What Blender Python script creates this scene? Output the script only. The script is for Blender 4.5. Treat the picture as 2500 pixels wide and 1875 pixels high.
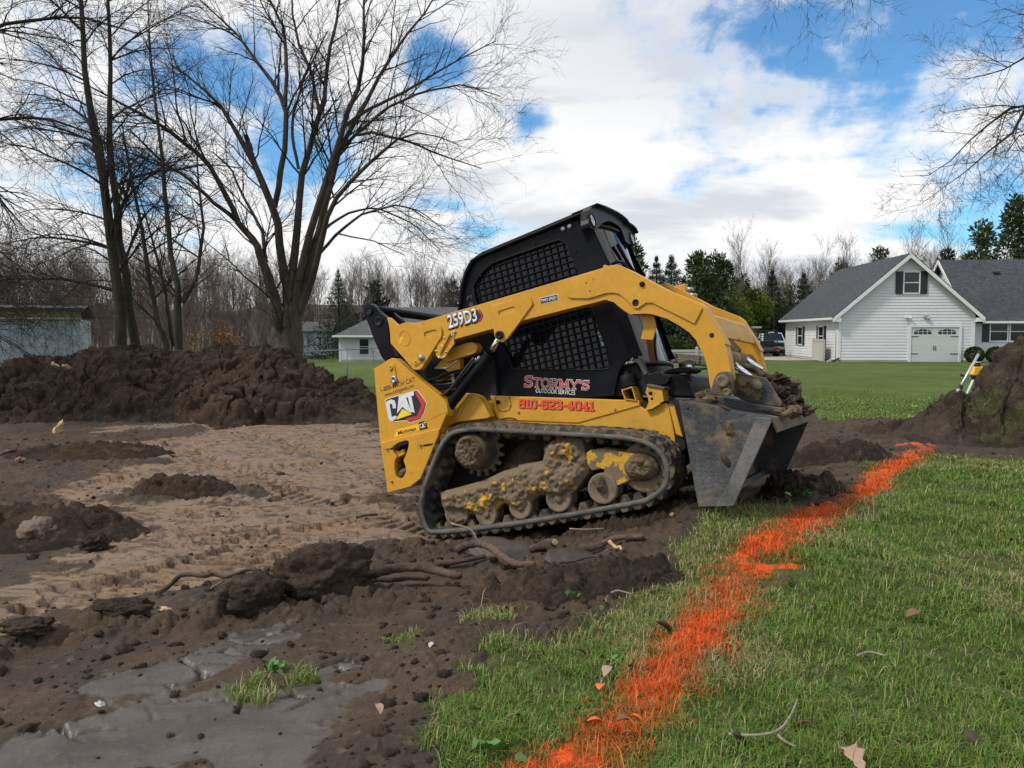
import bpy, bmesh, math, random
import numpy as np
from mathutils import Vector, Matrix, noise as mnoise
from mathutils.geometry import tessellate_polygon
R = math.radians
scene = bpy.context.scene
COL = scene.collection
for o in list(bpy.data.objects): bpy.data.objects.remove(o)

# ------------------------------------------------------------------ camera
cd = bpy.data.cameras.new("camera"); cam = bpy.data.objects.new("camera", cd); COL.objects.link(cam)
cd.sensor_width = 36.0; cd.lens = 28.08; cd.clip_start = 0.05; cd.clip_end = 3000
cam.location = (0, 0, 1.45); cam.rotation_euler = (R(90 - 3.682), 0, 0)
scene.camera = cam

# ------------------------------------------------------------------ sun, sky, exposure
SUN = Vector((-0.80, -0.34, 1.02)).normalized()          # direction towards the sun
sd = bpy.data.lights.new("sun", 'SUN'); sd.energy = 2.5; sd.angle = R(7); sd.color = (1.0, 0.95, 0.87)
so = bpy.data.objects.new("sun", sd); COL.objects.link(so)
so.rotation_euler = (-SUN).to_track_quat('-Z', 'Y').to_euler()
scene.view_settings.view_transform = 'Standard'; scene.view_settings.look = 'None'
scene.view_settings.exposure = 0.15; scene.view_settings.gamma = 1.0
scene.view_settings.use_curve_mapping = False
scene.render.engine = 'CYCLES'
scene.cycles.use_denoising = True
scene.cycles.max_bounces = 6; scene.cycles.diffuse_bounces = 3; scene.cycles.glossy_bounces = 3
scene.cycles.transparent_max_bounces = 8; scene.cycles.transmission_bounces = 4
scene.cycles.use_adaptive_sampling = True; scene.cycles.adaptive_threshold = 0.02

class NT:
    """tiny helper to write node trees"""
    def __init__(s, tree): s.t = tree; s.n = tree.nodes; s.l = tree.links
    def new(s, typ, **kw):
        n = s.n.new(typ)
        for k, v in kw.items(): setattr(n, k, v)
        return n
    def link(s, a, b): s.l.new(a, b)
    def val(s, sock, v):
        if hasattr(v, 'node'): s.l.new(v, sock)
        else: sock.default_value = v
    def math(s, op, a, b=0.0, clamp=False):
        n = s.new('ShaderNodeMath', operation=op, use_clamp=clamp); s.val(n.inputs[0], a); s.val(n.inputs[1], b); return n.outputs[0]
    def vmath(s, op, a, b=(0, 0, 0)):
        n = s.new('ShaderNodeVectorMath', operation=op); s.val(n.inputs[0], a); s.val(n.inputs[1], b)
        return n.outputs['Value'] if op in ('LENGTH', 'DOT_PRODUCT', 'DISTANCE') else n.outputs[0]
    def noise(s, vec, scale, detail=4, rough=0.55, dist=0.0):
        n = s.new('ShaderNodeTexNoise'); 
        if vec is not None: s.link(vec, n.inputs['Vector'])
        s.val(n.inputs['Scale'], scale); n.inputs['Detail'].default_value = detail
        n.inputs['Roughness'].default_value = rough; n.inputs['Distortion'].default_value = dist
        return n.outputs['Fac']
    def ramp(s, x, a, b, lo=0.0, hi=1.0, smooth=True):
        n = s.new('ShaderNodeMapRange', interpolation_type='SMOOTHSTEP' if smooth else 'LINEAR'); s.val(n.inputs['Value'], x)
        n.inputs['From Min'].default_value = a; n.inputs['From Max'].default_value = b
        n.inputs['To Min'].default_value = lo; n.inputs['To Max'].default_value = hi
        return n.outputs['Result']
    def mix(s, fac, a, b):
        n = s.new('ShaderNodeMix', data_type='RGBA'); s.val(n.inputs['Factor'], fac)
        for i, v in ((6, a), (7, b)):
            if isinstance(v, tuple) and len(v) == 3: v = v + (1,)
            s.val(n.inputs[i], v)
        return n.outputs[2]

W = bpy.data.worlds.new("World"); scene.world = W; W.use_nodes = True
w = NT(W.node_tree); w.n.clear()
tc = w.new('ShaderNodeTexCoord'); gen = tc.outputs['Generated']
sky = w.new('ShaderNodeTexSky', sky_type='NISHITA'); sky.sun_disc = False
sky.sun_elevation = math.asin(SUN.z); sky.sun_rotation = math.atan2(SUN.x, SUN.y)
sky.air_density = 1.0; sky.dust_density = 0.3; sky.ozone_density = 2.0
sx = w.new('ShaderNodeSeparateXYZ'); w.link(gen, sx.inputs[0])
zc = w.math('MAXIMUM', sx.outputs[2], 0.0)
den = w.math('ADD', zc, 0.16)
cx = w.new('ShaderNodeCombineXYZ'); w.link(w.math('DIVIDE', sx.outputs[0], den), cx.inputs[0]); w.link(w.math('DIVIDE', sx.outputs[1], den), cx.inputs[1])
plane = cx.outputs[0]                                         # cloud layer seen in perspective
n1 = w.noise(plane, 1.1, 9, 0.58, 0.15)
n2 = w.noise(gen, 9.0, 7, 0.6, 0.2)
holes = [  # centre of an opening in the cloud, size across, size up
 ((-0.346,0.902,0.257), .11, .07), ((-0.271,0.94,0.208), .10, .05), ((-0.43,0.881,0.195), .12, .09), ((0.425,0.852,0.307), .24, .11), ((0.514,0.797,0.318), .16, .12),((0.327,0.897,0.296), .08, .035), ((0.473,0.826,0.306), .16, .10),
 ((0.024,0.968,0.249), .03, .022), ((-0.032,0.992,0.124), .10, .018), ((-0.082,0.985,0.154), .05, .014), ((0.511,0.847,0.144), .08, .05), ((-0.094,0.945,0.314), .03, .04),((0.485,0.868,0.109), .10, .015),
 ((-0.75, 0.45, 0.5), .3, .2), ((0.9, -0.2, 0.5), .4, .3), ((0.1, -0.9, 0.5), .4, .3), ((0.2, 0.2, 0.95), .35, .3)]
n3 = w.noise(plane, 2.6, 8, 0.62, 0.3)
rag = w.math('MULTIPLY', w.math('SUBTRACT', w.math('ADD', w.math('MULTIPLY', n3, .6), w.math('MULTIPLY', n2, .4)), 0.5), 4.0)
hm = None
for c, a, b in holes:
    d = w.vmath('SUBTRACT', gen, c)
    d = w.vmath('MULTIPLY', d, (1 / a, 1 / a, 1 / b))
    r = w.ramp(w.math('ADD', w.vmath('LENGTH', d), rag), 0.0, 1.7, 1.0, 0.0, False)
    hm = r if hm is None else w.math('MAXIMUM', hm, r)
thick = w.math('ADD', w.math('MULTIPLY', n1, 0.75), w.math('MULTIPLY', n2, 0.45))
thick = w.math('SUBTRACT', thick, w.math('MULTIPLY', hm, 0.42))
cover = w.ramp(thick, 0.22, 0.50)
# grey undersides: horizontally stretched bands, stronger low down
st = w.vmath('MULTIPLY', gen, (2.2, 2.2, 8.5))
g1 = w.noise(st, 1.9, 6, 0.55, 0.4)
gx = w.vmath('LENGTH', w.vmath('MULTIPLY', w.vmath('SUBTRACT', gen, (0.204,0.918,0.34)), (1/.30, 1/.30, 1/.11)))
shade = w.math('ADD', w.math('MULTIPLY', w.ramp(g1, 0.47, 0.68), w.ramp(sx.outputs[2], .42, .20)), w.math('MULTIPLY', w.ramp(gx, 0.2, 1.3, 1.0, 0.0), 0.75), clamp=True)
shade = w.math('MULTIPLY', shade, w.ramp(cover, 0.4, 1.0))
ccol = w.mix(shade, (1.0, 1.0, 1.0), (0.68, 0.715, 0.775))
blue = w.vmath('MULTIPLY', sky.outputs[0], (0.074, 0.120, 0.145))
cl = w.vmath('MULTIPLY', ccol, (0.93, 0.93, 0.93))
bgm = w.new('ShaderNodeMix', data_type='RGBA'); w.link(cover, bgm.inputs['Factor']); w.link(blue, bgm.inputs[6]); w.link(cl, bgm.inputs[7])
low = w.ramp(sx.outputs[2], -0.02, 0.0)
fin = w.mix(low, (0.10, 0.095, 0.08), bgm.outputs[2])
bg = w.new('ShaderNodeBackground'); w.link(fin, bg.inputs[0]); bg.inputs[1].default_value = 1.0
wo = w.new('ShaderNodeOutputWorld'); w.link(bg.outputs[0], wo.inputs[0])

# ------------------------------------------------------------------ materials
def material(name, col, rough=0.6, metal=0.0, col2=None, scale=6.0, thr=(0.4, 0.65), dirt=None, dirt_scale=5.0, dirt_thr=(0.55, 0.62),
             dirt_z=None, bump=0.0, bump_scale=40.0, spec=0.5, coords='Object', stretch=None, fine=0.12, attr=None):
    m = bpy.data.materials.new(name); m.use_nodes = True
    t = NT(m.node_tree); p = t.n['Principled BSDF']
    co = t.new('ShaderNodeTexCoord').outputs[coords]
    if stretch: co = t.vmath('MULTIPLY', co, stretch)
    if attr:
        a = t.new('ShaderNodeAttribute', attribute_name=attr); c = a.outputs['Color']
    else:
        c = col + (1,)
    if col2 is not None: c = t.mix(t.ramp(t.noise(co, scale, 6), *thr), c, col2)
    if fine:
        f = t.ramp(t.noise(co, scale * 9 + 13, 3), 0.25, 0.75, 1 - fine, 1 + fine, False)
        c = t.vmath('MULTIPLY', c, f) if hasattr(c, 'node') else t.vmath('MULTIPLY', c[:3], f)
    rg = rough
    if dirt is not None:
        dn = t.noise(co, dirt_scale, 8, 0.62)
        if dirt_z:   # dried splashes, thickest low on the machine
            z = t.new('ShaderNodeSeparateXYZ'); t.link(t.new('ShaderNodeTexCoord').outputs['Object'], z.inputs[0])
            dn = t.math('ADD', dn, t.ramp(z.outputs[2], dirt_z[0], dirt_z[1], dirt_z[2], 0.0))
        df = t.ramp(dn, *dirt_thr)
        c = t.mix(df, c, dirt); rg = t.ramp(df, 0, 1, rough, 0.92)
        mt = t.ramp(df, 0, 1, metal, 0.0); t.val(p.inputs['Metallic'], mt)
    else: p.inputs['Metallic'].default_value = metal
    if isinstance(c, tuple) and len(c) == 3: c = c + (1,)
    t.val(p.inputs['Base Color'], c); t.val(p.inputs['Roughness'], rg); p.inputs['Specular IOR Level'].default_value = spec
    if bump:
        b = t.new('ShaderNodeBump'); b.inputs['Strength'].default_value = bump; b.inputs['Distance'].default_value = 0.02
        t.link(t.noise(co, bump_scale, 6, 0.6), b.inputs['Height']); t.link(b.outputs[0], p.inputs['Normal'])
    return m

MUD = (0.175, 0.132, 0.085)
MUDD = (0.070, 0.050, 0.034)
M = {}
M['yellow'] = material('loader_yellow', (0.58, 0.295, 0.024), 0.42, col2=(0.53, 0.265, 0.022), scale=2.0, dirt=(0.20, 0.14, 0.08), dirt_scale=14, dirt_thr=(0.63, 0.80), fine=0.07, spec=0.4)
M['yellow_low'] = material('loader_yellow_splashed', (0.58, 0.31, 0.032), 0.5, col2=(0.5, 0.27, 0.035), scale=3.0, dirt=(0.17, 0.12, 0.07), dirt_scale=6, dirt_thr=(0.60, 0.72), fine=0.08, spec=0.35)
M['yellow_mud'] = material('mud_over_yellow', (0.52, 0.30, 0.04), 0.6, dirt=MUD, dirt_scale=7.5, dirt_thr=(0.415, 0.45), bump=0.5, bump_scale=60, fine=0.2, spec=0.2)
M['yellow_half'] = material('chipped_yellow_and_mud', (0.55, 0.31, 0.035), 0.55, dirt=MUD, dirt_scale=8.0, dirt_thr=(0.50, 0.54), bump=0.4, bump_scale=50, fine=0.2, spec=0.2)
M['mud'] = material('dried_mud', MUD, 0.95, col2=(0.095, 0.07, 0.045), scale=9, bump=0.9, bump_scale=70, fine=0.3, spec=0.1)
M['mud_dark'] = material('damp_mud', MUDD, 0.9, col2=(0.035, 0.026, 0.018), scale=8, bump=0.9, bump_scale=60, fine=0.3, spec=0.15)
M['black'] = material('black_paint', (0.006, 0.007, 0.010), 0.33, col2=(0.010, 0.011, 0.014), scale=4, dirt=(0.03, 0.026, 0.022), dirt_scale=5, dirt_thr=(0.62, 0.9), fine=0.1, spec=0.10)
M['black_dusty'] = material('dusty_black', (0.008, 0.009, 0.011), 0.5, col2=(0.018, 0.018, 0.020), scale=5, dirt=(0.07, 0.055, 0.04), dirt_scale=4, dirt_thr=(0.58, 0.85), fine=0.12, spec=.14)
M['dark'] = material('recess_shade', (0.006, 0.006, 0.007), 0.8, fine=0.2)  # near-black colour holds the shade of holes and recesses
M['rubber'] = material('track_rubber', (0.045, 0.044, 0.040), 0.85, col2=(0.028, 0.028, 0.027), scale=8, dirt=(0.135, 0.103, 0.070), dirt_scale=7, dirt_thr=(0.42, 0.56), bump=0.7, bump_scale=60, fine=0.2, spec=0.3)
M['rubber_face'] = material('worn_track_edge', (0.125, 0.123, 0.112), 0.75, col2=(0.075, 0.074, 0.068), scale=10, dirt=(0.14, 0.11, 0.075), dirt_scale=6, dirt_thr=(0.50, 0.68), bump=0.3, bump_scale=70, fine=0.2, spec=0.3)
M['steel'] = material('worn_bucket_steel', (0.100, 0.101, 0.102), 0.55, metal=0.25, col2=(0.045, 0.048, 0.055), scale=3.2, thr=(0.40, 0.60), dirt=(0.17, 0.13, 0.08), dirt_scale=6.5, dirt_thr=(0.50, 0.70), bump=0.35, bump_scale=45, fine=0.35, spec=0.4)
M['steel_light'] = material('scraped_steel', (0.16, 0.16, 0.158), 0.55, metal=0.3, col2=(0.085, 0.086, 0.088), scale=4, thr=(0.45, 0.68), dirt=(0.18, 0.13, 0.08), dirt_scale=6, dirt_thr=(0.56, 0.74), bump=0.15, bump_scale=60, fine=0.2, spec=0.4)
M['steel_dark'] = material('muddy_shaded_steel', (0.020, 0.022, 0.026), 0.55, col2=(0.04, 0.04, 0.042), scale=4, dirt=(0.15, 0.10, 0.055), dirt_scale=4.5, dirt_thr=(0.50, 0.60), bump=0.3, bump_scale=50, fine=0.25)  # mud over a dark base that also paints the shade inside the bucket
M['steel_mud'] = material('mud_caked_steel', (0.05, 0.05, 0.05), 0.6, dirt=(0.13, 0.098, 0.062), dirt_scale=6, dirt_thr=(0.40, 0.52), bump=0.5, bump_scale=60, fine=0.25)
M['roller'] = material('muddy_roller', (0.15, 0.125, 0.088), 0.8, col2=(0.09, 0.075, 0.055), scale=7, dirt=(0.175, 0.130, 0.082), dirt_scale=9, dirt_thr=(0.40, 0.55), bump=0.3, fine=0.2)
M['chrome'] = material('chrome_rod', (0.75, 0.76, 0.78), 0.12, metal=1.0, fine=0.03)
M['bolt'] = material('zinc_bolt', (0.34, 0.34, 0.35), 0.4, metal=0.7, fine=0.1)
M['glass'] = material('cab_glass', (0.004, 0.005, 0.008), 0.06, spec=0.35, fine=0.0)
M['lamp_glass'] = material('lamp_lens', (0.55, 0.55, 0.52), 0.15, metal=0.6, col2=(0.16, 0.16, 0.16), scale=45, fine=0.1)
M['white_decal'] = material('white_decal', (0.78, 0.79, 0.80), 0.4, fine=0.06)
M['silver_decal'] = material('silver_decal', (0.62, 0.64, 0.66), 0.4, col2=(0.74, 0.75, 0.76), scale=3, fine=0.06)
M['black_decal'] = material('black_decal', (0.016, 0.016, 0.018), 0.45, fine=0.2)
M['red_decal'] = material('red_decal', (0.55, 0.035, 0.030), 0.4, col2=(0.42, 0.03, 0.03), scale=6, fine=0.08)
M['phone_red'] = material('phone_red', (0.70, 0.07, 0.03), 0.45, fine=0.06)
M['rust_red'] = material('lettering_red', (0.50, 0.055, 0.035), 0.45, fine=0.08)
M['logo_yellow'] = material('logo_yellow', (0.80, 0.62, 0.04), 0.4, col2=(0.70, 0.5, 0.03), scale=8, fine=0.06)
M['sticker_yellow'] = material('sticker_yellow', (0.85, 0.46, 0.02), 0.35, fine=0.04)
M['mint'] = material('pale_green_tag', (0.32, 0.56, 0.46), 0.5, fine=0.05)
M['hose'] = material('hydraulic_hose', (0.012, 0.012, 0.012), 0.5, dirt=(0.06, 0.045, 0.03), dirt_scale=7, dirt_thr=(0.55, 0.75))

# ------------------------------------------------------------------ mesh helpers
def link_mesh(name, me, mat=None, parent=None, smooth=False):
    o = bpy.data.objects.new(name, me); COL.objects.link(o)
    if mat is not None: me.materials.append(mat)
    if parent is not None: o.parent = parent
    if smooth and len(me.polygons): me.polygons.foreach_set('use_smooth', np.ones(len(me.polygons), dtype=bool))
    return o
def np_mesh(name, verts, faces, mat=None, parent=None, smooth=False, attrs=None):
    """verts (n,3), faces (m,k) or list of such arrays"""
    me = bpy.data.meshes.new(name)
    fl = faces if isinstance(faces, list) else [faces]
    fl = [np.asarray(f, dtype=np.int32) for f in fl if len(f)]
    me.vertices.add(len(verts)); me.vertices.foreach_set('co', np.asarray(verts, dtype=np.float32).ravel())
    li = np.concatenate([f.ravel() for f in fl]); tot = np.concatenate([np.full(len(f), f.shape[1], dtype=np.int32) for f in fl])
    me.loops.add(len(li)); me.loops.foreach_set('vertex_index', li)
    me.polygons.add(len(tot)); st = np.concatenate([[0], np.cumsum(tot)[:-1]]).astype(np.int32)
    me.polygons.foreach_set('loop_start', st)
    try: me.polygons.foreach_set('loop_total', tot)
    except Exception: pass
    if attrs:
        for k, a in attrs.items():
            a = np.asarray(a, dtype=np.float32)
            if a.ndim == 1:
                at = me.attributes.new(k, 'FLOAT', 'POINT'); at.data.foreach_set('value', a)
            else:
                at = me.attributes.new(k, 'FLOAT_COLOR', 'POINT')
                if a.shape[1] == 3: a = np.concatenate([a, np.ones((len(a), 1), np.float32)], 1)
                at.data.foreach_set('color', a.ravel())
    me.update(calc_edges=True); me.validate()
    return link_mesh(name, me, mat, parent, smooth)

def tag(o, label=None, cat=None, group=None, kind=None):
    if label: o['label'] = label
    if cat: o['category'] = cat
    if group: o['group'] = group
    if kind: o['kind'] = kind
    return o
def thing(name, label, cat, loc=(0, 0, 0), rz=0.0, group=None):
    o = bpy.data.objects.new(name, None); COL.objects.link(o); o.empty_display_size = 0.2
    o.location = loc; o.rotation_euler = (0, 0, rz)
    return tag(o, label, cat, group)

class MB:
    """collects shapes and links them as ONE mesh object"""
    def __init__(s): s.v = []; s.f = []; s.sm = []
    def add(s, vs, fs, smooth=False):
        b = len(s.v); s.v += [tuple(v) for v in vs]
        for f in fs: s.f.append([b + i for i in f]); s.sm.append(smooth)
        return s
    def box(s, c, d, rot=None):
        x, y, z = d[0] / 2, d[1] / 2, d[2] / 2
        vs = [Vector((i, j, k)) for i in (-x, x) for j in (-y, y) for k in (-z, z)]
        if rot is not None: vs = [rot @ v for v in vs]
        c = Vector(c)
        return s.add([v + c for v in vs], [(0, 1, 3, 2), (4, 6, 7, 5), (0, 4, 5, 1), (2, 3, 7, 6), (0, 2, 6, 4), (1, 5, 7, 3)])
    def bar(s, a, b, wd, ht, up=(0, 0, 1)):
        a = Vector(a); b = Vector(b); d = b - a; L = d.length; d.normalize(); up = Vector(up)
        x = d; y = up.cross(x)
        if y.length < 1e-4: y = Vector((0, 1, 0)).cross(x)
        y.normalize(); z = x.cross(y); rot = Matrix((x, y, z)).transposed()
        return s.box((a + b) / 2, (L, wd, ht), rot)
    def prism(s, pts, y0, y1, holes=None, smooth=False):
        """outline in (X,Z) extruded along Y"""
        n = len(pts)
        if not holes:
            vs = [(p[0], y0, p[1]) for p in pts] + [(p[0], y1, p[1]) for p in pts]
            fs = [list(range(n)), list(range(2 * n - 1, n - 1, -1))] + [(i, i + n, (i + 1) % n + n, (i + 1) % n) for i in range(n)]
            return s.add(vs, fs, smooth)
        loops = [list(pts)] + [list(h) for h in holes]
        flat = [p for l in loops for p in l]; m = len(flat)
        tris = tessellate_polygon([[Vector((p[0], p[1], 0)) for p in l] for l in loops])
        vs = [(p[0], y0, p[1]) for p in flat] + [(p[0], y1, p[1]) for p in flat]
        fs = [tuple(t) for t in tris] + [tuple(i + m for i in reversed(t)) for t in tris]
        b = 0
        for l in loops:
            k = len(l); fs += [(b + i, b + i + m, b + (i + 1) % k + m, b + (i + 1) % k) for i in range(k)]; b += k
        return s.add(vs, fs, smooth)
    def xprism(s, pts, x0, x1):
        """outline in (Y,Z) extruded along X"""
        n = len(pts); vs = [(x0, p[0], p[1]) for p in pts] + [(x1, p[0], p[1]) for p in pts]
        return s.add(vs, [list(range(n)), list(range(2 * n - 1, n - 1, -1))] + [(i, i + n, (i + 1) % n + n, (i + 1) % n) for i in range(n)])
    def zprism(s, pts, z0, z1):
        n = len(pts); vs = [(p[0], p[1], z0) for p in pts] + [(p[0], p[1], z1) for p in pts]
        return s.add(vs, [list(range(n)), list(range(2 * n - 1, n - 1, -1))] + [(i, i + n, (i + 1) % n + n, (i + 1) % n) for i in range(n)])
    def cyl(s, a, b, r, r2=None, n=20, caps=True):
        a = Vector(a); b = Vector(b); d = (b - a).normalized(); r2 = r if r2 is None else r2
        x = d.orthogonal().normalized(); y = d.cross(x)
        vs = []
        for i in range(n):
            t = 2 * math.pi * i / n; u = x * math.cos(t) + y * math.sin(t); vs += [a + u * r, b + u * r2]
        s.add(vs, [(2 * i, 2 * ((i + 1) % n), 2 * ((i + 1) % n) + 1, 2 * i + 1) for i in range(n)], True)
        if caps:
            k = len(s.v) - 2 * n
            s.f.append([k + 2 * i for i in range(n)]); s.sm.append(False); s.f.append([k + 2 * i + 1 for i in reversed(range(n))]); s.sm.append(False)
        return s
    def lathe(s, c, axis, prof, n=28):
        """prof: list of (distance along axis, radius)"""
        c = Vector(c); d = Vector(axis).normalized(); x = d.orthogonal().normalized(); y = d.cross(x)
        vs = []
        for (h, r) in prof:
            for i in range(n):
                t = 2 * math.pi * i / n; vs.append(c + d * h + (x * math.cos(t) + y * math.sin(t)) * r)
        fs = [(j * n + i, j * n + (i + 1) % n, (j + 1) * n + (i + 1) % n, (j + 1) * n + i) for j in range(len(prof) - 1) for i in range(n)]
        return s.add(vs, fs, True)
    def tube(s, pts, r, n=8):
        pts = [Vector(p) for p in pts]; k = len(pts); rs = r if isinstance(r, (list, tuple)) else [r] * k
        vs = []; px_ = None
        for i, p in enumerate(pts):
            d = (pts[min(i + 1, k - 1)] - pts[max(i - 1, 0)]).normalized()
            x = d.orthogonal().normalized() if px_ is None else (px_ - d * px_.dot(d)).normalized()
            px_ = x; y = d.cross(x)
            for j in range(n):
                t = 2 * math.pi * j / n; vs.append(p + (x * math.cos(t) + y * math.sin(t)) * rs[i])
        fs = [(i * n + j, i * n + (j + 1) % n, (i + 1) * n + (j + 1) % n, (i + 1) * n + j) for i in range(k - 1) for j in range(n)]
        s.add(vs, fs, True); b = len(s.v) - k * n
        s.f.append([b + j for j in reversed(range(n))]); s.sm.append(False); s.f.append([b + (k - 1) * n + j for j in range(n)]); s.sm.append(False)
        return s
    def build(s, name, mat, parent=None, bevel=0.0, fix=True):
        me = bpy.data.meshes.new(name); me.from_pydata(s.v, [], s.f); me.update()
        if fix:
            bm = bmesh.new(); bm.from_mesh(me)
            for f, q in zip(bm.faces, s.sm): f.smooth = q
            bmesh.ops.recalc_face_normals(bm, faces=bm.faces); bm.to_mesh(me); bm.free()
        o = link_mesh(name, me, mat, parent)
        if bevel:
            b = o.modifiers.new('bevel', 'BEVEL'); b.width = bevel; b.segments = 2; b.limit_method = 'ANGLE'; b.angle_limit = R(40)
        return o

def smooth_poly(pts, k=3, closed=True):
    """Catmull-Rom through the points"""
    P = np.array(pts, float); n = len(P); out = []
    for i in range(n if closed else n - 1):
        if closed: a, b, c, d = P[(i - 1) % n], P[i], P[(i + 1) % n], P[(i + 2) % n]
        else: a, b, c, d = P[max(i - 1, 0)], P[i], P[i + 1], P[min(i + 2, n - 1)]
        for j in range(k):
            t = j / k
            out.append(0.5 * ((2 * b) + (-a + c) * t + (2 * a - 5 * b + 4 * c - d) * t * t + (-a + 3 * b - 3 * c + d) * t ** 3))
    if not closed: out.append(P[-1])
    return [tuple(q) for q in out]

# ------------------------------------------------------------------ numpy noise
def _hash(ix, iy, seed):
    h = (ix.astype(np.int64) * 374761393 + iy.astype(np.int64) * 668265263 + seed * 982451653) & 0xffffffff
    h = ((h ^ (h >> 13)) * 1274126177) & 0xffffffff
    h = ((h ^ (h >> 16)) * 2246822519) & 0xffffffff
    return ((h ^ (h >> 15)) & 0xffffff) / float(0xffffff)
def vnoise(x, y, seed=0):
    ix = np.floor(x); iy = np.floor(y); fx = x - ix; fy = y - iy
    u = fx * fx * fx * (fx * (fx * 6 - 15) + 10); v = fy * fy * fy * (fy * (fy * 6 - 15) + 10)
    a = _hash(ix, iy, seed); b = _hash(ix + 1, iy, seed); c = _hash(ix, iy + 1, seed); d = _hash(ix + 1, iy + 1, seed)
    return (a + (b - a) * u) * (1 - v) + (c + (d - c) * u) * v
def fbm(x, y, oct=5, seed=0, gain=0.5, lac=2.03):
    s = 0; a = 1.0; t = 0
    for i in range(oct):
        s = s + a * vnoise(x, y, seed + i * 17); t += a; a *= gain; x = x * lac + 5.3; y = y * lac + 1.7
    return s / t
def worley(x, y, seed=0):
    ix = np.floor(x); iy = np.floor(y); best = np.full(x.shape, 9.0); sec = np.full(x.shape, 9.0); cid = np.zeros(x.shape)
    for dx in (-1, 0, 1):
        for dy in (-1, 0, 1):
            cx_ = ix + dx; cy_ = iy + dy
            px_ = cx_ + _hash(cx_, cy_, seed); py_ = cy_ + _hash(cx_, cy_, seed + 7)
            d = (x - px_) ** 2 + (y - py_) ** 2
            m = d < best; sec = np.where(m, best, np.minimum(sec, d)); cid = np.where(m, _hash(cx_, cy_, seed + 13), cid); best = np.where(m, d, best)
    return np.sqrt(best), np.sqrt(sec), cid
def clods(x, y, seed=0):
    """broken lumps: flat faced cells tilted at random, split by crevices"""
    x = x + .22 * (fbm(x * 1.7, y * 1.7, 3, seed + 31) - .5); y = y + .22 * (fbm(x * 1.7, y * 1.7, 3, seed + 32) - .5)
    ix = np.floor(x); iy = np.floor(y); best = np.full(x.shape, 9.0); sec = best.copy(); hx = np.zeros(x.shape); hy = hx.copy(); cid = hx.copy(); tx = hx.copy(); ty = hx.copy()
    for dx in (-1, 0, 1):
        for dy in (-1, 0, 1):
            cx_ = ix + dx; cy_ = iy + dy; qx = x - cx_ - _hash(cx_, cy_, seed); qy = y - cy_ - _hash(cx_, cy_, seed + 7); d = qx * qx + qy * qy
            m = d < best; sec = np.where(m, best, np.minimum(sec, d)); best = np.where(m, d, best); hx = np.where(m, qx, hx); hy = np.where(m, qy, hy)
            cid = np.where(m, _hash(cx_, cy_, seed + 13), cid); tx = np.where(m, _hash(cx_, cy_, seed + 17) - .5, tx); ty = np.where(m, _hash(cx_, cy_, seed + 19) - .5, ty)
    e = np.sqrt(sec) - np.sqrt(best); t = np.clip(e / .30, 0, 1); t = t * (2 - t)
    return np.clip((cid * .85 + .15) * t * (1 + 1.5 * (tx * hx + ty * hy)), 0, 1.5)
def sstep(x, a, b):
    t = np.clip((x - a) / (b - a), 0, 1); return t * t * (3 - 2 * t)
def inpoly(x, y, poly):
    r = np.zeros(x.shape, bool); n = len(poly)
    for i in range(n):
        x1, y1 = poly[i][:2]; x2, y2 = poly[(i + 1) % n][:2]
        if y1 == y2: continue
        c = ((y1 > y) != (y2 > y)) & (x < (x2 - x1) * (y - y1) / (y2 - y1) + x1); r ^= c
    return r
def polydist(x, y, poly, closed=True):
    d = np.full(x.shape, 1e9); n = len(poly)
    for i in range(n if closed else n - 1):
        ax, ay = poly[i][:2]; bx, by = poly[(i + 1) % n][:2]; vx, vy = bx - ax, by - ay; L = vx * vx + vy * vy + 1e-12
        t = np.clip(((x - ax) * vx + (y - ay) * vy) / L, 0, 1); d = np.minimum(d, (x - ax - t * vx) ** 2 + (y - ay - t * vy) ** 2)
    return np.sqrt(d)

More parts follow.
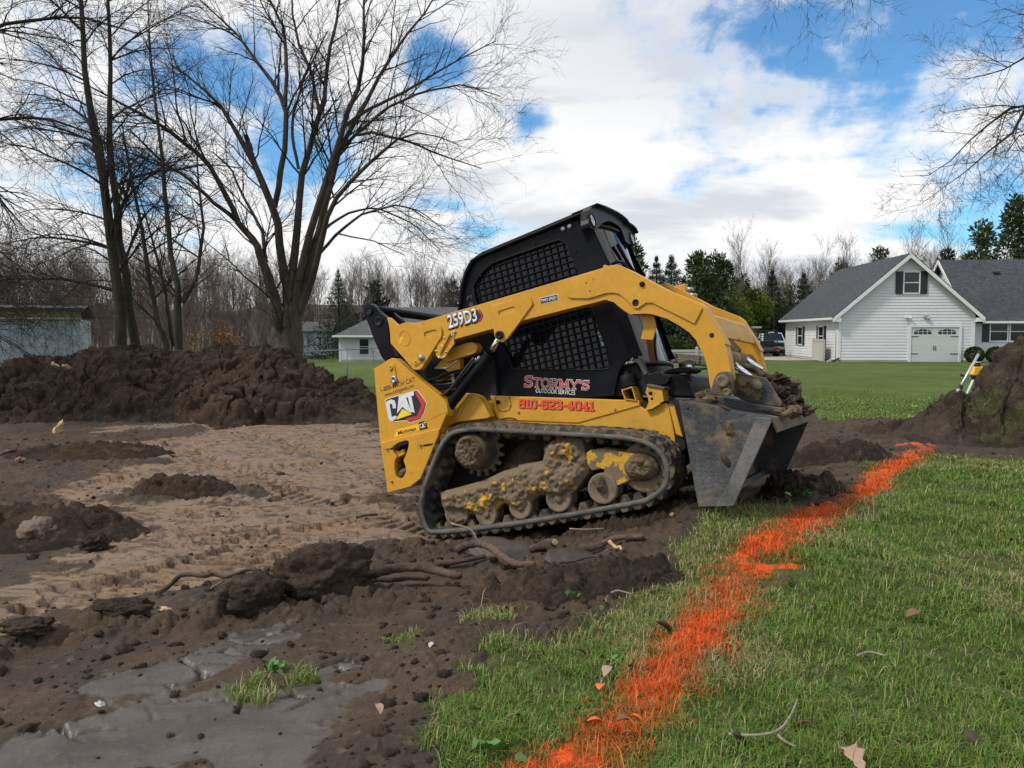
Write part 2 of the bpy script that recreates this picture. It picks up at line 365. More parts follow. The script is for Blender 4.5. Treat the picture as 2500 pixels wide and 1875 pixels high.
# ------------------------------------------------------------------ terrain
CTRL = np.array([
 # lawn in front and to the right
 (0.377,2.142,0.27), (1.147,2.142,0.27), (1.404,2.142,0.27), (1.022,2.899,0.28), (1.971,3.188,0.26),
 (1.302,4.063,0.3), (2.491,4.74,0.25), (1.205,4.84,0.34), (1.559,4.884,0.33), (2.368,5.579,0.27),
 (4.124,7.895,0.2), (4.867,7.612,0.2), (3.331,5.185,0.23),
 # far lawn
 (6.092,13.176,0.06), (4.382,15.244,0.02), (12.416,30.823,-0.22), (23.829,45.97,-0.32), (16.012,46.489,-0.34), (28.894,45.97,-0.32),
 # upper scraped slab, near left
 (-1.4,2.324,0.17), (-0.837,2.306,0.18), (-0.3,2.215,0.23), (-1.343,2.798,0.15), (-0.693,2.868,0.17), (-0.192,3.048,0.22),
 (-0.641,3.54,0.15), (0.333,3.919,0.2), (0.521,4.558,0.16), (0.789,4.565,0.24), (-0.016,4.618,0.06), (-1.898,3.176,0.11), (-1.44,3.71,0.11),
 # dug floor
 (-2.628,4.015,0), (-2.249,4.729,-0.03), (-1.751,5.886,-0.04), (-1.009,6.715,-0.05), (-0.488,5.685,-0.04), (-5.014,7.742,-0.05), (-3.794,9.195,-0.06),
 (-2.688,11.35,-0.08), (-6.131,13.054,-0.08), (-2.618,14.692,-0.1), (0.3, 5.4, 0.0), (0.7, 5.2, 0.10), (0.9, 5.4, .1), (0.4, 6.4, -.03), (1.4, 6.2, .08), (1.6, 4.9, .28), (2.4, 6.2, .2), (-.9, 6.8, -.08), (1.5,7.4,.1), (1.15, 4.7, .37), (1.45, 4.6, .37),
 # strip behind the bucket, left lawn falling away
 (4.055,10.014,0.1), (5.077,10.315,0.12), (-4.822,23.312,-0.22), (-8.87,39.611,-0.42), (-10.548,57.569,-0.8),
 (-14, 22, -.3), (-25, 25, -.35), (-8, 17, -.15), (-12, 10, -.02), (-10, 4, .05), (12, 5, .25), (12, 12, .2), (20, 20, .0), (-6, 26, -.35), (8, 26, -.1), (0, 0, .25), (3, -2, .27), (-3, 1, .2), (0, -8, .25),
 (-30, 80, -1.55), (-12, 80, -1.6), (-60, 80, -1.6), (0, 70, -.9), (16, 62, -.36), (30, 62, -.35), (50, 60, -.3), (-60, 160, -1.6), (0, 160, -1.2), (80, 160, -.3), (200, 100, 0), (-200, 60, -1.2), (0, -60, .3)])
def zbase(x, y):
    x = np.asarray(x, float); y = np.asarray(y, float)
    num = np.zeros(x.shape); den = np.zeros(x.shape)
    for cx_, cy_, cz in CTRL:
        s = 0.10 * math.hypot(cx_, cy_) + 0.12
        wgt = 1.0 / (((x - cx_) ** 2 + (y - cy_) ** 2) / (s * s) + 0.35) ** 2
        num += wgt * cz; den += wgt
    return num / den
LAWN = [(-0.282,2.08,0.28),(-0.238,2.198,0.28),(-0.201,2.392,0.28),(-0.165,2.622,0.28),(-0.13,2.877,0.28),(-0.038,3.06,0.28),(0.174,3.124,0.28),(0.334,3.15,0.28),(0.462,3.41,0.28),(0.566,3.703,0.28),(0.789,4.007,0.28),(0.942,4.223,0.28),(0.949,4.495,0.28),(1.096,4.733,0.28),(1.259,4.998,0.28),(1.62,5.169,0.28),(1.887,5.237,0.28),(2.19,5.38,0.28),(2.713,6.229,0.28),(3.223,7.124,0.28),(3.609,7.735,0.28),(4.238,8.214,0.28),(4.504,7.92,0.28),(4.958,7.675,0.28)]
LAWN = [p[:2] for p in LAWN] + [(30, 10), (30, -30), (-6, -30), (-1.6, 0.5)]
LINE = [p[:2] for p in [(-0.018,1.871,0.28),(0.117,2.08,0.28),(0.291,2.277,0.28),(0.447,2.552,0.28),(0.595,2.814,0.28),(0.75,3.134,0.28),(0.948,3.534,0.28),(1.155,3.887,0.28),(1.516,4.414,0.28),(2.018,5.102,0.28),(2.539,5.825,0.28),(2.932,6.431,0.28),(3.269,6.999,0.28),(3.858,7.735,0.28),(4.304,8.248,0.28)]]
BLOBS = [p[:2] + (rr,) for p, rr in (((1.215,3.859,0.3), .2), ((1.359,3.883,0.3), .13), ((2.895,6.389,0.25), .28), ((0.541,2.814,0.28), .16), ((0.284,2.333,0.28), .15), ((4.362,8.598,0.2), .3), ((0.12,2.124,0.28), .16))]
WET = [[p[:2] for p in q] for q in (
 [(-1.558,2.411,0.17),(-1.449,2.599,0.17),(-1.355,2.687,0.17),(-1.142,2.779,0.17),(-1.041,2.858,0.17),(-0.724,2.832,0.2),(-0.427,2.894,0.2),(-0.531,2.733,0.2),(-0.576,2.555,0.2),(-0.635,2.413,0.2),(-0.718,2.313,0.2),(-0.72,2.208,0.2),(-1.541,2.261,0.17)],
 [(-1.495,2.881,0.16),(-1.373,2.987,0.16),(-1.359,3.222,0.15),(-1.203,3.466,0.15),(-0.99,3.466,0.15),(-0.953,3.3,0.15),(-1.087,3.124,0.16),(-1.252,3.009,0.16),(-1.378,2.84,0.16)],
 [(-0.784,2.894,0.2),(-0.586,3.027,0.2),(-0.54,3.086,0.2),(-0.587,2.937,0.2),(-0.739,2.821,0.2)], [(0.333,4.784,0.15),(0.438,4.726,0.15),(0.448,4.506,0.15),(0.343,4.306,0.15),(0.294,4.429,0.15)], [(-0.178,5.211,0.06),(-0.015,5.311,0.06),(0.125,4.962,0.06),(0.049,4.763,0.06),(-0.094,4.875,0.06)])]
SAND = [p[:2] for p in [(-2.912,3.488,0),(-2.429,3.704,0),(-2.253,3.981,0),(-1.905,4.264,0),(-1.641,4.589,0),(-1.337,4.866,0),(-0.933,5.175,-0.03),(-0.273,5.401,-0.03),(-0.693,6.715,-0.05),(-1.122,9.317,-0.08),(-2.381,14.296,-0.1),(-4.159,14.111,-0.08),(-5.411,13.74,-0.08),(-6.725,12.735,-0.08),(-4.332,9.195,-0.06),(-4.301,7.296,-0.05),(-2.866,5.497,-0.04),(-3.023,4.633,0),(-3.638,4.38,0)]]
DARK = [p[:2] + (rr,) for p, rr in (((-3.379,5.712,-0.03), .6), ((-3.211,5.017,-0.03), .5), ((-3.106,7.403,-0.05), .55), ((-5.222,9.653,-0.05), .75), ((-5.314,8.522,-0.05), .9), ((-5.387,11.905,-0.05), .7), ((-2.47,7.192,-0.05), .3), ((-1.279,7.131,-0.05), .25))]
EDGE = [p[:2] for p in [(-2.232,3.172,0.1),(-2.179,3.32,0.1),(-1.999,3.454,0.1),(-1.937,3.497,0.1),(-1.723,3.569,0.1),(-1.593,3.599,0.1),(-1.352,3.767,0.12),(-1.065,3.734,0.12),(-0.753,3.906,0.12)]]
RUTS = [[p[:2] for p in q] for q in (
 [(-1.96,5.497,-0.04),(-1.414,5.925,-0.05),(-0.935,6.218,-0.05),(-0.505,5.886,-0.04),(-0.352,5.647,-0.03)], [(-6.061,12.143,-0.08),(-4.736,10.734,-0.06),(-3.301,8.876,-0.06),(-2.227,7.512,-0.05),(-1.481,6.898,-0.05),(-1.008,6.218,-0.05)],
 [(-2.557,4.302,0),(-2.192,4.608,-0.02),(-1.866,5.23,-0.03),(-1.578,5.886,-0.04)], [(-4.99,13.054,-0.08),(-3.212,10.876,-0.08),(-1.884,9.317,-0.08),(-1.001,7.562,-0.06)], [(-2.689,3.762,0),(-2.348,4.153,0),(-1.975,4.608,-0.02),(-1.583,4.917,-0.03),(-1.112,5.46,-0.03)], [(-4.357,6.715,-0.05),(-4.028,8.039,-0.06),(-3.041,8.876,-0.06),(-1.494,8.935,-0.07)])]
def far_bound(x):
    return np.interp(x, [-30, -4, -3, -1, 0.5, 3, 5, 30], [21, 20, 17.8, 15.5, 14.4, 12.7, 12.5, 12.5])
def masks(x, y):
    """cover masks of the ground: turf, sand, wet slab, paint, roughness"""
    n = fbm(x * 3.1, y * 3.1, 4, 5) - 0.5; nf = fbm(x * 14, y * 14, 3, 9) - 0.5
    near = inpoly(x, y, LAWN); dl = polydist(x, y, LAWN)
    sd_ = np.where(near, dl, -dl) + n * 0.38 + nf * 0.22
    fb = y - far_bound(x) + n * 1.2 + nf * 0.4
    back = np.clip(fb / 0.6 + .5, 0, 1); back = np.where(inpoly(x, y, LAWN), 0, back)
    turf = np.maximum(np.clip(sd_ / 0.10 + .5, 0, 1), back)
    # stray patches of turf in the mud
    for (qx, qy, rr) in ((-0.92, 2.85, 0.09), (-0.8, 2.89, 0.08), (-0.92, 2.73, 0.08), (-0.48, 3.3, 0.1), (-0.1, 3.52, 0.12)):
        turf = np.maximum(turf, np.clip((rr - np.hypot(x - qx, (y - qy)) + nf * .22) / .05, 0, 1) * .8)
    wet = np.zeros(x.shape)
    for q in WET:
        d = polydist(x, y, q); ins = np.where(inpoly(x, y, q), d, -d)
        wet = np.maximum(wet, sstep(ins + .09 + n * .34 + nf * .16, -.02, .10))
    d = polydist(x, y, SAND); ins = np.where(inpoly(x, y, SAND), d, -d)
    streak = fbm(x * 1.3 + y * .4, y * 4.2 - x * 1.2, 5, 31) - .5
    sand = sstep(ins + n * .5 + streak * 1.3, -.02, .28)
    for (qx, qy, rr) in DARK:
        sand = sand * (1 - sstep(rr - np.hypot(x - qx, (y - qy) * .8) + n * .9 + nf * .4, -.05, .2))
    dln = polydist(x, y, LINE, False)
    pw = 0.185 + 0.06 * (vnoise(x * 1.7, y * 1.7, 77) - .3)
    paint = np.clip((pw - dln + nf * .16) / .15, 0, 1) * np.clip(0.15 + 1.5 * (vnoise(x * 2.6, y * 2.6, 3)), .55, 1)
    for (qx, qy, rr) in BLOBS:
        paint = np.maximum(paint, np.clip((rr * .9 - np.hypot(x - qx, (y - qy) * 1.2) + nf * .2) / .14, 0, 1))
    return turf, sand, wet, paint
def height(x, y, full=False):
    turf, sand, wet, paint = masks(x, y)
    z = zbase(x, y)
    r = np.hypot(x, y); fade = np.clip(1 - (r - 14) / 16, 0, 1)
    soil = (1 - turf) * fade
    flat = np.maximum(sand * .95, wet)
    bars = np.zeros(x.shape)
    for q in RUTS:
        sacc = 0.0
        for i in range(len(q) - 1):
            ax, ay = q[i]; bx, by = q[i + 1]; L = math.hypot(bx - ax, by - ay); ux, uy = (bx - ax) / L, (by - ay) / L
            s_ = (x - ax) * ux + (y - ay) * uy; d_ = -(x - ax) * uy + (y - ay) * ux
            inb = (s_ > -.02) & (s_ < L + .02) & (np.abs(d_) < .20)
            wv = .5 + .5 * np.sin((s_ + sacc + .35 * d_) * 2 * math.pi / .125)
            bars = np.where(inb, -.012 - .034 * sstep(wv, .45, .75), bars); sacc += L
    bars = bars * (.25 + .75 * sstep(vnoise(x * 1.6, y * 1.6, 23), .2, .4)) * 1.35
    lane = (bars < -.001) * sstep(np.clip(sand + .25, 0, 1), .2, .6); sand = np.maximum(sand, lane * .9)
    flat = np.maximum(flat, lane)
    big = (fbm(x * 1.1, y * 1.1, 4, 40) - .5) * .10
    ded = polydist(x, y, EDGE, False); ridge = sstep(.30 - ded + (fbm(x * 4, y * 4, 3, 8) - .5) * .3, 0, .22)
    xx = x + .05 * fbm(x * 6, y * 6, 2, 2); yy = y + .05 * fbm(x * 6, y * 6, 2, 3)
    lump = clods(xx * 4.6, yy * 4.6, 1) * .75
    g1, g2, cid2 = worley(xx * 14, yy * 14, 21); lump2 = clods(xx * 11, yy * 11, 21) * .6
    h1, h2, cid3 = worley(xx * 34, yy * 34, 22); lump3 = clods(xx * 26, yy * 26, 22) * .6
    rough = np.clip(1 - flat, .03, 1)
    calm = sstep(4.6 - y - .35 * x, 0, .5) * sstep(-x + .1, 0, .5) * (1 - ridge)
    rough = rough * (1 - .72 * calm)
    gap = vnoise(x * 2.1, y * 2.1, 61)
    zz = big * (1 - .6 * flat) + rough * (lump * .048 * sstep(gap, .35, .6) + lump2 * .040 + lump3 * .020) + (fbm(x * 22, y * 22, 4, 50) - .5) * .035 * np.clip(rough, .10, 1)
    zz = zz + ridge * (.018 + lump * .022 + lump2 * .025)
    # scattered crumbs on the smooth floor
    crumbs = np.where(cid2 > .80, np.clip(.42 - g1, 0, 1), 0) * .11 + np.where(cid3 > .72, np.clip(.42 - h1, 0, 1), 0) * .045
    crumbs = crumbs * (1 - .8 * lane)
    zz = zz + flat * crumbs * sstep(fbm(x * 2.6, y * 2.6, 3, 91), .42, .6) * (1 - .75 * wet)
    # drying cracks in the wet slabs
    c1, c2, _ = worley(x * 4.2 + 1.0 * fbm(x * 4, y * 4, 3, 14), y * 6.0 + 1.0 * fbm(x * 4, y * 4, 3, 15), 33)
    crack = (1 - sstep(c2 - c1, .02, .13)) * sstep(fbm(x * 1.9, y * 2.6, 3, 19), .38, .50)
    zz = zz - wet * crack * .034
    # layered ledges: the floor was scraped in thin sheets
    led = fbm(x * .9 + y * .5, y * 3.3 - x * .9, 3, 71) * 6
    fl_ = led - np.floor(led); ledge = (1 - lane) * sand * np.clip(1 - np.abs(fl_ - .06) / .10, 0, 1) * sstep(vnoise(x * 1.9 + 3, y * 1.9, 37), .3, .6)
    zz = zz + sand * (1 - lane) * (fl_ * .024) + (1 - lane) * ledge * (vnoise(x * 30, y * 30, 6) - .2) * .03
    zz = zz + bars * (1 - turf) * np.clip(sand + .25, 0, 1)
    z = z + soil * zz
    z = z + turf * (fbm(x * 2.2, y * 2.2, 3, 60) - .5) * .05 * np.clip(1 - (r - 30) / 30, 0.2, 1) + turf * fade * (fbm(x * 17, y * 17, 3, 62) - .5) * .03
    if full: return z, turf, sand, wet, paint, crumbs * flat + rough * lump2 + ledge * .22 * vnoise(x * 9, y * 9, 66), crack * wet  # ledge edges darkened: shade line and darker soil put into the colour
    return z
def zat(x, y): return float(height(np.array([float(x)]), np.array([float(y)]))[0])
def zflat(x, y): return float(zbase(np.array([float(x)]), np.array([float(y)]))[0])

th = np.concatenate([np.arange(-180, -52, 4.0), np.arange(-52, -40, 0.25), np.arange(-40, 40.001, 0.125), np.arange(40.25, 56.1, 0.25), np.arange(60, 180, 4.0)])
rr = [0.3, .7, 1.1, 1.5]
while rr[-1] < 75: rr.append(rr[-1] * 1.0042 + (.0 if rr[-1] < 30 else .05))
while rr[-1] < 1500: rr.append(rr[-1] * 1.12)
rr = np.array(rr)
TH, RR = np.meshgrid(np.radians(th), rr)
gx_ = (RR * np.sin(TH)).ravel(); gy_ = (RR * np.cos(TH)).ravel()
gz_, turf_, sand_, wet_, paint_, lum_, crk_ = height(gx_, gy_, True)
nr, nt = len(rr), len(th)
I = np.arange(nr * nt).reshape(nr, nt); J = np.roll(I, -1, axis=1)
q = np.stack([I[:-1], J[:-1], J[1:], I[1:]], -1).reshape(-1, 4)
ctr = np.array([[0, 0, zflat(0, 0)]]); vs = np.concatenate([np.stack([gx_, gy_, gz_], 1), ctr])
tri = np.stack([np.full(nt, nr * nt), J[0], I[0]], 1)
ex = lambda a: np.concatenate([a, [0.0]])

mg = bpy.data.materials.new('ground'); mg.use_nodes = True
t = NT(mg.node_tree); p = t.n['Principled BSDF']; pos = t.new('ShaderNodeNewGeometry').outputs['Position']
A = lambda k: t.new('ShaderNodeAttribute', attribute_name=k).outputs['Fac']
na = t.noise(pos, 2.3, 8, 0.6); nb = t.noise(pos, 19, 6, 0.65); nc = t.noise(pos, 75, 5, 0.6)
dark = t.mix(t.ramp(na, .38, .62), (0.031, 0.021, 0.013), (0.062, 0.039, 0.023))
dark = t.mix(t.ramp(nb, .52, .72), dark, (0.094, 0.062, 0.039))
sandc = t.mix(t.ramp(t.noise(pos, 1.3, 6, .6, .6), .42, .60), (0.195, 0.140, 0.100), (0.205, 0.132, 0.076))
sandc = t.mix(t.ramp(t.vmath('MULTIPLY', pos, (1, 1, 1)) and t.noise(t.vmath('MULTIPLY', pos, (2.2, 6.5, 3)), 2.4, 7, .65, .5), .47, .60), sandc, (0.082, 0.054, 0.034))
wetc = t.mix(t.ramp(t.noise(t.vmath('MULTIPLY', pos, (1, 1.6, 1)), 3.2, 7, .65, .4), .38, .66), (0.080, 0.068, 0.058), (0.048, 0.038, 0.030))
c = t.mix(t.ramp(t.math('ADD', A('sand'), t.math('MULTIPLY', t.math('SUBTRACT', nb, .5), 1.1)), .15, .75), dark, sandc)
c = t.mix(t.ramp(t.math('ADD', A('wet'), t.math('MULTIPLY', t.math('SUBTRACT', nb, .5), .9)), .2, .8), c, wetc)
c = t.mix(t.ramp(A('lump'), .05, .20, 0, .75), c, dark)
c = t.mix(t.ramp(A('crack'), .15, .6, 0, .9), c, (0.030, 0.022, 0.016))
c = t.vmath('MULTIPLY', c, t.ramp(nc, .25, .75, .72, 1.28, False))
lawn = t.mix(t.ramp(t.noise(pos, .55, 5, .6), .40, .62), (0.070, 0.100, 0.028), (0.100, 0.126, 0.040))
lawn = t.mix(t.ramp(t.noise(t.vmath('MULTIPLY', pos, (.7, 1.6, 1)), 1.6, 7, .7), .52, .72, 0, .6), lawn, (0.20, 0.20, 0.080))
lawn = t.mix(t.ramp(t.noise(pos, .16, 4, .6), .45, .62, 0, .55), lawn, (0.052, 0.094, 0.018))
lawn = t.mix(t.ramp(t.noise(pos, 9, 6, .7), .50, .64, 0, .5), lawn, (0.060, 0.098, 0.022))
sz = t.new('ShaderNodeSeparateXYZ'); t.link(pos, sz.inputs[0])
thatch = t.mix(t.ramp(nb, .4, .65), (0.048, 0.068, 0.018), (0.088, 0.092, 0.036))
lawn = t.mix(t.ramp(sz.outputs[1], 7, 14), thatch, lawn)
c = t.mix(t.ramp(A('turf'), .35, .6), c, lawn)
c = t.mix(t.math('MULTIPLY', t.ramp(A('paint'), .3, .8, 0, .8), t.ramp(nb, .35, .55)), c, (0.75, 0.10, 0.02))
t.link(c, p.inputs['Base Color'])
rgh = t.ramp(A('wet'), .3, .7, t.ramp(t.noise(pos, 1.1, 4), .4, .6, .62, .95) if False else .88, .33)
rgh = t.math('ADD', rgh, t.math('MULTIPLY', t.math('SUBTRACT', na, .4), .5)); t.link(rgh, p.inputs['Roughness'])
t.link(t.ramp(A('turf'), .3, .6, .45, .06), p.inputs['Specular IOR Level'])
b = t.new('ShaderNodeBump'); b.inputs['Strength'].default_value = .7; b.inputs['Distance'].default_value = .025
hh = t.math('ADD', t.math('MULTIPLY', nb, .7), t.math('MULTIPLY', nc, .5)); hh = t.math('MULTIPLY', hh, t.ramp(A('wet'), .3, .7, 1, .25)); t.link(hh, b.inputs['Height']); t.link(b.outputs[0], p.inputs['Normal'])
M['ground'] = mg
ground = np_mesh('ground', vs, [q, tri], mg, None, True, dict(turf=ex(turf_), sand=ex(sand_), wet=ex(wet_), paint=ex(paint_), lump=ex(lum_), crack=ex(crk_)))
tag(ground, kind='structure')

# ------------------------------------------------------------------ grass blades (uncountable)
def blade_material(name):
    m = bpy.data.materials.new(name); m.use_nodes = True; t = NT(m.node_tree); p = t.n['Principled BSDF']
    a = t.new('ShaderNodeAttribute', attribute_name='tint'); t.link(a.outputs['Color'], p.inputs['Base Color'])
    p.inputs['Roughness'].default_value = .6; p.inputs['Specular IOR Level'].default_value = .3
    tr = t.new('ShaderNodeBsdfTranslucent'); t.link(a.outputs['Color'], tr.inputs[0]); mx = t.new('ShaderNodeMixShader'); mx.inputs[0].default_value = .25
    t.link(p.outputs[0], mx.inputs[1]); t.link(tr.outputs[0], mx.inputs[2]); t.link(mx.outputs[0], t.n['Material Output'].inputs[0])
    return m
M['blade'] = blade_material('grass_blade')
rng = np.random.default_rng(4)
def blades(n, rmin, rmax, amax, hmin, hmax, wmin, wmax, power, fade=(90, 99), straw_k=1.0):
    u = rng.random(n); r = (rmin ** (2 - power) + u * (rmax ** (2 - power) - rmin ** (2 - power))) ** (1 / (2 - power))
    a = np.radians(rng.uniform(-amax, amax, n)); x = r * np.sin(a); y = r * np.cos(a)
    z, tf, sd, wt, pt, _, _ = height(x, y, True)
    clump = fbm(x * 4.5, y * 4.5, 3, 88); bare = fbm(x * 2.4, y * 2.4, 4, 89)
    k = (rng.random(n) < tf * (.35 + 1.1 * sstep(clump, .3, .6)) * (1 - .85 * sstep(bare, .60, .70)) * (1 - sstep(r, *fade)))
    x, y, z, pt, r, clump = x[k], y[k], z[k], pt[k], r[k], clump[k]; n = len(x)
    s = np.clip(r / 3.2, .8, 5)
    h = rng.uniform(hmin, hmax, n) * (.55 + .9 * clump) * np.clip(1 + (s - 1) * .08, 1, 1.6); wd = rng.uniform(wmin, wmax, n) * (.5 + .5 * s)
    az = rng.uniform(0, 2 * np.pi, n); lean = rng.uniform(.2, 1.35, n) * h
    dx, dy = np.cos(az), np.sin(az); px_, py_ = -dy, dx
    b = np.stack([x, y, z - .004], 1); side = np.stack([px_, py_, np.zeros(n)], 1) * wd[:, None] / 2; d = np.stack([dx, dy, np.zeros(n)], 1)
    mid = b + d * (lean * .35)[:, None]; mid[:, 2] += h * .62
    tip = b + d * lean[:, None]; tip[:, 2] += h * np.clip(1.08 - .35 * lean / h, .5, 1)
    v = np.stack([b - side, b + side, mid - side * .8, mid + side * .8, tip], 1).reshape(-1, 3)
    i = np.arange(n) * 5
    q = np.stack([i, i + 1, i + 3, i + 2], 1); tr = np.stack([i + 2, i + 3, i + 4], 1)
    g = np.array([.104, .195, .030]) * rng.uniform(.55, 1.5, (n, 1)); g[:, 0] *= rng.uniform(.8, 1.5, n)
    straw = np.array([.40, .34, .17]) * rng.uniform(.55, 1.25, (n, 1))
    ps = straw_k * (.10 + .42 * sstep(fbm(x * 1.3, y * 1.3, 4, 55), .45, .68))
    c = np.where((rng.random(n) < ps)[:, None], straw, g)
    org = np.array([.80, .115, .022]) * rng.uniform(.6, 1.15, (n, 1)); org[:, 1] *= rng.uniform(.7, 1.7, n)
    po = rng.random(n) < np.clip(pt ** 1.4 * .95, 0, .9)
    c = np.where(po[:, None], org, c)
    half = (~po) & (rng.random(n) < pt * 1.2)
    c = np.where(half[:, None], c * .5 + org * .3, c)
    return v, q, tr, np.repeat(c, 5, 0)
def merge(parts):
    V = []; Q = []; T = []; C = []; o = 0
    for v, q, tr, c in parts: V.append(v); Q.append(q + o); T.append(tr + o); C.append(c); o += len(v)
    return np.concatenate(V), [np.concatenate(Q), np.concatenate(T)], np.concatenate(C)
V, F, C = merge([blades(820000, 1.8, 9.5, 56, .018, .048, .0021, .0040, 1.3), blades(240000, 8, 27, 50, .020, .038, .004, .007, 1.7, (12, 26), .45), blades(11000, 1.8, 8, 54, .06, .11, .002, .0036, 1.3)])
grass = np_mesh('grass', V, F, M['blade'], None, False, dict(tint=C))
tag(grass, 'short patchy green lawn grass with straw blades and orange sprayed blades', 'grass', kind='stuff')

# ------------------------------------------------------------------ compact track loader
LF = [[0.866508, 0.461057, -0.191287], [-0.43614, 0.885698, 0.159128], [0.242789, -0.054458, 0.968549]]; LO = (-0.166,6.476,-0.089)
loader = thing('compact_track_loader', 'yellow and black compact track loader with mud caked tracks, nose raised on its lowered bucket', 'track loader', LO)
loader.rotation_euler = Matrix(LF).to_euler()
def part(name, mb, mat, parent=None, bevel=.004): return mb.build(name, M[mat], parent or loader, bevel)

def lumpy(name, outline, y_face, y_back, mat, parent, step=.011, dome=.03, amp=.03, freq=9, seed=0, rim=.05):
    """plate caked with mud: the outline filled with a fine grid that swells outwards in lumps (face towards -Y)"""
    P = np.array(outline); x0, z0 = P.min(0) - step; x1, z1 = P.max(0) + step
    xs = np.arange(x0, x1 + step, step); zs = np.arange(z0, z1 + step, step); X, Z = np.meshgrid(xs, zs)
    ins = inpoly(X, Z, outline); d = polydist(X, Z, outline); sdv = np.where(ins, d, -d)
    # move vertices just outside onto the outline
    near = (~ins) & (d < step * 1.6); Xs, Zs = X.copy(), Z.copy()
    e = step * .3; gxx = (polydist(X + e, Z, outline) - polydist(X - e, Z, outline)) / (2 * e); gzz = (polydist(X, Z + e, outline) - polydist(X, Z - e, outline)) / (2 * e)
    Xs[near] -= (gxx * d)[near]; Zs[near] -= (gzz * d)[near]
    sdv = np.where(near, 0, sdv); use = ins | near
    k = sstep(np.clip(sdv, 0, None), 0, rim)
    f = fbm(X * freq, Z * freq, 5, seed + 100) - .35; w1, _, cid = worley(X * freq * 2.2, Z * freq * 2.2, seed + 5)
    Y = y_face - k * (dome + amp * 2 * f + amp * .8 * np.clip(.6 - w1, 0, 1) * cid + amp * .9 * (fbm(X * freq * 6, Z * freq * 6, 4, seed + 60) - .5) + amp * .35 * clods(X * freq * 5, Z * freq * 5, seed + 9)) + (1 - k) * (y_back - y_face) * .55
    Y = np.where(sdv <= 0, y_back, Y)
    ids = np.full(X.shape, -1); ids[use] = np.arange(use.sum())
    a, b, c, d4 = ids[:-1, :-1], ids[:-1, 1:], ids[1:, 1:], ids[1:, :-1]
    ok = (a >= 0) & (b >= 0) & (c >= 0) & (d4 >= 0)
    q = np.stack([a[ok], b[ok], c[ok], d4[ok]], 1)
    v = np.stack([Xs[use], Y[use], Zs[use]], 1)
    return np_mesh(name, v, q, M[mat], parent, True)

# --- rubber tracks ---------------------------------------------------------
TRK = smooth_poly([(-0.07,0.036),(-0.109,0.123),(-0.115,0.23),(-0.086,0.322),(-0.018,0.437),(0.076,0.565),(0.169,0.673),(0.238,0.727),(0.305,0.751),(0.384,0.754),(0.533,0.735),(0.832,0.661),(1.3,0.549),(1.563,0.482),(1.694,0.433),(1.77,0.38),(1.821,0.31),(1.838,0.226),(1.828,0.153),(1.797,0.092),(1.739,0.045),(1.663,0.014),(1.59,-0.002),(1.177,-0.012),(0.785,-0.016),(0.475,-0.013),(0.184,-0.001),(0.006,0.015)], 4)
def resample(pts, step):
    P = np.array(list(pts) + [pts[0]]); s = np.concatenate([[0], np.cumsum(np.hypot(*np.diff(P, axis=0).T))]); n = int(s[-1] / step)
    u = np.linspace(0, s[-1], n, endpoint=False); return np.stack([np.interp(u, s, P[:, 0]), np.interp(u, s, P[:, 1])], 1)
TP = resample(TRK, .018); nT = len(TP)
tg = np.roll(TP, -2, 0) - np.roll(TP, 2, 0); tg /= np.linalg.norm(tg, axis=1)[:, None]
cen = TP.mean(0); nrm = np.stack([tg[:, 1], -tg[:, 0]], 1); sgn = np.sign(((TP - cen) * nrm).sum(1).mean()); nrm *= sgn
def track_belt(y0, y1, name, parent):
    """belt with raised lugs outside; cross-section (y, height off the outer line)"""
    th_ = .045
    ys = np.linspace(y0, y1, 15); V = []; ring = []
    k = np.arange(nT)
    for j, yv in enumerate(ys):     # outer surface with lugs
        ph = (k * .018 + .03 * math.sin(j * 1.3)) / .088
        lug = sstep(np.abs((ph % 1) - .5), .16, .26) * .030 - .015
        lug = lug + (fbm(k * .35, np.full(nT, j * .7), 3, 7) - .5) * .010
        V.append(np.stack([TP[:, 0] + nrm[:, 0] * lug, np.full(nT, yv), TP[:, 1] + nrm[:, 1] * lug], 1))
    lugw = sstep(np.abs(((k * .018 / .10) % 1) - .5), .20, .27) * .045
    for yv, f_ in ((y1, 0), (y1 - .04, 0), (y0 + .245, 0), (y0 + .235, 1), (y0 + .20, 1), (y0 + .19, 0), (y0 + .145, 0), (y0 + .135, 1), (y0 + .10, 1), (y0 + .09, 0), (y0, 0)):
        hgt = -th_ - f_ * lugw
        V.append(np.stack([TP[:, 0] + nrm[:, 0] * hgt, np.full(nT, yv), TP[:, 1] + nrm[:, 1] * hgt], 1))
    m = len(V); V = np.concatenate(V); q = []
    for j in range(m):
        a = j * nT + k; b = ((j + 1) % m) * nT + k; q.append(np.stack([a, np.roll(a, -1), np.roll(b, -1), b], 1))
    o = np_mesh(name, V, np.concatenate(q), M['rubber'], parent, True)
    mod = o.modifiers.new('edges', 'EDGE_SPLIT'); mod.split_angle = R(38)
    return o
def edge_band(y, name, parent):
    V = []; 
    for h, yy in ((-.014, y + .002), (-.017, y - .007), (-.040, y - .007), (-.046, y + .002)):
        V.append(np.stack([TP[:, 0] + nrm[:, 0] * h, np.full(nT, yy), TP[:, 1] + nrm[:, 1] * h], 1))
    k = np.arange(nT); q = []
    for j in range(3):
        a = j * nT + k; b = (j + 1) * nT + k; q.append(np.stack([a, np.roll(a, -1), np.roll(b, -1), b], 1))
    return np_mesh(name, np.concatenate(V), np.concatenate(q), M['rubber_face'], parent, False)
def undercarriage(y0, y1):
    belt = track_belt(y0, y1, 'rubber_track', loader)
    edge_band(y0, 'track_edge', belt)
    return belt
near_track = undercarriage(-.84, -.52)
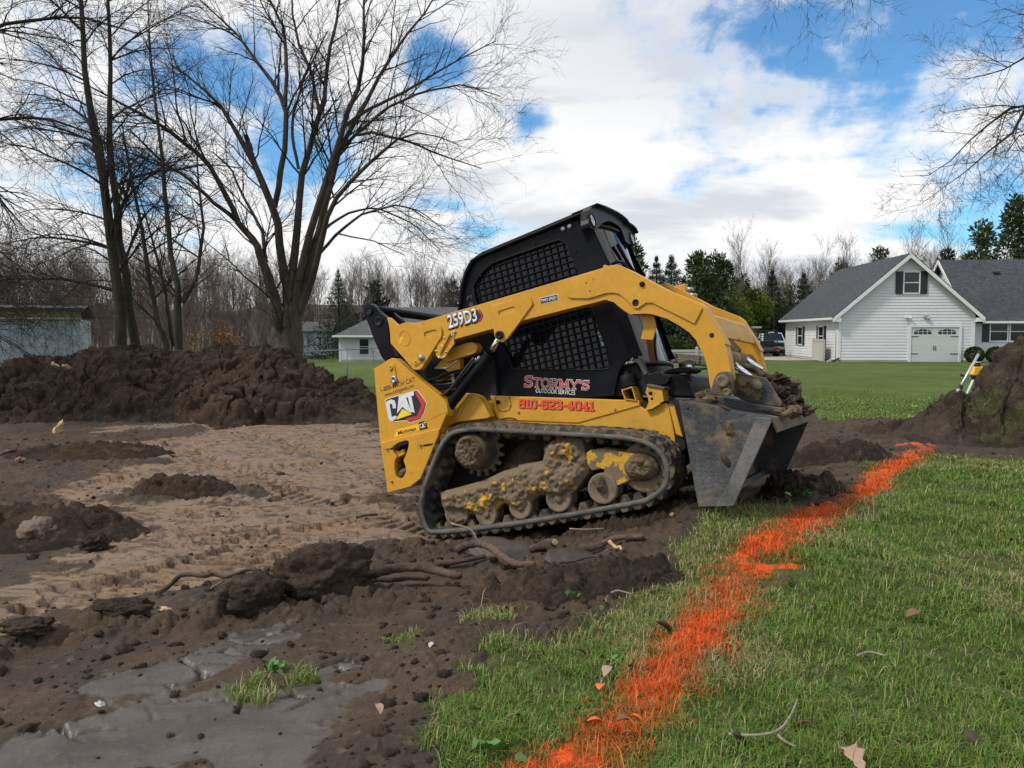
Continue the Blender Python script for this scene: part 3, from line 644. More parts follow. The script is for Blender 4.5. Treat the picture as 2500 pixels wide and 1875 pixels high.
def wheel(name, c, r, y, wdt, mat, hub=True, parent=None):
    m = MB(); m.lathe((c[0], y, c[1]), (0, 1, 0), [(.012, .0), (.012, r * .45), (.010, r * .60), (0.004, r * .80), (0, r * .93), (.008, r), (wdt * .45, r), (wdt * .5, r * .82), (wdt * .62, r * .82), (wdt * .66, r * .98), (wdt, r * .98), (wdt, 0)], 32)
    if hub: m.lathe((c[0], y, c[1]), (0, 1, 0), [(-.006, 0), (-.006, r * .22), (.0, r * .30), (.03, r * .34)], 20)
    return m.build(name, M[mat], parent or loader)
ROLL = [([(0.41,0.106)][0], .086, -.775), ([(0.691,0.118)][0], .088, -.775), ([(0.993,0.131)][0], .094, -.775), ([(1.331,0.148)][0], .104, -.79)]
for c, r, y in ROLL: wheel('track_roller', c, r, y, .15, 'roller')
wheel('front_idler', [(1.638,0.236)][0], .168, -.745, .20, 'roller', False)
wheel('rear_idler', [(0.162,0.149)][0], .10, -.77, .18, 'roller', False)
# drive sprocket with its mud plugged motor hub
HC = [(0.399,0.567)][0]
spr = MB()
NT_ = 17; sp = []
for i in range(NT_):
    for da, r in ((-.5, .158), (-.28, .158), (-.16, .195), (.16, .195), (.28, .158)):
        a = 2 * math.pi * (i + da) / NT_; sp.append((HC[0] + r * math.cos(a), HC[1] + r * math.sin(a)))
spr.prism(sp, -.665, -.635); sprocket = part('drive_sprocket', spr, 'steel_mud')
hb = MB().lathe((HC[0], -.82, HC[1]), (0, 1, 0), [(.0, .118), (.012, .126), (.06, .128), (.10, .130), (.16, .145), (.20, .145)], 36).build('hub_drum', M['steel_mud'], sprocket)
circ = [(HC[0] + .126 * math.cos(a), HC[1] + .126 * math.sin(a)) for a in np.linspace(0, 2 * math.pi, 40, endpoint=False)]
lumpy('hub_mud', circ, -.818, -.80, 'mud', sprocket, .007, .020, .030, 16, 3, .04)
# undercarriage frame
FRM = [(0.046,0.32),(0.283,0.335),(0.44,0.348),(0.609,0.385),(0.727,0.394),(0.735,0.407),(0.766,0.406),(0.923,0.4),(0.95,0.454),(0.952,0.49),(1.021,0.527),(1.092,0.534),(1.178,0.527),(1.24,0.499),(1.247,0.445),(1.247,0.401),(1.269,0.362),(1.268,0.301),(1.24,0.262),(1.187,0.218),(1.123,0.167),(1.084,0.144),(0.991,0.123),(0.927,0.145),(0.891,0.165),(0.842,0.174),(0.795,0.145),(0.734,0.1),(0.684,0.082),(0.633,0.11),(0.588,0.148),(0.549,0.163),(0.505,0.133),(0.461,0.101),(0.401,0.076),(0.35,0.09),(0.3,0.114),(0.195,0.14),(0.124,0.169),(0.085,0.156),(0.056,0.179),(0.04,0.239)]
fr = MB().prism([(x, z) for x, z in FRM], -.745, -.58); frame = part('track_frame', fr, 'yellow_mud')
lumpy('frame_mud', FRM, -.765, -.745, 'yellow_mud', frame, .0095, .012, .040, 8, 11, .055)
bp = [(1.038,0.47)][0]; MB().lathe((bp[0], -.815, bp[1]), (0, 1, 0), [(0, 0), (0, .028), (.004, .031), (.04, .031)], 22).build('pivot_pin', M['roller'], frame)
BOOT = [(0.043,0.179),(0.118,0.17),(0.189,0.141),(0.261,0.115),(0.241,0.075),(0.192,0.052),(0.125,0.055),(0.074,0.084),(0.044,0.131)]
lumpy('idler_guard', BOOT, -.74, -.70, 'mud', loader, .010, .02, .03, 9, 23, .04)
FORK = [(1.265,0.398),(1.297,0.414),(1.381,0.408),(1.45,0.387),(1.535,0.354),(1.602,0.334),(1.661,0.319),(1.705,0.277),(1.72,0.224),(1.702,0.185),(1.646,0.169),(1.576,0.172),(1.531,0.175),(1.473,0.159),(1.416,0.147),(1.367,0.129),(1.334,0.134),(1.346,0.21),(1.368,0.267),(1.343,0.28),(1.277,0.278),(1.258,0.32)]
fk = part('idler_fork', MB().prism(FORK, -.775, -.64), 'yellow_half')
FM = [(1.495,0.281),(1.551,0.331),(1.609,0.348),(1.67,0.333),(1.723,0.284),(1.738,0.222),(1.714,0.176),(1.65,0.153),(1.571,0.157),(1.518,0.179),(1.497,0.229)]
lumpy('fork_mud', FM, -.778, -.76, 'mud', fk, .009, .030, .035, 10, 31, .05)
RM = [(1.287,0.22),(1.338,0.238),(1.359,0.209),(1.362,0.156),(1.341,0.125),(1.3,0.132),(1.285,0.169)]
lumpy('roller_mud', RM, -.815, -.79, 'mud', fk, .008, .014, .018, 14, 37, .03)
# dark soil packed behind the frame
PK = [(0.437,0.377),(0.364,0.351),(0.509,0.404),(0.523,0.468),(0.638,0.543),(0.808,0.588),(0.964,0.586),(1.108,0.55),(1.207,0.458),(1.194,0.351),(1.056,0.311),(0.647,0.342)]
lumpy('packed_soil', [(0.259,0.341),(0.429,0.396),(0.525,0.476),(0.683,0.553),(0.862,0.59),(1.054,0.573),(1.205,0.484),(1.193,0.341),(0.941,0.292),(0.629,0.305)], -.60, -.53, 'mud_dark', loader, .014, .03, .05, 8, 41, .10)

# --- chassis --------------------------------------------------------------
CH = [(0.484,0.953),(1.61,0.679),(1.609,0.641),(1.643,0.608),(1.736,0.621),(1.789,0.626),(1.805,0.602),(1.803,0.425),(1.796,0.34),(1.17,0.502),(0.457,0.684),(0.255,0.723),(0.057,0.808),(0.165,0.925),(0.304,1.006),(0.372,0.952),(0.415,0.908)]
chassis = part('chassis', MB().prism(CH, -.50, .50), 'yellow_low', None, .008)
xs = [p[0] for p in CH]; 
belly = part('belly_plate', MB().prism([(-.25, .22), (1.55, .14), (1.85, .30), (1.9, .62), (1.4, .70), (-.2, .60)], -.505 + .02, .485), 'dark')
sk = [(0.484,0.952),(1.611,0.678),(1.608,0.645),(1.138,0.617),(0.526,0.761),(0.497,0.835)]
panel = part('side_panel', MB().prism(sk, -.509, -.4995), 'yellow', chassis, .003)
dr = MB()
for a, b in ((('A',965,1405),('A',1000,1490)), ): pass
seam = [(0.528,0.933),(0.523,0.886),(0.529,0.84),(0.556,0.817),(0.593,0.812),(0.627,0.82),(0.645,0.861),(0.641,0.912)]
part('access_hatch', MB().tube([(x, -.510, z) for x, z in seam], .0022, 6), 'black', chassis, 0)
lk = [(0.544,0.89)][0]
part('hatch_lock', MB().cyl((lk[0], -.505, lk[1]), (lk[0], -.525, lk[1]), .014, .012).box((lk[0], -.525, lk[1]), (.012, .012, .030)), 'black', chassis, .002)
hg = [(0.639,0.865)][0]
part('hatch_hinge', MB().box((hg[0], -.512, hg[1]), (.012, .010, .040)), 'yellow_low', chassis, .002)
for x, z in [(0.69,0.782),(1.428,0.656),(0.693,0.784)]: part('panel_bolt', MB().cyl((x, -.505, z), (x, -.519, z), .010, .008, 8), 'bolt', chassis, .001)
cbl = [(0.458,0.855),(0.486,0.837),(0.498,0.801),(0.504,0.772),(0.547,0.763),(0.597,0.761),(0.645,0.747),(0.667,0.732)]
part('hatch_cable', MB().tube([(x, -.514, z) for x, z in smooth_poly(cbl, 3, False)], .003, 6), 'black', chassis, 0)
st = [(0.45,0.905),(0.476,0.908),(0.49,0.883),(0.482,0.817),(0.447,0.79),(0.426,0.828)]
part('step_bracket', MB().prism(st, -.56, -.50), 'yellow_low', chassis, .004)
FB = [(1.653,0.611),(1.683,0.651),(1.686,0.692),(1.675,0.72),(1.7,0.77),(1.805,0.721),(1.79,0.705),(1.787,0.639),(1.707,0.618),(1.652,0.607)]
hol = lambda c, r, n=14: [(c[0] + r * math.cos(2 * math.pi * i / n), c[1] + r * math.sin(2 * math.pi * i / n)) for i in range(n)]
HB = [(1.708,0.707),(1.71,0.67)]
brk = part('boom_rest', MB().prism(FB, -.53, -.40, [hol(HB[0], .014), hol(HB[1], .010)]), 'yellow_low', chassis, .004)
PD = [(1.699,0.777),(1.813,0.727),(1.805,0.711),(1.695,0.756)]
part('rest_pad', MB().prism(PD, -.54, -.38), 'steel_mud', brk, .006)
lp = [(1.648,0.61),(1.712,0.618),(1.738,0.629),(1.761,0.628),(1.758,0.622),(1.735,0.617),(1.704,0.605),(1.651,0.602)]
part('rest_gusset', MB().prism(lp, -.535, -.50), 'yellow_low', brk, .002)
BX = [(1.505,0.777),(1.589,0.782),(1.599,0.678),(1.515,0.705)]; BI = [(1.515,0.769),(1.581,0.773),(1.589,0.686),(1.526,0.709)]
part('box_bracket', MB().prism(BX, -.52, -.36, [BI]), 'yellow_low', chassis, .003)
part('bracket_back', MB().prism(BX, -.375, -.36), 'black_dusty', chassis, 0)
PO = [(1.805,0.614),(1.843,0.596),(1.854,0.376),(1.811,0.405)]
part('front_post', MB().prism(PO, -.50, -.36), 'yellow_low', chassis, .006)
PO2 = [(1.804,0.615),(1.832,0.608),(1.841,0.597),(1.803,0.604)]
part('post_cap', MB().prism(PO2, -.505, -.36), 'yellow_mud', chassis, .003)

# --- cab --------------------------------------------------------------------
yc = -.46
CAB = [(0.323,1.66),(0.352,1.75),(0.391,1.845),(0.435,1.921),(0.488,1.977),(0.544,2.004),(0.611,2.019),(1.036,2.023),(1.427,2.033),(1.448,1.912),(1.516,1.633),(1.549,1.334),(1.588,1.039),(1.604,0.983),(1.551,0.965),(1.514,0.936),(1.474,0.869),(1.426,0.753),(1.127,0.792),(0.456,0.958),(0.389,0.924),(0.387,1.052),(0.427,1.308),(0.4,1.49)]
WIN = smooth_poly([(0.491,1.788),(0.523,1.832),(0.568,1.872),(0.625,1.902),(0.709,1.93),(0.967,1.936),(1.226,1.94),(1.266,1.931),(1.3,1.898),(1.327,1.803),(1.369,1.571),(1.411,1.288),(1.45,1.011),(1.444,0.964),(1.393,0.947),(1.059,1.02),(0.719,1.101),(0.684,1.145),(0.661,1.241),(0.566,1.459),(0.493,1.665)], 3)
cab = part('cab', MB().prism(CAB, -.46, -.425, [WIN]), 'black', None, .006)
part('cab_far_side', MB().prism(CAB, .425, .46, [WIN]), 'black', cab, .006)
part('cab_glass', MB().prism(WIN, -.430, -.426), 'glass', cab, 0)
# rear wall, floor and back of the cab
cz = lambda p: (p[0], p[1])
rear_strip = [(0.323,1.66),(0.352,1.75),(0.391,1.845),(0.435,1.921),(0.488,1.977),(0.544,2.004),(0.611,2.019),(0.654,2.004),(0.576,1.981),(0.496,1.922),(0.442,1.831),(0.387,1.643)]
part('rear_wall', MB().prism(rear_strip, -.4245, .4245), 'black_dusty', cab, 0)
flo = [(0.454,1.129),(1.531,0.812),(1.513,0.732),(0.456,0.958),(0.389,0.924)]
part('cab_floor', MB().prism(flo, -.4245, .4245), 'dark', cab, 0)
part('seat', MB().prism([(.95, 1.12), (1.32, 1.12), (1.36, 1.20), (1.05, 1.24), (.98, 1.72), (.86, 1.74), (.88, 1.2)], -.24, .24), 'black_dusty', cab, .02)
# grille of the side window: bars along the machine and up
def grille(y, name, parent):
    m = MB(); P = np.array(WIN)
    def clip(axis, v):
        xs_ = []
        for i in range(len(P)):
            a, b = P[i], P[(i + 1) % len(P)]
            if (a[axis] > v) != (b[axis] > v):
                t_ = (v - a[axis]) / (b[axis] - a[axis]); xs_.append(a[1 - axis] + t_ * (b[1 - axis] - a[1 - axis]))
        xs_.sort(); return [(xs_[i], xs_[i + 1]) for i in range(0, len(xs_) - 1, 2)]
    for v in np.arange(P[:, 1].min() + .02, P[:, 1].max(), .047):
        for a, b in clip(1, v): m.bar((a - .008, y, v), (b + .008, y, v), .008, .0070)
    for v in np.arange(P[:, 0].min() + .03, P[:, 0].max(), .054):
        for a, b in clip(0, v): m.bar((v, y + .004, a - .008), (v, y + .004, b + .008), .008, .0070, (0, 1, 0))
    return m.build(name, M['black'], parent)
grille(-.448, 'window_grille', cab); grille(.448, 'window_grille', cab)
rim = MB().tube([(x, -.461, z) for x, z in WIN] + [(WIN[0][0], -.461, WIN[0][1])], .006, 6).build('window_seal', M['black_dusty'], cab)
# roof shell with the rolled lip along the side
RT0 = [(0.328,1.657),(0.359,1.745),(0.4,1.846),(0.447,1.927),(0.502,1.985),(0.561,2.014),(0.631,2.033),(1.057,2.061),(1.576,2.094)]
kx = 1.40; a_, b_ = RT0[-2], RT0[-1]; RT = RT0[:-1] + [(kx, a_[1] + (b_[1] - a_[1]) * (kx - a_[0]) / (b_[0] - a_[0]))]
RB = [(RT[-1][0], RT[-1][1] - .045)] + [(1.049,2.027),(0.633,2.007),(0.566,1.989),(0.515,1.96),(0.464,1.904),(0.42,1.828),(0.382,1.733),(0.351,1.651)]
roof = part('roof', MB().prism(RT + RB, -.485, .485), 'black', cab, .008)
lip = MB().tube([(x, -.487, z) for x, z in smooth_poly([(0.354,1.675),(0.395,1.794),(0.45,1.896),(0.517,1.968),(0.598,2.003),(1.054,2.035),(1.566,2.069)], 4, False)], .011, 8)
part('roof_lip', lip, 'black_dusty', roof, 0)
knob_ = [(1.37,2.253)]
# visor across the front
XV = 1.57
VO = smooth_poly([(-0.448,2.102),(-0.301,2.115),(-0.156,2.121),(-0.026,2.123),(0.085,2.119),(0.182,2.105),(0.224,2.085),(0.309,2.081),(0.376,2.068),(0.403,2.04),(0.384,2.002),(0.325,1.946),(0.261,1.922),(0.171,1.912),(0.098,1.916),(0.084,1.944),(0.043,2.015),(-0.07,2.031),(-0.199,2.028),(-0.335,1.989),(-0.439,1.943),(-0.501,1.918),(-0.59,1.899),(-0.639,1.91),(-0.626,1.966),(-0.563,2.045)], 2)
visor = part('visor', MB().xprism(VO, XV - .07, XV), 'black', cab, .006)
VH = [(-0.473,2.098),(-0.315,2.112),(-0.17,2.118),(-0.04,2.121),(0.07,2.116),(0.167,2.103),(0.208,2.082),(0.294,2.079),(0.36,2.066),(0.396,2.037)]
n_ = len(VH); zr = [(1.576,2.094)][0][1] - .012
rows = []
for f_ in (0, .35, .7, 1):
    for i, (y, z) in enumerate(VH):
        yb = -.485 + .97 * i / (n_ - 1); rows.append((XV + .03 - f_ * .20, y + (yb - y) * f_, z + (zr - z) * f_ + .004))
hf = [(j * n_ + i, j * n_ + i + 1, (j + 1) * n_ + i + 1, (j + 1) * n_ + i) for j in range(3) for i in range(n_ - 1)]
ho_ = part('visor_hood', MB().add(rows, hf, True), 'black', visor, 0)
sm_ = ho_.modifiers.new('thickness', 'SOLIDIFY'); sm_.thickness = .014; sm_.offset = -1
ap = [(.40 * math.cos(R(a)), 1.66 + .33 * math.sin(R(a))) for a in range(0, 181, 12)]
fo_ = [(-.455, 1.40), (-.425, 1.40)] + [(-y * 1.06, z) for y, z in ap] + [(.425, 1.40), (.455, 1.40), (.455, 2.055), (-.455, 2.055)]
part('front_face', MB().xprism(fo_, 1.44, 1.455), 'black', cab, 0)
part('window_arch', MB().tube([(1.465, -y, z) for y, z in [(.425, 1.45)] + [(y * 1.04, z) for y, z in ap] + [(-.425, 1.45)]], .014, 8), 'black_dusty', visor, 0)
for c in [(-0.57,1.965),(0.278,1.97)]:
    l = MB().lathe((XV - .01, c[0], c[1]), (1, 0, 0), [(-.03, .055), (.016, .055), (.020, .046), (.018, .044)], 24).build('work_light', M['black_dusty'], visor)
    MB().lathe((XV - .01, c[0], c[1]), (1, 0, 0), [(.020, 0), (.018, .025), (.014, .045)], 24).build('lens', M['lamp_glass'], l)
# front window: one curved dark pane
GT = [(-0.484,1.908),(-0.443,1.891),(-0.335,1.903),(-0.213,1.899),(-0.132,1.87),(-0.01,1.835),(0.072,1.763)]
gy0 = -.40; nu = 14; nv = 12; gv = []
for j in range(nv + 1):
    z = .93 + (2.0 - .93) * j / nv
    for i in range(nu + 1):
        u = -1 + 2 * i / nu; yy = u * .395
        gv.append((1.465 + .075 * (1 - u * u) + .16 * (1 - j / nv), yy * 1.03, z))
gf = [(j * (nu + 1) + i, j * (nu + 1) + i + 1, (j + 1) * (nu + 1) + i + 1, (j + 1) * (nu + 1) + i) for j in range(nv) for i in range(nu)]
part('door_sill', MB().zprism([(x, y) for x, y, z in gv[:nu + 1]] + [(1.35, .40), (1.35, -.40)], .82, .94), 'black', cab, .01)
wsc = part('windscreen', MB().add(gv, gf, True), 'glass', cab, 0)
fr1 = MB()
fr1.tube([gv[j * (nu + 1)] for j in range(nv + 1)], .018, 8); fr1.tube([gv[j * (nu + 1) + nu] for j in range(nv + 1)], .018, 8); fr1.tube([gv[i] for i in range(nu + 1)], .02, 8); fr1.tube([gv[nv * (nu + 1) + i] for i in range(nu + 1)], .02, 8)
part('door_frame', fr1, 'black', wsc, 0)
pil = MB(); pil2 = MB()
a0 = [(1.427,2.033),(1.448,1.912),(1.516,1.633),(1.549,1.334),(1.588,1.039),(1.604,0.983)]
for i in range(len(a0) - 1):
    pil.add([(a0[i][0], -.46, a0[i][1]), (a0[i + 1][0], -.46, a0[i + 1][1]), (a0[i + 1][0] + .07, -.40, a0[i + 1][1]), (a0[i][0] + .07, -.40, a0[i][1])], [(0, 1, 2, 3)])
    pil2.add([(a0[i][0], .46, a0[i][1]), (a0[i + 1][0], .46, a0[i + 1][1]), (a0[i + 1][0] + .07, .40, a0[i + 1][1]), (a0[i][0] + .07, .40, a0[i][1])], [(0, 1, 2, 3)])
part('front_pillar', pil, 'black', cab, 0); part('front_pillar', pil2, 'black', cab, 0)
hd = smooth_poly([(1.60, -.43, 1.66), (1.66, -.44, 1.66), (1.70, -.44, 1.62), (1.72, -.43, 1.52)], 3, False)
part('grab_handle', MB().tube(hd, .011, 8), 'black', cab, 0)
part('wiper', MB().tube([(1.575, -.14, 1.86), (1.60, -.06, 1.72), (1.645, .02, 1.55), (1.66, .06, 1.44)], .016, 6), 'black', wsc, .004)
for x, z in [(1.305,2.007),(1.358,2.009)]: part('side_marker', MB().lathe((x, -.460, z), (0, -1, 0), [(0, .018), (.008, .018), (.012, .012), (.012, 0)], 16), 'bolt', cab, 0)
for x, z in [(1.065,1.97),(0.717,1.946),(1.362,1.817),(0.641,0.945),(1.111,0.848),(0.877,1.031),(1.484,1.162),(1.048,0.993),(0.573,1.864)]: part('panel_bolt', MB().cyl((x, -.458, z), (x, -.470, z), .009, .007, 8), 'black_dusty', cab, 0)
for q in ([(1.388,1.216),(1.437,1.214),(1.438,1.169),(1.397,1.176)], [(1.397,1.163),(1.438,1.161),(1.449,1.116),(1.406,1.113)]):
    part('paper_tag', MB().prism(q, -.438, -.434), 'mint', cab, 0)
tgm = MB()
for q in ([(0.419,1.739),(0.466,1.744),(0.462,1.714),(0.455,1.714),(0.459,1.737),(0.426,1.733),(0.423,1.709),(0.418,1.71)], [(0.44,1.696),(0.465,1.684),(0.462,1.655),(0.427,1.664)]): tgm.prism(q, -.4625, -.4605)
part('warning_sticker', tgm, 'steel', cab, 0)
# recess with the cab mount behind the box bracket, lower front of the cab
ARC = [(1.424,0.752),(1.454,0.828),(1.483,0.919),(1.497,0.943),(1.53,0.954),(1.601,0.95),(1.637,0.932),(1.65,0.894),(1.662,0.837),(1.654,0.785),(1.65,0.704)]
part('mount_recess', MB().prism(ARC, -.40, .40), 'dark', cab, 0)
FN = smooth_poly([(1.604,0.97),(1.624,0.973),(1.654,0.963),(1.663,0.932),(1.672,0.886),(1.692,0.847),(1.724,0.847),(1.772,0.846),(1.795,0.824),(1.84,0.794),(1.802,0.749),(1.72,0.77),(1.67,0.781),(1.661,0.817),(1.658,0.852),(1.646,0.909),(1.636,0.935),(1.6,0.952)], 2)
fender = part('front_fender', MB().prism(FN, -.45, -.36), 'black_dusty', cab, .012)
tr_ = [(1.607,0.969),(1.657,0.962),(1.666,0.931),(1.693,0.851),(1.666,0.84),(1.649,0.908),(1.639,0.934),(1.603,0.951)]
part('fender_edge', MB().prism(tr_, -.456, -.44), 'steel_mud', fender, .004)
NOSE = [(1.648,0.82),(1.756,0.83),(1.855,0.811),(1.929,0.774),(1.947,0.703),(1.951,0.629),(1.756,0.674),(1.641,0.705)]
part('front_step', MB().prism(NOSE, -.40, .40), 'black_dusty', cab, .015)
N2 = [(1.749,0.672),(1.95,0.623),(1.953,0.593),(1.779,0.622),(1.757,0.647)]
part('step_sill', MB().prism(N2, -.405, .40), 'steel_dark', cab, .01)
TD = [(1.756,0.845),(1.818,0.855),(1.89,0.85),(1.957,0.838),(1.968,0.82),(1.963,0.805),(1.927,0.796),(1.846,0.821),(1.76,0.83)]
part('tread_plate', MB().prism(TD, -.34, -.06), 'black_dusty', cab, .015)
part('tread_bracket', MB().prism([(1.926,0.806),(1.948,0.801),(1.935,0.695),(1.91,0.691),(1.906,0.763)], -.33, -.28), 'black', cab, .006)
cp_ = [(1.54,0.834)][0]
mt = MB().lathe((cp_[0], -.43, cp_[1] - .05), (0, 0, 1), [(0, .05), (.02, .062), (.035, .05), (.05, .062), (.065, .05), (.08, .055), (.095, .04), (.10, .02), (.115, .018), (.115, 0)], 24)
part('rubber_mount', mt, 'black_dusty', cab, 0)

# --- lift arms -----------------------------------------------------------------
ya = -.74
ARM = [(0.033,1.606),(0.147,1.594),(0.845,1.608),(1.631,1.582),(1.64,1.598),(1.649,1.6),(1.676,1.584),(1.737,1.575),(1.807,1.52),(2.024,1.322),(2.203,1.192),(2.237,1.153),(2.258,1.088),(2.291,0.996),(2.319,0.888),(2.308,0.899),(2.311,0.824),(2.308,0.746),(2.298,0.675),(2.241,0.62),(2.161,0.619),(2.161,0.687),(2.168,0.747),(2.166,0.809),(2.161,0.872),(2.139,0.94),(2.139,0.956),(2.105,1.019),(2.056,1.074),(1.984,1.141),(1.907,1.187),(1.861,1.208),(1.799,1.221),(1.75,1.232),(1.723,1.256),(1.686,1.3),(1.656,1.34),(1.602,1.37),(1.515,1.371),(1.309,1.38),(0.989,1.388),(0.406,1.395),(0.267,1.406),(0.098,1.436)]
# outline check: drop the helper point that doubles back
ARM = [p for i, p in enumerate(ARM) if i != 2]
def lift_arm(y0, y1, near=True):
    a = part('lift_arm', MB().prism(ARM, y0, y1), 'yellow', None, .010)
    return a
arm = lift_arm(-.74, -.615)
OV = smooth_poly([(1.348,1.51),(1.364,1.53),(1.399,1.548),(1.499,1.558),(1.601,1.561),(1.705,1.561),(1.74,1.57),(1.782,1.539),(1.826,1.501),(2.026,1.316),(2.104,1.252),(2.216,1.158),(2.219,1.148),(2.155,1.071),(2.146,1.07),(2.062,1.143),(1.962,1.226),(1.915,1.267),(1.873,1.277),(1.838,1.265),(1.817,1.257),(1.792,1.261),(1.779,1.281),(1.74,1.346),(1.708,1.382),(1.673,1.4),(1.622,1.411),(1.527,1.409),(1.487,1.411),(1.37,1.445),(1.346,1.467)], 1)
hp = [(1.806,1.294),(1.876,1.4),(1.501,1.515),(1.515,1.454)]
ov = part('arm_plate', MB().prism(OV, -.752, -.7395, [hol(hp[0], .024)]), 'yellow', arm, .004)
part('plate_hole', MB().cyl((hp[0][0], -.742, hp[0][1]), (hp[0][0], -.739, hp[0][1]), .026), 'dark', ov, 0)
d_ = MB().cyl((hp[1][0], -.745, hp[1][1]), (hp[1][0], -.765, hp[1][1]), .020, .016, 12)
part('grease_plug', d_, 'black_dusty', ov, .002)
for c in hp[2:]: part('plate_stud', MB().cyl((c[0], -.7505, c[1]), (c[0], -.7535, c[1]), .005), 'dark', ov, 0)
hh_ = [(2.239,0.966)] + [(2.239,0.969)]
part('arm_hole', MB().cyl((hh_[1][0], -.7395, hh_[1][1]), (hh_[1][0], -.7425, hh_[1][1]), .015), 'dark', arm, 0)  # black disc on the uncut arm paints the shade of a hole
BR = [(0.759,1.529),(0.783,1.552),(1.039,1.537),(1.077,1.522),(1.08,1.486),(1.064,1.464),(0.835,1.292),(0.779,1.284),(0.748,1.314),(0.745,1.38)]
SL = smooth_poly([(0.813,1.493),(0.826,1.5),(0.93,1.502),(0.945,1.49),(0.939,1.471),(0.915,1.463),(0.824,1.463),(0.809,1.475)], 2)
br = part('cylinder_bracket', MB().prism(smooth_poly(BR, 2), -.752, -.7395, [SL]), 'yellow', arm, .004)
part('slot_back', MB().prism(SL, -.7445, -.7392), 'yellow_low', br, 0)
BL = [(0.739,1.409),(0.969,1.404),(0.831,1.299),(0.774,1.288),(0.744,1.319)]
part('bracket_ear', MB().prism(BL, -.7392, -.70), 'yellow', br, .004)
pn = [(0.789,1.331)][0]
part('cylinder_pin', MB().lathe((pn[0], -.752, pn[1]), (0, -1, 0), [(0, .030), (.02, .030), (.024, .022), (.024, .010), (.012, .008), (.012, 0)], 20), 'black_dusty', br, 0)
RP = smooth_poly([(-0.134,1.701),(-0.104,1.668),(-0.064,1.623),(-0.009,1.62),(0.046,1.616),(0.095,1.588),(0.16,1.545),(0.267,1.543),(0.298,1.532),(0.32,1.505),(0.318,1.472),(0.304,1.436),(0.274,1.409),(0.188,1.334),(0.096,1.256),(0.067,1.246),(0.034,1.251),(0.007,1.271),(-0.026,1.324),(-0.126,1.472),(-0.143,1.506),(-0.133,1.573),(-0.131,1.649)], 2)
SL2 = smooth_poly([(0.167,1.498),(0.189,1.507),(0.259,1.506),(0.28,1.494),(0.28,1.473),(0.259,1.458),(0.195,1.456),(0.17,1.466)], 2)
rp = part('arm_rear_plate', MB().prism(RP, -.757, -.70, [SL2]), 'yellow', arm, .006)
part('slot_back', MB().prism(SL2, -.748, -.72), 'yellow_low', rp, 0)
cc = [(-0.008,1.506)][0]
ringp = [(cc[0] + .050 * math.cos(a), -.7575, cc[1] + .058 * math.sin(a)) for a in np.linspace(0, 2 * math.pi, 33)]
part('plate_ring', MB().tube(ringp, .003, 6), 'yellow', rp, 0)
tb = [(-0.067,1.478),(-0.047,1.473),(-0.039,1.503),(-0.019,1.504),(-0.02,1.516),(-0.054,1.521),(-0.065,1.504)]
part('wear_patch', MB().prism(tb, -.7585, -.7565), 'sticker_yellow', rp, 0)
tk = [(0.108,1.327)][0]
part('pivot_bolt', MB().lathe((tk[0], -.757, tk[1]), (0, -1, 0), [(0, .028), (.006, .028), (.010, .022), (.022, .020), (.026, .012), (.026, 0)], 18), 'bolt', rp, 0)
ret = smooth_poly([(0.022,1.307),(0.047,1.327),(0.089,1.329),(0.124,1.304),(0.087,1.29),(0.057,1.277),(0.033,1.278)], 2)
part('pin_keeper', MB().prism(ret, -.763, -.756), 'yellow', rp, .002)
rg = [(0.051,1.304)][0]
part('keeper_boss', MB().lathe((rg[0], -.762, rg[1]), (0, -1, 0), [(0, .016), (.006, .016), (.006, .008), (.001, .007), (.001, 0)], 16), 'yellow', rp, 0)
# small bolted cover under the arm, yellow link and its rod
CV = smooth_poly([(0.262,1.399),(0.332,1.413),(0.381,1.451),(0.408,1.447),(0.405,1.417),(0.404,1.381),(0.398,1.357),(0.344,1.32),(0.314,1.288),(0.289,1.278),(0.257,1.283),(0.232,1.307),(0.228,1.33),(0.245,1.366)], 2)
cv = part('valve_cover', MB().prism(CV, -.748, -.735), 'yellow', arm, .004)
fo = [(0.384,1.45),(0.397,1.441),(0.273,1.314),(0.261,1.323)]
part('cover_flange', MB().prism(fo, -.765, -.748), 'yellow_low', cv, .002)
for x, z in [(0.422,1.448),(0.393,1.428),(0.33,1.426),(0.296,1.37),(0.237,1.347),(0.322,1.32),(0.254,1.293),(0.292,1.286)]: part('cover_bolt', MB().lathe((x, -.747, z), (0, -1, 0), [(0, .010), (.007, .009), (.009, .005), (.009, 0)], 10), 'chrome', cv, 0)
tabp = [(0.405,1.45),(0.422,1.463),(0.436,1.448),(0.401,1.401),(0.389,1.407)]
part('cover_tab', MB().prism(tabp, -.747, -.738), 'yellow', cv, .002)
LK = smooth_poly([(0.258,1.326),(0.323,1.35),(0.41,1.358),(0.488,1.356),(0.523,1.339),(0.536,1.31),(0.523,1.28),(0.488,1.266),(0.376,1.264),(0.276,1.259),(0.233,1.275)], 2)
part('lower_link', MB().prism(LK, -.66, -.58), 'yellow', None, .006)
LK2 = [(0.12,1.25),(0.269,1.342),(0.351,1.26),(0.335,1.189),(0.229,1.191),(0.178,1.237)]
part('link_bracket', MB().prism(LK2, -.62, -.56), 'yellow_low', None, .006)
rod = [(0.155,1.236),(0.258,1.212),(0.366,1.249)]
part('latch_rod', MB().tube([(x, -.68, z) for x, z in rod], .007, 8), 'bolt', None, 0)
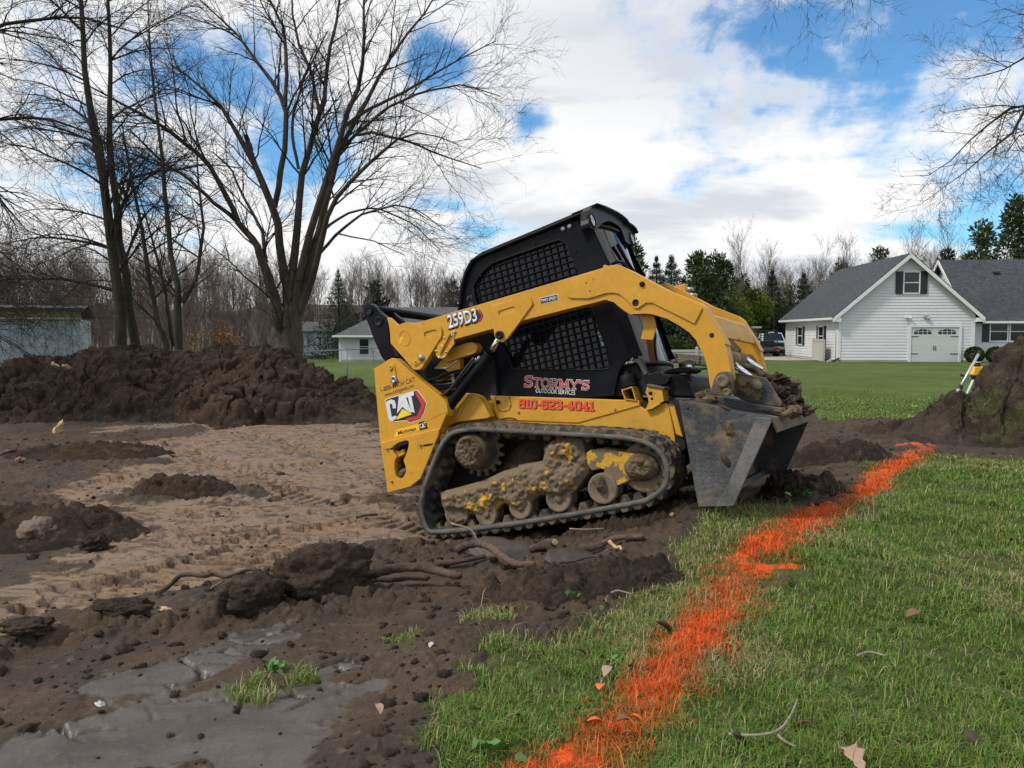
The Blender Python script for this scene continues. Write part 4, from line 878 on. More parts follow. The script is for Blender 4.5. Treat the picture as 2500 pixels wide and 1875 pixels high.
for i, (p0, k) in enumerate((([(0.02,1.174),(0.102,1.168),(0.188,1.189),(0.271,1.199),(0.373,1.178),(0.461,1.218)], 0), ([(0.017,1.157),(0.13,1.138),(0.225,1.169),(0.32,1.171),(0.378,1.135)], 1), ([(0.051,1.127),(0.17,1.107),(0.269,1.102),(0.357,1.139),(0.506,1.252)], 2), ([(0.124,1.025),(0.211,1.024),(0.286,1.064),(0.38,1.134),(0.518,1.231)], 3), ([(0.002,1.12),(0.101,1.092),(0.203,1.093),(0.34,1.104)], 4))):
    part('hydraulic_hose', MB().tube([(x, [-.60, -.58, -.62, -.70, -.55][k], z) for x, z in smooth_poly(p0, 4, False)], .012, 8), 'hose', None, 0)
ft = [(0.512,1.198),(0.567,1.229)]
part('hose_fitting', MB().cyl((ft[0][0], -.70, ft[0][1]), (ft[1][0], -.70, ft[1][1]), .012).cyl((ft[0][0] * .6 + ft[1][0] * .4, -.70, ft[0][1] * .6 + ft[1][1] * .4), (ft[0][0] * .45 + ft[1][0] * .55, -.70, ft[0][1] * .45 + ft[1][1] * .55), .018), 'bolt', None, 0)
gt = [(0.256,1.169),(0.282,1.167),(0.282,1.099),(0.254,1.102)]
part('hose_tag', MB().prism(gt, -.635, -.63), 'steel', None, 0)
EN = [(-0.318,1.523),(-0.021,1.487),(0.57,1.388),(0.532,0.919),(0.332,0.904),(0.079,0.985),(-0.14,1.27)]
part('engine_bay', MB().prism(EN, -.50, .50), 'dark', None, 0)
for a_, b_ in ((('I',940,1195),('I',1270,1130)), (('I',1010,1230),('I',1300,1180)), (('I',1080,1330),('I',1310,1260)), (('I',1000,1120),('I',1440,1060))): pass
for q in ([(-0.038,1.155),(0.19,1.151)], [(-0.009,1.128),(0.202,1.111)], [(0.033,1.066),(0.2,1.073)], [(0.064,1.018),(0.164,1.003)]):
    part('frame_rail', MB().bar((q[0][0], -.515, q[0][1]), (q[1][0], -.515, q[1][1]), .03, .022), 'yellow_low', None, .003)
GS = [(0.335,1.005),(0.384,0.989),(0.43,0.96),(0.452,0.916),(0.467,0.896),(0.499,0.793),(0.481,0.783),(0.209,0.809),(0.085,0.783),(0.146,0.888),(0.221,0.941)]
part('rear_fender', MB().prism(GS, -.60, -.50), 'yellow_low', chassis, .006)
gsr = [(0.302,0.932),(0.314,0.926),(0.229,0.826),(0.213,0.829)]
part('fender_rib', MB().prism(gsr, -.62, -.60), 'yellow_low', chassis, .003)
# near lift cylinder
c0 = [(0.187,0.913)][0]; c1 = [(0.635,1.231)][0]; c2 = [(0.748,1.345)][0]
cyl_ = part('lift_cylinder', MB().cyl((c0[0], -.67, c0[1]), (c1[0], -.67, c1[1]), .040, .040, 24).cyl((c1[0] * .96 + c0[0] * .04, -.67, c1[1] * .96 + c0[1] * .04), (c1[0], -.67, c1[1]), .046, .046, 24), 'black', None, .003)
part('cylinder_rod', MB().cyl((c1[0], -.67, c1[1]), (c2[0], -.67, c2[1]), .023, .023, 20), 'chrome', cyl_, 0)
t0 = [(0.295,1.051),(0.426,1.14),(0.548,1.228)]
part('cylinder_pipe', MB().tube([(x, -.705, z) for x, z in t0], .010, 8), 'black_dusty', cyl_, 0)

# --- rear tower ----------------------------------------------------------------
TW = smooth_poly([(-0.354,1.348),(-0.298,1.36),(-0.237,1.374),(-0.2,1.387),(-0.17,1.389),(-0.143,1.381),(-0.126,1.364),(-0.087,1.316),(0.057,1.157),(0.177,1.029),(0.227,0.97),(0.238,0.944),(0.235,0.886),(0.222,0.855),(0.227,0.881),(0.147,0.784),(0.06,0.634),(-0.115,0.454),(-0.32,0.387),(-0.42,0.417),(-0.417,0.778)], 1)
KH = smooth_poly([(-0.297,0.707),(-0.272,0.731),(-0.218,0.744),(-0.153,0.745),(-0.14,0.728),(-0.154,0.688),(-0.188,0.637),(-0.215,0.607),(-0.208,0.556),(-0.215,0.514),(-0.246,0.481),(-0.282,0.474),(-0.309,0.498),(-0.313,0.545),(-0.298,0.614),(-0.27,0.638),(-0.287,0.669)], 2)
tower = part('rear_tower', MB().prism(TW, -.74, -.66, [KH]), 'yellow', None, .004)
LB = [(-0.402,0.775),(0.157,0.78),(0.128,0.724),(-0.091,0.445),(-0.197,0.399),(-0.412,0.388)]
bump = part('rear_bumper', MB().prism(LB, -.765, -.60, [KH]), 'yellow', tower, .005)
part('bumper_recess', MB().prism(KH, -.672, -.662), 'dark', bump, 0)
tow = [(-0.319,0.701),(-0.262,0.676),(-0.224,0.691),(-0.215,0.653),(-0.261,0.64),(-0.31,0.641)]
part('tie_down_lug', MB().prism(tow, -.735, -.70), 'yellow_low', bump, .004)
plug = [(-0.323,0.543),(-0.281,0.55),(-0.241,0.543),(-0.248,0.509),(-0.284,0.479),(-0.311,0.478),(-0.332,0.501)]
lumpy('recess_mud', plug, -.715, -.70, 'mud', bump, .006, .01, .014, 20, 51, .02)
for c in [(-0.344,0.716),(-0.039,0.689),(-0.355,0.467)]:
    k = part('bumper_bolt', MB().cyl((c[0], -.765, c[1]), (c[0], -.782, c[1]), .010, .008, 8), 'bolt', bump, .001)
for c, r_ in (([(-0.342,0.717)][0], .024), ([(-0.037,0.688)][0], .024), ([(-0.355,0.465)][0], .012)):
    part('bolt_ring', MB().tube([(c[0] + r_ * math.cos(a), -.7655, c[1] + r_ * math.sin(a)) for a in np.linspace(0, 2 * math.pi, 25)], .0018, 5), 'yellow_low', bump, 0)
dk = [(-0.335,0.714),(-0.294,0.718),(-0.216,0.735),(-0.137,0.739),(-0.159,0.718),(-0.247,0.711),(-0.311,0.703)]
dk2 = [(-0.033,0.684),(0.005,0.688),(0.08,0.682),(0.06,0.671),(0.002,0.671)]
for q in (dk, dk2): part('dark_streak', MB().prism(q, -.7664, -.7652), 'black_dusty', bump, 0)  # thin dark streaks running out from the bolts
arc_ = [(-0.115,0.777),(-0.082,0.753),(-0.034,0.741),(0.003,0.751),(0.015,0.77)]
part('bumper_weld', MB().tube([(x, -.7655, z) for x, z in smooth_poly(arc_, 3, False)], .0016, 5), 'yellow_low', bump, 0)
kp = smooth_poly([(-0.217,1.325),(-0.204,1.346),(-0.178,1.35),(-0.157,1.335),(-0.154,1.308),(-0.161,1.22),(-0.179,1.201),(-0.199,1.205),(-0.209,1.225),(-0.172,1.298),(-0.194,1.294),(-0.212,1.307)], 2)
part('pin_keeper', MB().prism(kp, -.750, -.739), 'yellow', tower, .002)
for c, r_, mt_ in (([(-0.183,1.318)][0], .018, 'yellow'), ([(-0.18,1.222)][0], .030, 'bolt')):
    part('pivot_bolt', MB().lathe((c[0], -.748, c[1]), (0, -1, 0), [(0, r_), (.008, r_), (.012, r_ * .75), (.012, r_ * .45), (.004, r_ * .4), (.004, 0)], 18), mt_, tower, 0)
part('tower_side', MB().prism([(0.202,0.974),(0.21,0.89),(0.202,0.885),(0.122,0.787),(-0.143,0.454),(-0.175,0.466),(0.084,0.788),(0.166,0.892),(0.181,0.895)], -.70, -.50), 'yellow_low', tower, .004)
LKB = smooth_poly([(-0.373,1.819),(-0.361,1.846),(-0.335,1.861),(-0.306,1.86),(-0.276,1.844),(-0.253,1.815),(-0.224,1.768),(-0.178,1.718),(-0.167,1.673),(-0.173,1.598),(-0.183,1.5),(-0.163,1.425),(-0.15,1.381),(-0.191,1.396),(-0.227,1.395),(-0.26,1.39),(-0.284,1.43),(-0.3,1.487),(-0.327,1.583),(-0.345,1.683),(-0.365,1.76)], 2)
lkb = part('rear_link', MB().prism(LKB, -.715, -.655), 'black', None, .006)
for c, r_ in (([(-0.316,1.803)][0], .034), ([(-0.244,1.7)][0], .036)):
    part('link_pin', MB().lathe((c[0], -.714, c[1]), (0, -1, 0), [(0, r_), (.012, r_), (.014, r_ * .8), (.004, r_ * .6), (.004, 0)], 24), 'black_dusty', lkb, 0)
part('link_pin_hole', MB().cyl(([(-0.316,1.803)][0][0], -.719, [(-0.316,1.803)][0][1]), ([(-0.316,1.803)][0][0], -.7205, [(-0.316,1.803)][0][1]), .021), 'dark', lkb, 0)  # black disc paints the shade inside the pin
# matching far side: link, tower, arm, track
part('rear_link', MB().prism(LKB, -.52, -.47), 'black', None, .006)
far_l = part('rear_link', MB().prism(LKB, .655, .715), 'black', None, .006)
part('rear_tower', MB().prism(TW, .66, .74), 'yellow', None, .006)
fa = part('lift_arm', MB().prism(ARM, .40, .53), 'yellow', None, .010)
part('arm_plate', MB().prism(OV, .5305, .542), 'yellow', fa, .004)
ft_ = undercarriage(.52, .84)
part('track_frame', MB().prism(FRM, .58, .745), 'yellow_mud')
HD = [(-1.16,2.159),(-1.034,2.111),(-0.831,2.024),(-0.555,1.901),(-0.563,1.828),(-0.858,1.903),(-1.079,2.033)]
part('cross_bar', MB().cyl(([(-0.268,1.799)][0][0], -.65, [(-0.268,1.799)][0][1]), ([(-0.268,1.799)][0][0], .65, [(-0.268,1.799)][0][1]), .035), 'black')
hoodp = [(-.28, 1.00), (.30, 1.02), (.32, 1.32), (.02, 1.40), (-.24, 1.30), (-.31, 1.12)]
part('engine_hood', MB().prism(hoodp, -.49, .49), 'black_dusty', None, .02)
part('rear_door', MB().prism([(-.42, .42), (-.28, .42), (-.28, 1.12), (-.36, 1.14), (-.44, .9)], -.55, .55), 'black_dusty', None, .02)
lamp = [(-0.401,1.54)][0]
part('rear_light', MB().tube([(-.36, -.60, 1.10), (-.40, -.60, 1.2), (-.40, -.60, 1.32), (-.34, -.60, 1.38)], .016, 8), 'black_dusty', None, 0)
# cross members between the arms at the front
CM = [(2.225,1.124),(2.266,1.09),(2.285,1.012),(2.29,0.95),(2.271,0.948),(2.261,1.012),(2.244,1.071),(2.22,1.102)]
part('arm_crossmember', MB().prism(CM, -.6145, .3995), 'yellow_low', None, .006)
tt = [(2.274,0.774)][0]
part('torque_tube', MB().cyl((tt[0] - .06, -.62, tt[1] + .06), (tt[0] - .06, .41, tt[1] + .06), .055), 'yellow_mud', None, 0)
part('arm_stop', MB().prism([(1.799,1.226),(1.883,1.195),(1.883,1.123),(1.881,1.114),(1.842,1.039),(1.762,1.065),(1.796,1.136),(1.801,1.181)], -.665, -.655), 'yellow', None, .003)
# coupler line bundle on the far arm
part('hydraulic_coupler', MB().prism([(1.726,1.562),(1.841,1.561),(1.832,1.479),(1.758,1.53)], .53, .60), 'yellow', None, .004)
qc = [(1.852,1.506),(1.904,1.492),(1.856,1.463),(1.922,1.436)]
part('coupler_tip', MB().cyl((qc[0][0], .5, qc[0][1]), (qc[1][0], .5, qc[1][1]), .020, .014).cyl((qc[2][0], .5, qc[2][1]), (qc[3][0], .5, qc[3][1]), .018, .014), 'bolt', None, 0)

# --- tilt cylinders, coupler, bucket ------------------------------------------------
for (ca, cb, cc_, yy) in (([(2.2,0.888),(2.235,0.813),(2.345,0.672)] , None, None, -.36), ([(2.13,1.022),(2.206,0.889),(2.343,0.73)], None, None, .10)):
    p0, p1, p2 = ca
    tc_ = part('tilt_cylinder', MB().cyl((p0[0], yy, p0[1]), (p1[0], yy, p1[1]), .038, .038, 20), 'steel_mud', None, .004)
    part('cylinder_rod', MB().cyl((p1[0], yy, p1[1]), (p2[0], yy, p2[1]), .022, .022, 18), 'chrome', tc_, 0)
for yy, p0 in ((.25, [(2.102,1.051),(2.12,0.966),(2.156,0.869),(2.235,0.778),(2.331,0.706),(2.378,0.667)]), (-.12, [(2.18,0.957),(2.207,0.833),(2.262,0.78),(2.335,0.749),(2.372,0.68)])):
    part('muddy_hose', MB().tube([(x, yy, z) for x, z in smooth_poly(p0, 4, False)], .020, 8), 'steel_mud', None, 0)

bk = -.865
BS = [(1.981,0.611),(2.011,0.6),(2.195,0.526),(2.422,0.419),(2.502,0.392),(2.498,0.374),(2.178,-0.079),(2.067,-0.066),(1.961,-0.055)]
bucket = part('bucket', MB().prism(BS, -.865, -.850), 'steel', None, .003)
part('side_plate', MB().prism(BS, 1.055, 1.070), 'steel_dark', bucket, .003)
ST = [(2.423,0.419),(2.503,0.39),(2.5,0.373),(2.178,-0.077),(2.071,-0.064),(2.167,0.043),(2.27,0.19),(2.372,0.341)]
part('side_cutter', MB().prism(ST, -.892, -.8655), 'steel_light', bucket, .003)
part('side_cutter', MB().prism(ST, 1.0705, 1.090), 'steel', bucket, .003)
A_, B_, C_, D_ = BS[0], BS[4], BS[6], BS[8]
def slab(a, b, tk, y0, y1):
    a = np.array(a); b = np.array(b); d = (b - a) / np.linalg.norm(b - a); n = np.array([-d[1], d[0]]) * tk
    return MB().prism([tuple(a), tuple(b), tuple(b + n), tuple(a + n)], y0, y1)
part('back_plate', slab(A_, B_, -.016, -.8495, 1.0545), 'steel_dark', bucket, .002)  # inner plates coloured darker: the shade inside the bucket is in the colour
part('floor_plate', slab(A_, D_, .016, -.8495, 1.0545), 'steel_dark', bucket, .002)
ce = np.array(C_) - np.array(D_)
part('cutting_edge', MB().prism([tuple(D_), (D_[0] + ce[0] * .35, D_[1] + ce[1] * .35), (D_[0] + ce[0] * .30, D_[1] + .03), (D_[0] - .004, D_[1] + .03)], -.8495, 1.0545), 'steel_dark', bucket, .002)
lipn = np.array(B_); 
part('top_lip', MB().prism([(lipn[0] - .012, lipn[1] - .003), (lipn[0] + .006, lipn[1] - .003), (lipn[0] + .022, lipn[1] - .085), (lipn[0] + .006, lipn[1] - .088)], -.8495, 1.0545), 'steel_mud', bucket, .002)
lm = [(2.222,0.429),(2.253,0.434),(2.282,0.423),(2.28,0.388),(2.277,0.329),(2.241,0.329),(2.214,0.341),(2.218,0.388)]
lumpy('caked_mud', lm, -.868, -.862, 'mud', bucket, .008, .008, .012, 16, 61, .03)
lumpy('mud_splat', [(2.155,0.233),(2.191,0.236),(2.219,0.187),(2.212,0.147),(2.191,0.142),(2.167,0.178)], -.868, -.862, 'mud_dark', bucket, .008, .010, .016, 18, 67, .03)
lumpy('mud_splat', [(2.012,0.56),(2.031,0.562),(2.04,0.548),(2.026,0.54),(2.013,0.545)], -.868, -.862, 'mud_dark', bucket, .006, .006, .01, 20, 68, .015)
# coupler plates on the bucket back
CPB = smooth_poly([(2.167,0.609),(2.185,0.657),(2.21,0.7),(2.237,0.727),(2.267,0.73),(2.296,0.722),(2.32,0.697),(2.317,0.658),(2.299,0.608),(2.283,0.581),(2.255,0.578)], 2)
cpb = part('coupler_bracket', MB().prism(CPB, -.80, -.745), 'steel_mud', None, .006)
pk = smooth_poly([(2.234,0.695),(2.26,0.704),(2.282,0.696),(2.286,0.659),(2.294,0.597),(2.28,0.581),(2.26,0.583),(2.249,0.601),(2.232,0.665)], 2)
part('coupler_lever', MB().prism(pk, -.825, -.80), 'steel_mud', cpb, .004)
for c, r_ in (([(2.26,0.671)][0], .040), ([(2.272,0.599)][0], .024)):
    part('coupler_pin', MB().lathe((c[0], -.824, c[1]), (0, -1, 0), [(0, r_), (.014, r_), (.018, r_ * .7), (.012, r_ * .45), (.012, 0)], 20), 'roller', cpb, 0)
CPP = [(2.252,0.724),(2.298,0.717),(2.355,0.691),(2.442,0.655),(2.462,0.62),(2.48,0.566),(2.499,0.511),(2.512,0.477),(2.502,0.451),(2.441,0.47),(2.373,0.494),(2.289,0.535),(2.225,0.587)]
cpp = part('coupler_plate', MB().prism(CPP, -.46, -.40), 'steel_dark', None, .006)
lumpy('plate_mud', [(2.256,0.72),(2.357,0.688),(2.423,0.654),(2.436,0.6),(2.408,0.531),(2.377,0.499),(2.293,0.537),(2.232,0.589)], -.462, -.455, 'mud', cpp, .010, .012, .045, 8, 71, .06)
part('plate_boss', MB().lathe(([(2.398,0.609)][0][0], -.50, [(2.398,0.609)][0][1]), (0, 1, 0), [(0, 0), (0, .026), (.006, .030), (.04, .030)], 20), 'roller', cpp, 0)
BMM = [(2.068,0.616),(2.085,0.621),(2.177,0.587),(2.29,0.532),(2.419,0.48),(2.532,0.437),(2.523,0.409),(2.412,0.447),(2.12,0.559),(2.083,0.58)]
part('coupler_beam', MB().prism(BMM, -.56, -.46), 'steel_dark', cpp, .005)
part('coupler_plate', MB().prism(CPP, .40, .46), 'steel_mud', None, .006)
part('coupler_beam', MB().prism(BMM, .46, .56), 'steel_mud', None, .005)
part('coupler_bracket', MB().prism(CPB, .60, .66), 'steel_mud', None, .006)
def blob(name, c, s, mat, parent, seed=0, sub=3, amp=.30, freq=2.2):
    bm = bmesh.new(); bmesh.ops.create_icosphere(bm, subdivisions=sub, radius=1.0)
    off = Vector((seed * 3.7, seed * 1.3, seed * .7))
    for v in bm.verts:
        d = v.co.normalized(); k = 1 + amp * 2 * mnoise.fractal(d * freq + off, 0.8, 2.1, 5) - amp * .5 * abs(mnoise.noise(d * freq * 3 + off))
        v.co = Vector((d.x * s[0] * k, d.y * s[1] * k, d.z * s[2] * k)) + Vector(c)
    for f in bm.faces: f.smooth = True
    me = bpy.data.meshes.new(name); bm.to_mesh(me); bm.free()
    return link_mesh(name, me, M[mat], parent)
mudl = [(('H',1640,470),.05,(.09,.07,.05)), (('H',1720,520),-.05,(.08,.06,.06)), (('H',1800,560),.10,(.09,.06,.07)), (('H',1860,640),.05,(.06,.06,.08)), (('H',1780,690),-.20,(.07,.08,.05)), (('H',1700,560),-.30,(.05,.06,.06)), (('H',1870,590),.2,(.07,.05,.06))]
PLM = [((2.406, 0.05, 0.639), (.10, .10, .045)), ((2.464, 0.1, 0.578), (.085, .09, .065)), ((2.506, 0.1, 0.5), (.06, .08, .085)), ((2.487, -0.15, 0.476), (.075, .09, .05)), ((2.466, -0.25, 0.541), (.06, .08, .055))]
for i, (c, s) in enumerate(PLM): blob('mud_lump', c, s, 'mud' if i % 2 else 'mud_dark', cpp, i + 1, 4, .35)
for k_, (c, r_) in enumerate((((2.424, 0.3, 0.585), .06), ((2.471, 0.34, 0.56), .065))):
    hw = MB()
    for q in range(3):
        rr_ = r_ * (1 - .22 * q); hw.tube([(c[0] + rr_ * math.cos(a), c[1] - .05 * q, c[2] + rr_ * math.sin(a)) for a in np.linspace(-.4, 3.0, 14)], .014, 8)
    part('coiled_hose', hw, 'steel_mud', cpp, 0)
ROCKS = [((2.572, -0.55, 0.397), (.045, .055, .032)), ((2.572, -0.4, 0.414), (.045, .05, .03)), ((2.567, 0.15, 0.393), (.055, .06, .035)), ((2.048, -0.5, 0.607), (.05, .06, .04)), ((2.087, -0.55, 0.581), (.055, .06, .03)), ((2.057, -0.4, 0.643), (.03, .04, .02))]
for i, (c, s) in enumerate(ROCKS): blob('mud_lump', c, s, 'mud', bucket, i + 20, 3, .35)
CK = [(2.2,0.546),(2.253,0.52),(2.283,0.493),(2.29,0.474),(2.267,0.476),(2.232,0.504)]
lumpy('mud_splat', CK, -.866, -.85, 'mud_dark', bucket, .007, .01, .02, 16, 70, .02)

# --- lettering and decals -------------------------------------------------------------
def text_mesh(txt, size=1.0, bold=0.0, shear=0.0, narrow=1.0):
    cu = bpy.data.curves.new('lettering', 'FONT'); cu.body = txt; cu.size = size; cu.offset = bold; cu.shear = shear; cu.align_x = 'LEFT'; cu.resolution_u = 3
    o = bpy.data.objects.new('lettering', cu); COL.objects.link(o)
    dg = bpy.context.evaluated_depsgraph_get(); me = bpy.data.meshes.new_from_object(o.evaluated_get(dg)); bpy.data.objects.remove(o); bpy.data.curves.remove(cu)
    return me
def text_on(name, txt, p0, p1, hgt, y, mat, parent, bold=0.0, shear=0.0):
    """lettering fitted between two baseline points (X,Z) with cap height hgt"""
    me = text_mesh(txt, 1.0, bold, shear)
    co = np.empty(len(me.vertices) * 3, np.float32); me.vertices.foreach_get('co', co); co = co.reshape(-1, 3)
    x0, x1 = co[:, 0].min(), co[:, 0].max(); caps = .0; y1 = co[:, 1].max(); yb = 0 if co[:, 1].min() > -.12 else 0
    p0 = np.array(p0); p1 = np.array(p1); d = p1 - p0; L = np.linalg.norm(d); d /= L; n = np.array([-d[1], d[0]])
    u = (co[:, 0] - x0) / (x1 - x0) * L; v = co[:, 1] / y1 * hgt
    q = p0 + u[:, None] * d + v[:, None] * n
    out = np.stack([q[:, 0], np.full(len(q), y), q[:, 1]], 1)
    me.vertices.foreach_set('co', out.astype(np.float32).ravel()); me.name = name; me.materials.clear()
    bm = bmesh.new(); bm.from_mesh(me)
    bmesh.ops.solidify(bm, geom=bm.faces[:], thickness=.0006); bm.to_mesh(me); bm.free()
    return link_mesh(name, me, M[mat], parent)
def flat(name, pts, y, mat, parent, tk=.0008): return part(name, MB().prism(pts, y, y + tk), mat, parent, 0)
# slab serif glyphs drawn as strokes in a 1 x 1 box
def arcp(cx_, cy_, rx, ry, a0, a1, n=9): return [(cx_ + rx * math.cos(R(a0 + (a1 - a0) * i / n)), cy_ + ry * math.sin(R(a0 + (a1 - a0) * i / n))) for i in range(n + 1)]
GLY = {
 'S': (.62, [arcp(.31, .73, .23, .20, 25, 270) + arcp(.31, .29, .24, .22, 90, -155), [(.52, .80), (.52, .98)], [(.08, .02), (.08, .24)]], []),
 'T': (.66, [[(.04, .95), (.62, .95)], [(.33, .95), (.33, .0)]], [(.20, .46, .04), (.0, .10, .86), (.56, .66, .86)]),
 'O': (.72, [arcp(.36, .5, .28, .45, 90, 450, 18)], []),
 'R': (.70, [[(.16, 0), (.16, .96)], [(.16, .95), (.38, .95)] + arcp(.38, .72, .22, .23, 90, -90) + [(.16, .49)], [(.34, .49), (.62, .03)]], [(.02, .30, .03), (.02, .2, .96), (.52, .72, .03)]),
 'M': (.92, [[(.16, 0), (.18, .96)], [(.18, .96), (.46, .20)], [(.46, .20), (.74, .96)], [(.74, .96), (.78, 0)]], [(.04, .30, .03), (.64, .92, .03), (.02, .22, .96), (.70, .90, .96)]),
 'Y': (.72, [[(.08, .95), (.36, .48)], [(.66, .95), (.36, .48)], [(.36, .5), (.36, 0)]], [(.22, .50, .03), (.0, .2, .96), (.54, .74, .96)]),
 "'": (.22, [[(.12, .98), (.07, .70)]], []),
 ' ': (.25, [], []),
 '8': (.66, [[(.12, .55), (.12, .90), (.20, .95), (.46, .95), (.54, .90), (.54, .55), (.12, .55)], [(.10, .52), (.10, .10), (.18, .05), (.48, .05), (.56, .10), (.56, .52)]], []),
 '1': (.46, [[(.24, .02), (.24, .95), (.08, .80)], [(.06, .05), (.42, .05)]], []),
 '0': (.66, [[(.12, .12), (.12, .88), (.20, .95), (.46, .95), (.54, .88), (.54, .12), (.46, .05), (.20, .05), (.12, .12)]], []),
 '6': (.66, [[(.54, .80), (.54, .90), (.46, .95), (.20, .95), (.12, .88), (.12, .12), (.20, .05), (.46, .05), (.54, .12), (.54, .48), (.46, .54), (.14, .54)]], []),
 '2': (.66, [[(.12, .78), (.12, .90), (.20, .95), (.46, .95), (.54, .88), (.54, .60), (.14, .28), (.12, .05), (.56, .05), (.56, .20)]], []),
 '3': (.66, [[(.12, .78), (.12, .90), (.20, .95), (.46, .95), (.54, .88), (.54, .60), (.46, .52), (.28, .52)], [(.46, .52), (.56, .44), (.56, .12), (.48, .05), (.18, .05), (.10, .12), (.10, .24)]], []),
 '4': (.68, [[(.42, .02), (.42, .95), (.10, .34), (.62, .34)], [(.30, .05), (.56, .05)]], []),
 '-': (.40, [[(.06, .46), (.34, .46)]], []),
}
def strokes_on(name, txt, p0, p1, hgt, y, mat, parent, wid, grow=0.0, first_big=0):
    p0 = np.array(p0); p1 = np.array(p1); d = p1 - p0; L = np.linalg.norm(d); d /= L; n = np.array([-d[1], d[0]])
    tot = sum(GLY[c][0] * (1.22 if i < first_big else 1) for i, c in enumerate(txt)); sx_ = L / tot
    m = MB(); x = 0.0
    lay = 0
    for i, c in enumerate(txt):
        k = 1.22 if i < first_big else 1.0; adv, lines, ser = GLY[c]
        def P(u, v): q = p0 + d * (x + u * k * sx_) + n * (v * hgt * k - (k - 1) * hgt * .10); return q
        segs = [(l[j], l[j + 1], wid) for l in lines for j in range(len(l) - 1)] + [((a, h), (b, h), wid * .55) for a, b, h in ser]
        for a, b, w_ in segs:
            A = P(*a); B = P(*b); e = B - A; le = np.linalg.norm(e) + 1e-9; e = e / le; f = np.array([-e[1], e[0]]); hw_ = (w_ / 2) * hgt * (k if k > 1 else 1) + grow; ex_ = hw_ * .6
            A = A - e * ex_; B = B + e * ex_; yy = y - .00012 * (lay % 6); lay += 1
            pts = [tuple(A - f * hw_), tuple(B - f * hw_), tuple(B + f * hw_), tuple(A + f * hw_)]
            m.prism(pts, yy, yy + .001)
        x += adv * k * sx_
    return part(name, m, mat, parent, 0)
s0, s1 = [(0.751,0.963),(1.253,0.828)]
strokes_on('lettering_outline', "STORMY'S", s0, s1, .068, -.4625, 'white_decal', cab, .15, .0030, 1)
strokes_on('lettering', "STORMY'S", s0, s1, .068, -.4645, 'rust_red', cab, .15, 0, 1)
t0_, t1_ = [(0.837,0.9),(1.139,0.818)]
text_on('lettering', 'OUTDOOR SERVICES', t0_, t1_, .032, -.4630, 'white_decal', cab, .0)
n0, n1_ = [(0.698,0.817),(1.276,0.677)]
q0 = (n0[0] + .005, n0[1] - .005); q1 = (n1_[0] + .005, n1_[1] - .005)
strokes_on('number_shadow', '810-623-4041', q0, q1, .060, -.5100, 'black_decal', panel, .24, .001)
strokes_on('phone_number', '810-623-4041', n0, n1_, .060, -.5120, 'phone_red', panel, .24)
# model number on the arm
m0, m1 = [(0.378,1.484),(0.627,1.476)]
hx = [(0.592,1.545),(0.626,1.558),(0.66,1.552),(0.68,1.51),(0.668,1.483),(0.645,1.466),(0.6,1.468),(0.574,1.463)]
flat('badge', hx, -.7412, 'black_decal', arm)
flat('badge_edge', [(0.635,1.553),(0.657,1.549),(0.677,1.511),(0.666,1.486),(0.645,1.47),(0.626,1.469),(0.656,1.492),(0.666,1.513)], -.7424, 'red_decal', arm)
text_on('model_outline', '259D3', (m0[0] - .004, m0[1] - .004), (m1[0] + .004, m1[1] - .004), .105, -.7436, 'black_decal', arm, .065)
text_on('model_number', '259D3', m0, m1, .098, -.7450, 'silver_decal', arm, .030)
fl = [(1.143,1.505),(1.273,1.497),(1.271,1.46),(1.139,1.468)]
flat('sticker_border', [(1.14,1.508),(1.277,1.5),(1.274,1.457),(1.137,1.466)], -.7412, 'white_decal', arm)
flat('speed_sticker', fl, -.7424, 'black_decal', arm)
v0, v1 = [(1.148,1.475),(1.264,1.468)]
text_on('lettering', 'TWO SPEED', v0, v1, .020, -.7434, 'white_decal', arm, .010, .2)
# dealer lettering and badge on the tower
v0, v1 = [(-0.324,1.155),(0.006,1.168)]
text_on('lettering', '1-888-MICH CAT', v0, v1, .036, -.7410, 'black_decal', tower, .004)
v0, v1 = [(-0.297,1.113),(-0.015,1.127)]
text_on('lettering', 'www.michigancat.com', v0, v1, .030, -.7410, 'black_decal', tower, .0)
flat('badge_border', [(-0.302,1.086),(-0.277,1.096),(-0.005,1.102),(0.015,1.093),(0.069,0.987),(0.034,0.927),(-0.007,0.879),(-0.116,0.871),(-0.137,0.894),(-0.265,0.91),(-0.289,0.92),(-0.3,0.951)], -.7408, 'white_decal', tower)
flat('badge', [(-0.298,1.082),(-0.274,1.091),(-0.005,1.099),(0.011,1.089),(0.065,0.988),(0.03,0.928),(-0.01,0.883),(-0.115,0.875),(-0.136,0.899),(-0.264,0.914),(-0.287,0.924),(-0.297,0.954)], -.7418, 'black_decal', tower)
flat('badge_edge', [(-0.018,1.097),(0.008,1.087),(0.061,0.989),(0.026,0.93),(-0.013,0.887),(-0.113,0.878),(-0.138,0.91),(-0.115,0.913),(-0.038,0.91),(0.021,0.985),(-0.012,1.068)], -.7428, 'red_decal', tower)
LET = {'C': ([(-0.213,1.006),(-0.207,1.03),(-0.211,1.067),(-0.245,1.081),(-0.286,1.076),(-0.299,1.057),(-0.298,0.951),(-0.29,0.928),(-0.264,0.917),(-0.24,0.925),(-0.206,0.936),(-0.234,0.953),(-0.257,0.946),(-0.265,0.959),(-0.264,1.042),(-0.256,1.051),(-0.244,1.045),(-0.239,1.029),(-0.241,1.01)],),
 'A': ([(-0.165,1.091),(-0.11,1.093),(-0.078,0.943),(-0.106,0.957),(-0.152,1.004),(-0.204,0.968),(-0.21,0.969)],),
 'T': ([(-0.112,1.093),(-0.025,1.097),(-0.03,1.067),(-0.054,1.066),(-0.051,0.937),(-0.08,0.954),(-0.086,1.065),(-0.115,1.064)],)}
lt = MB()
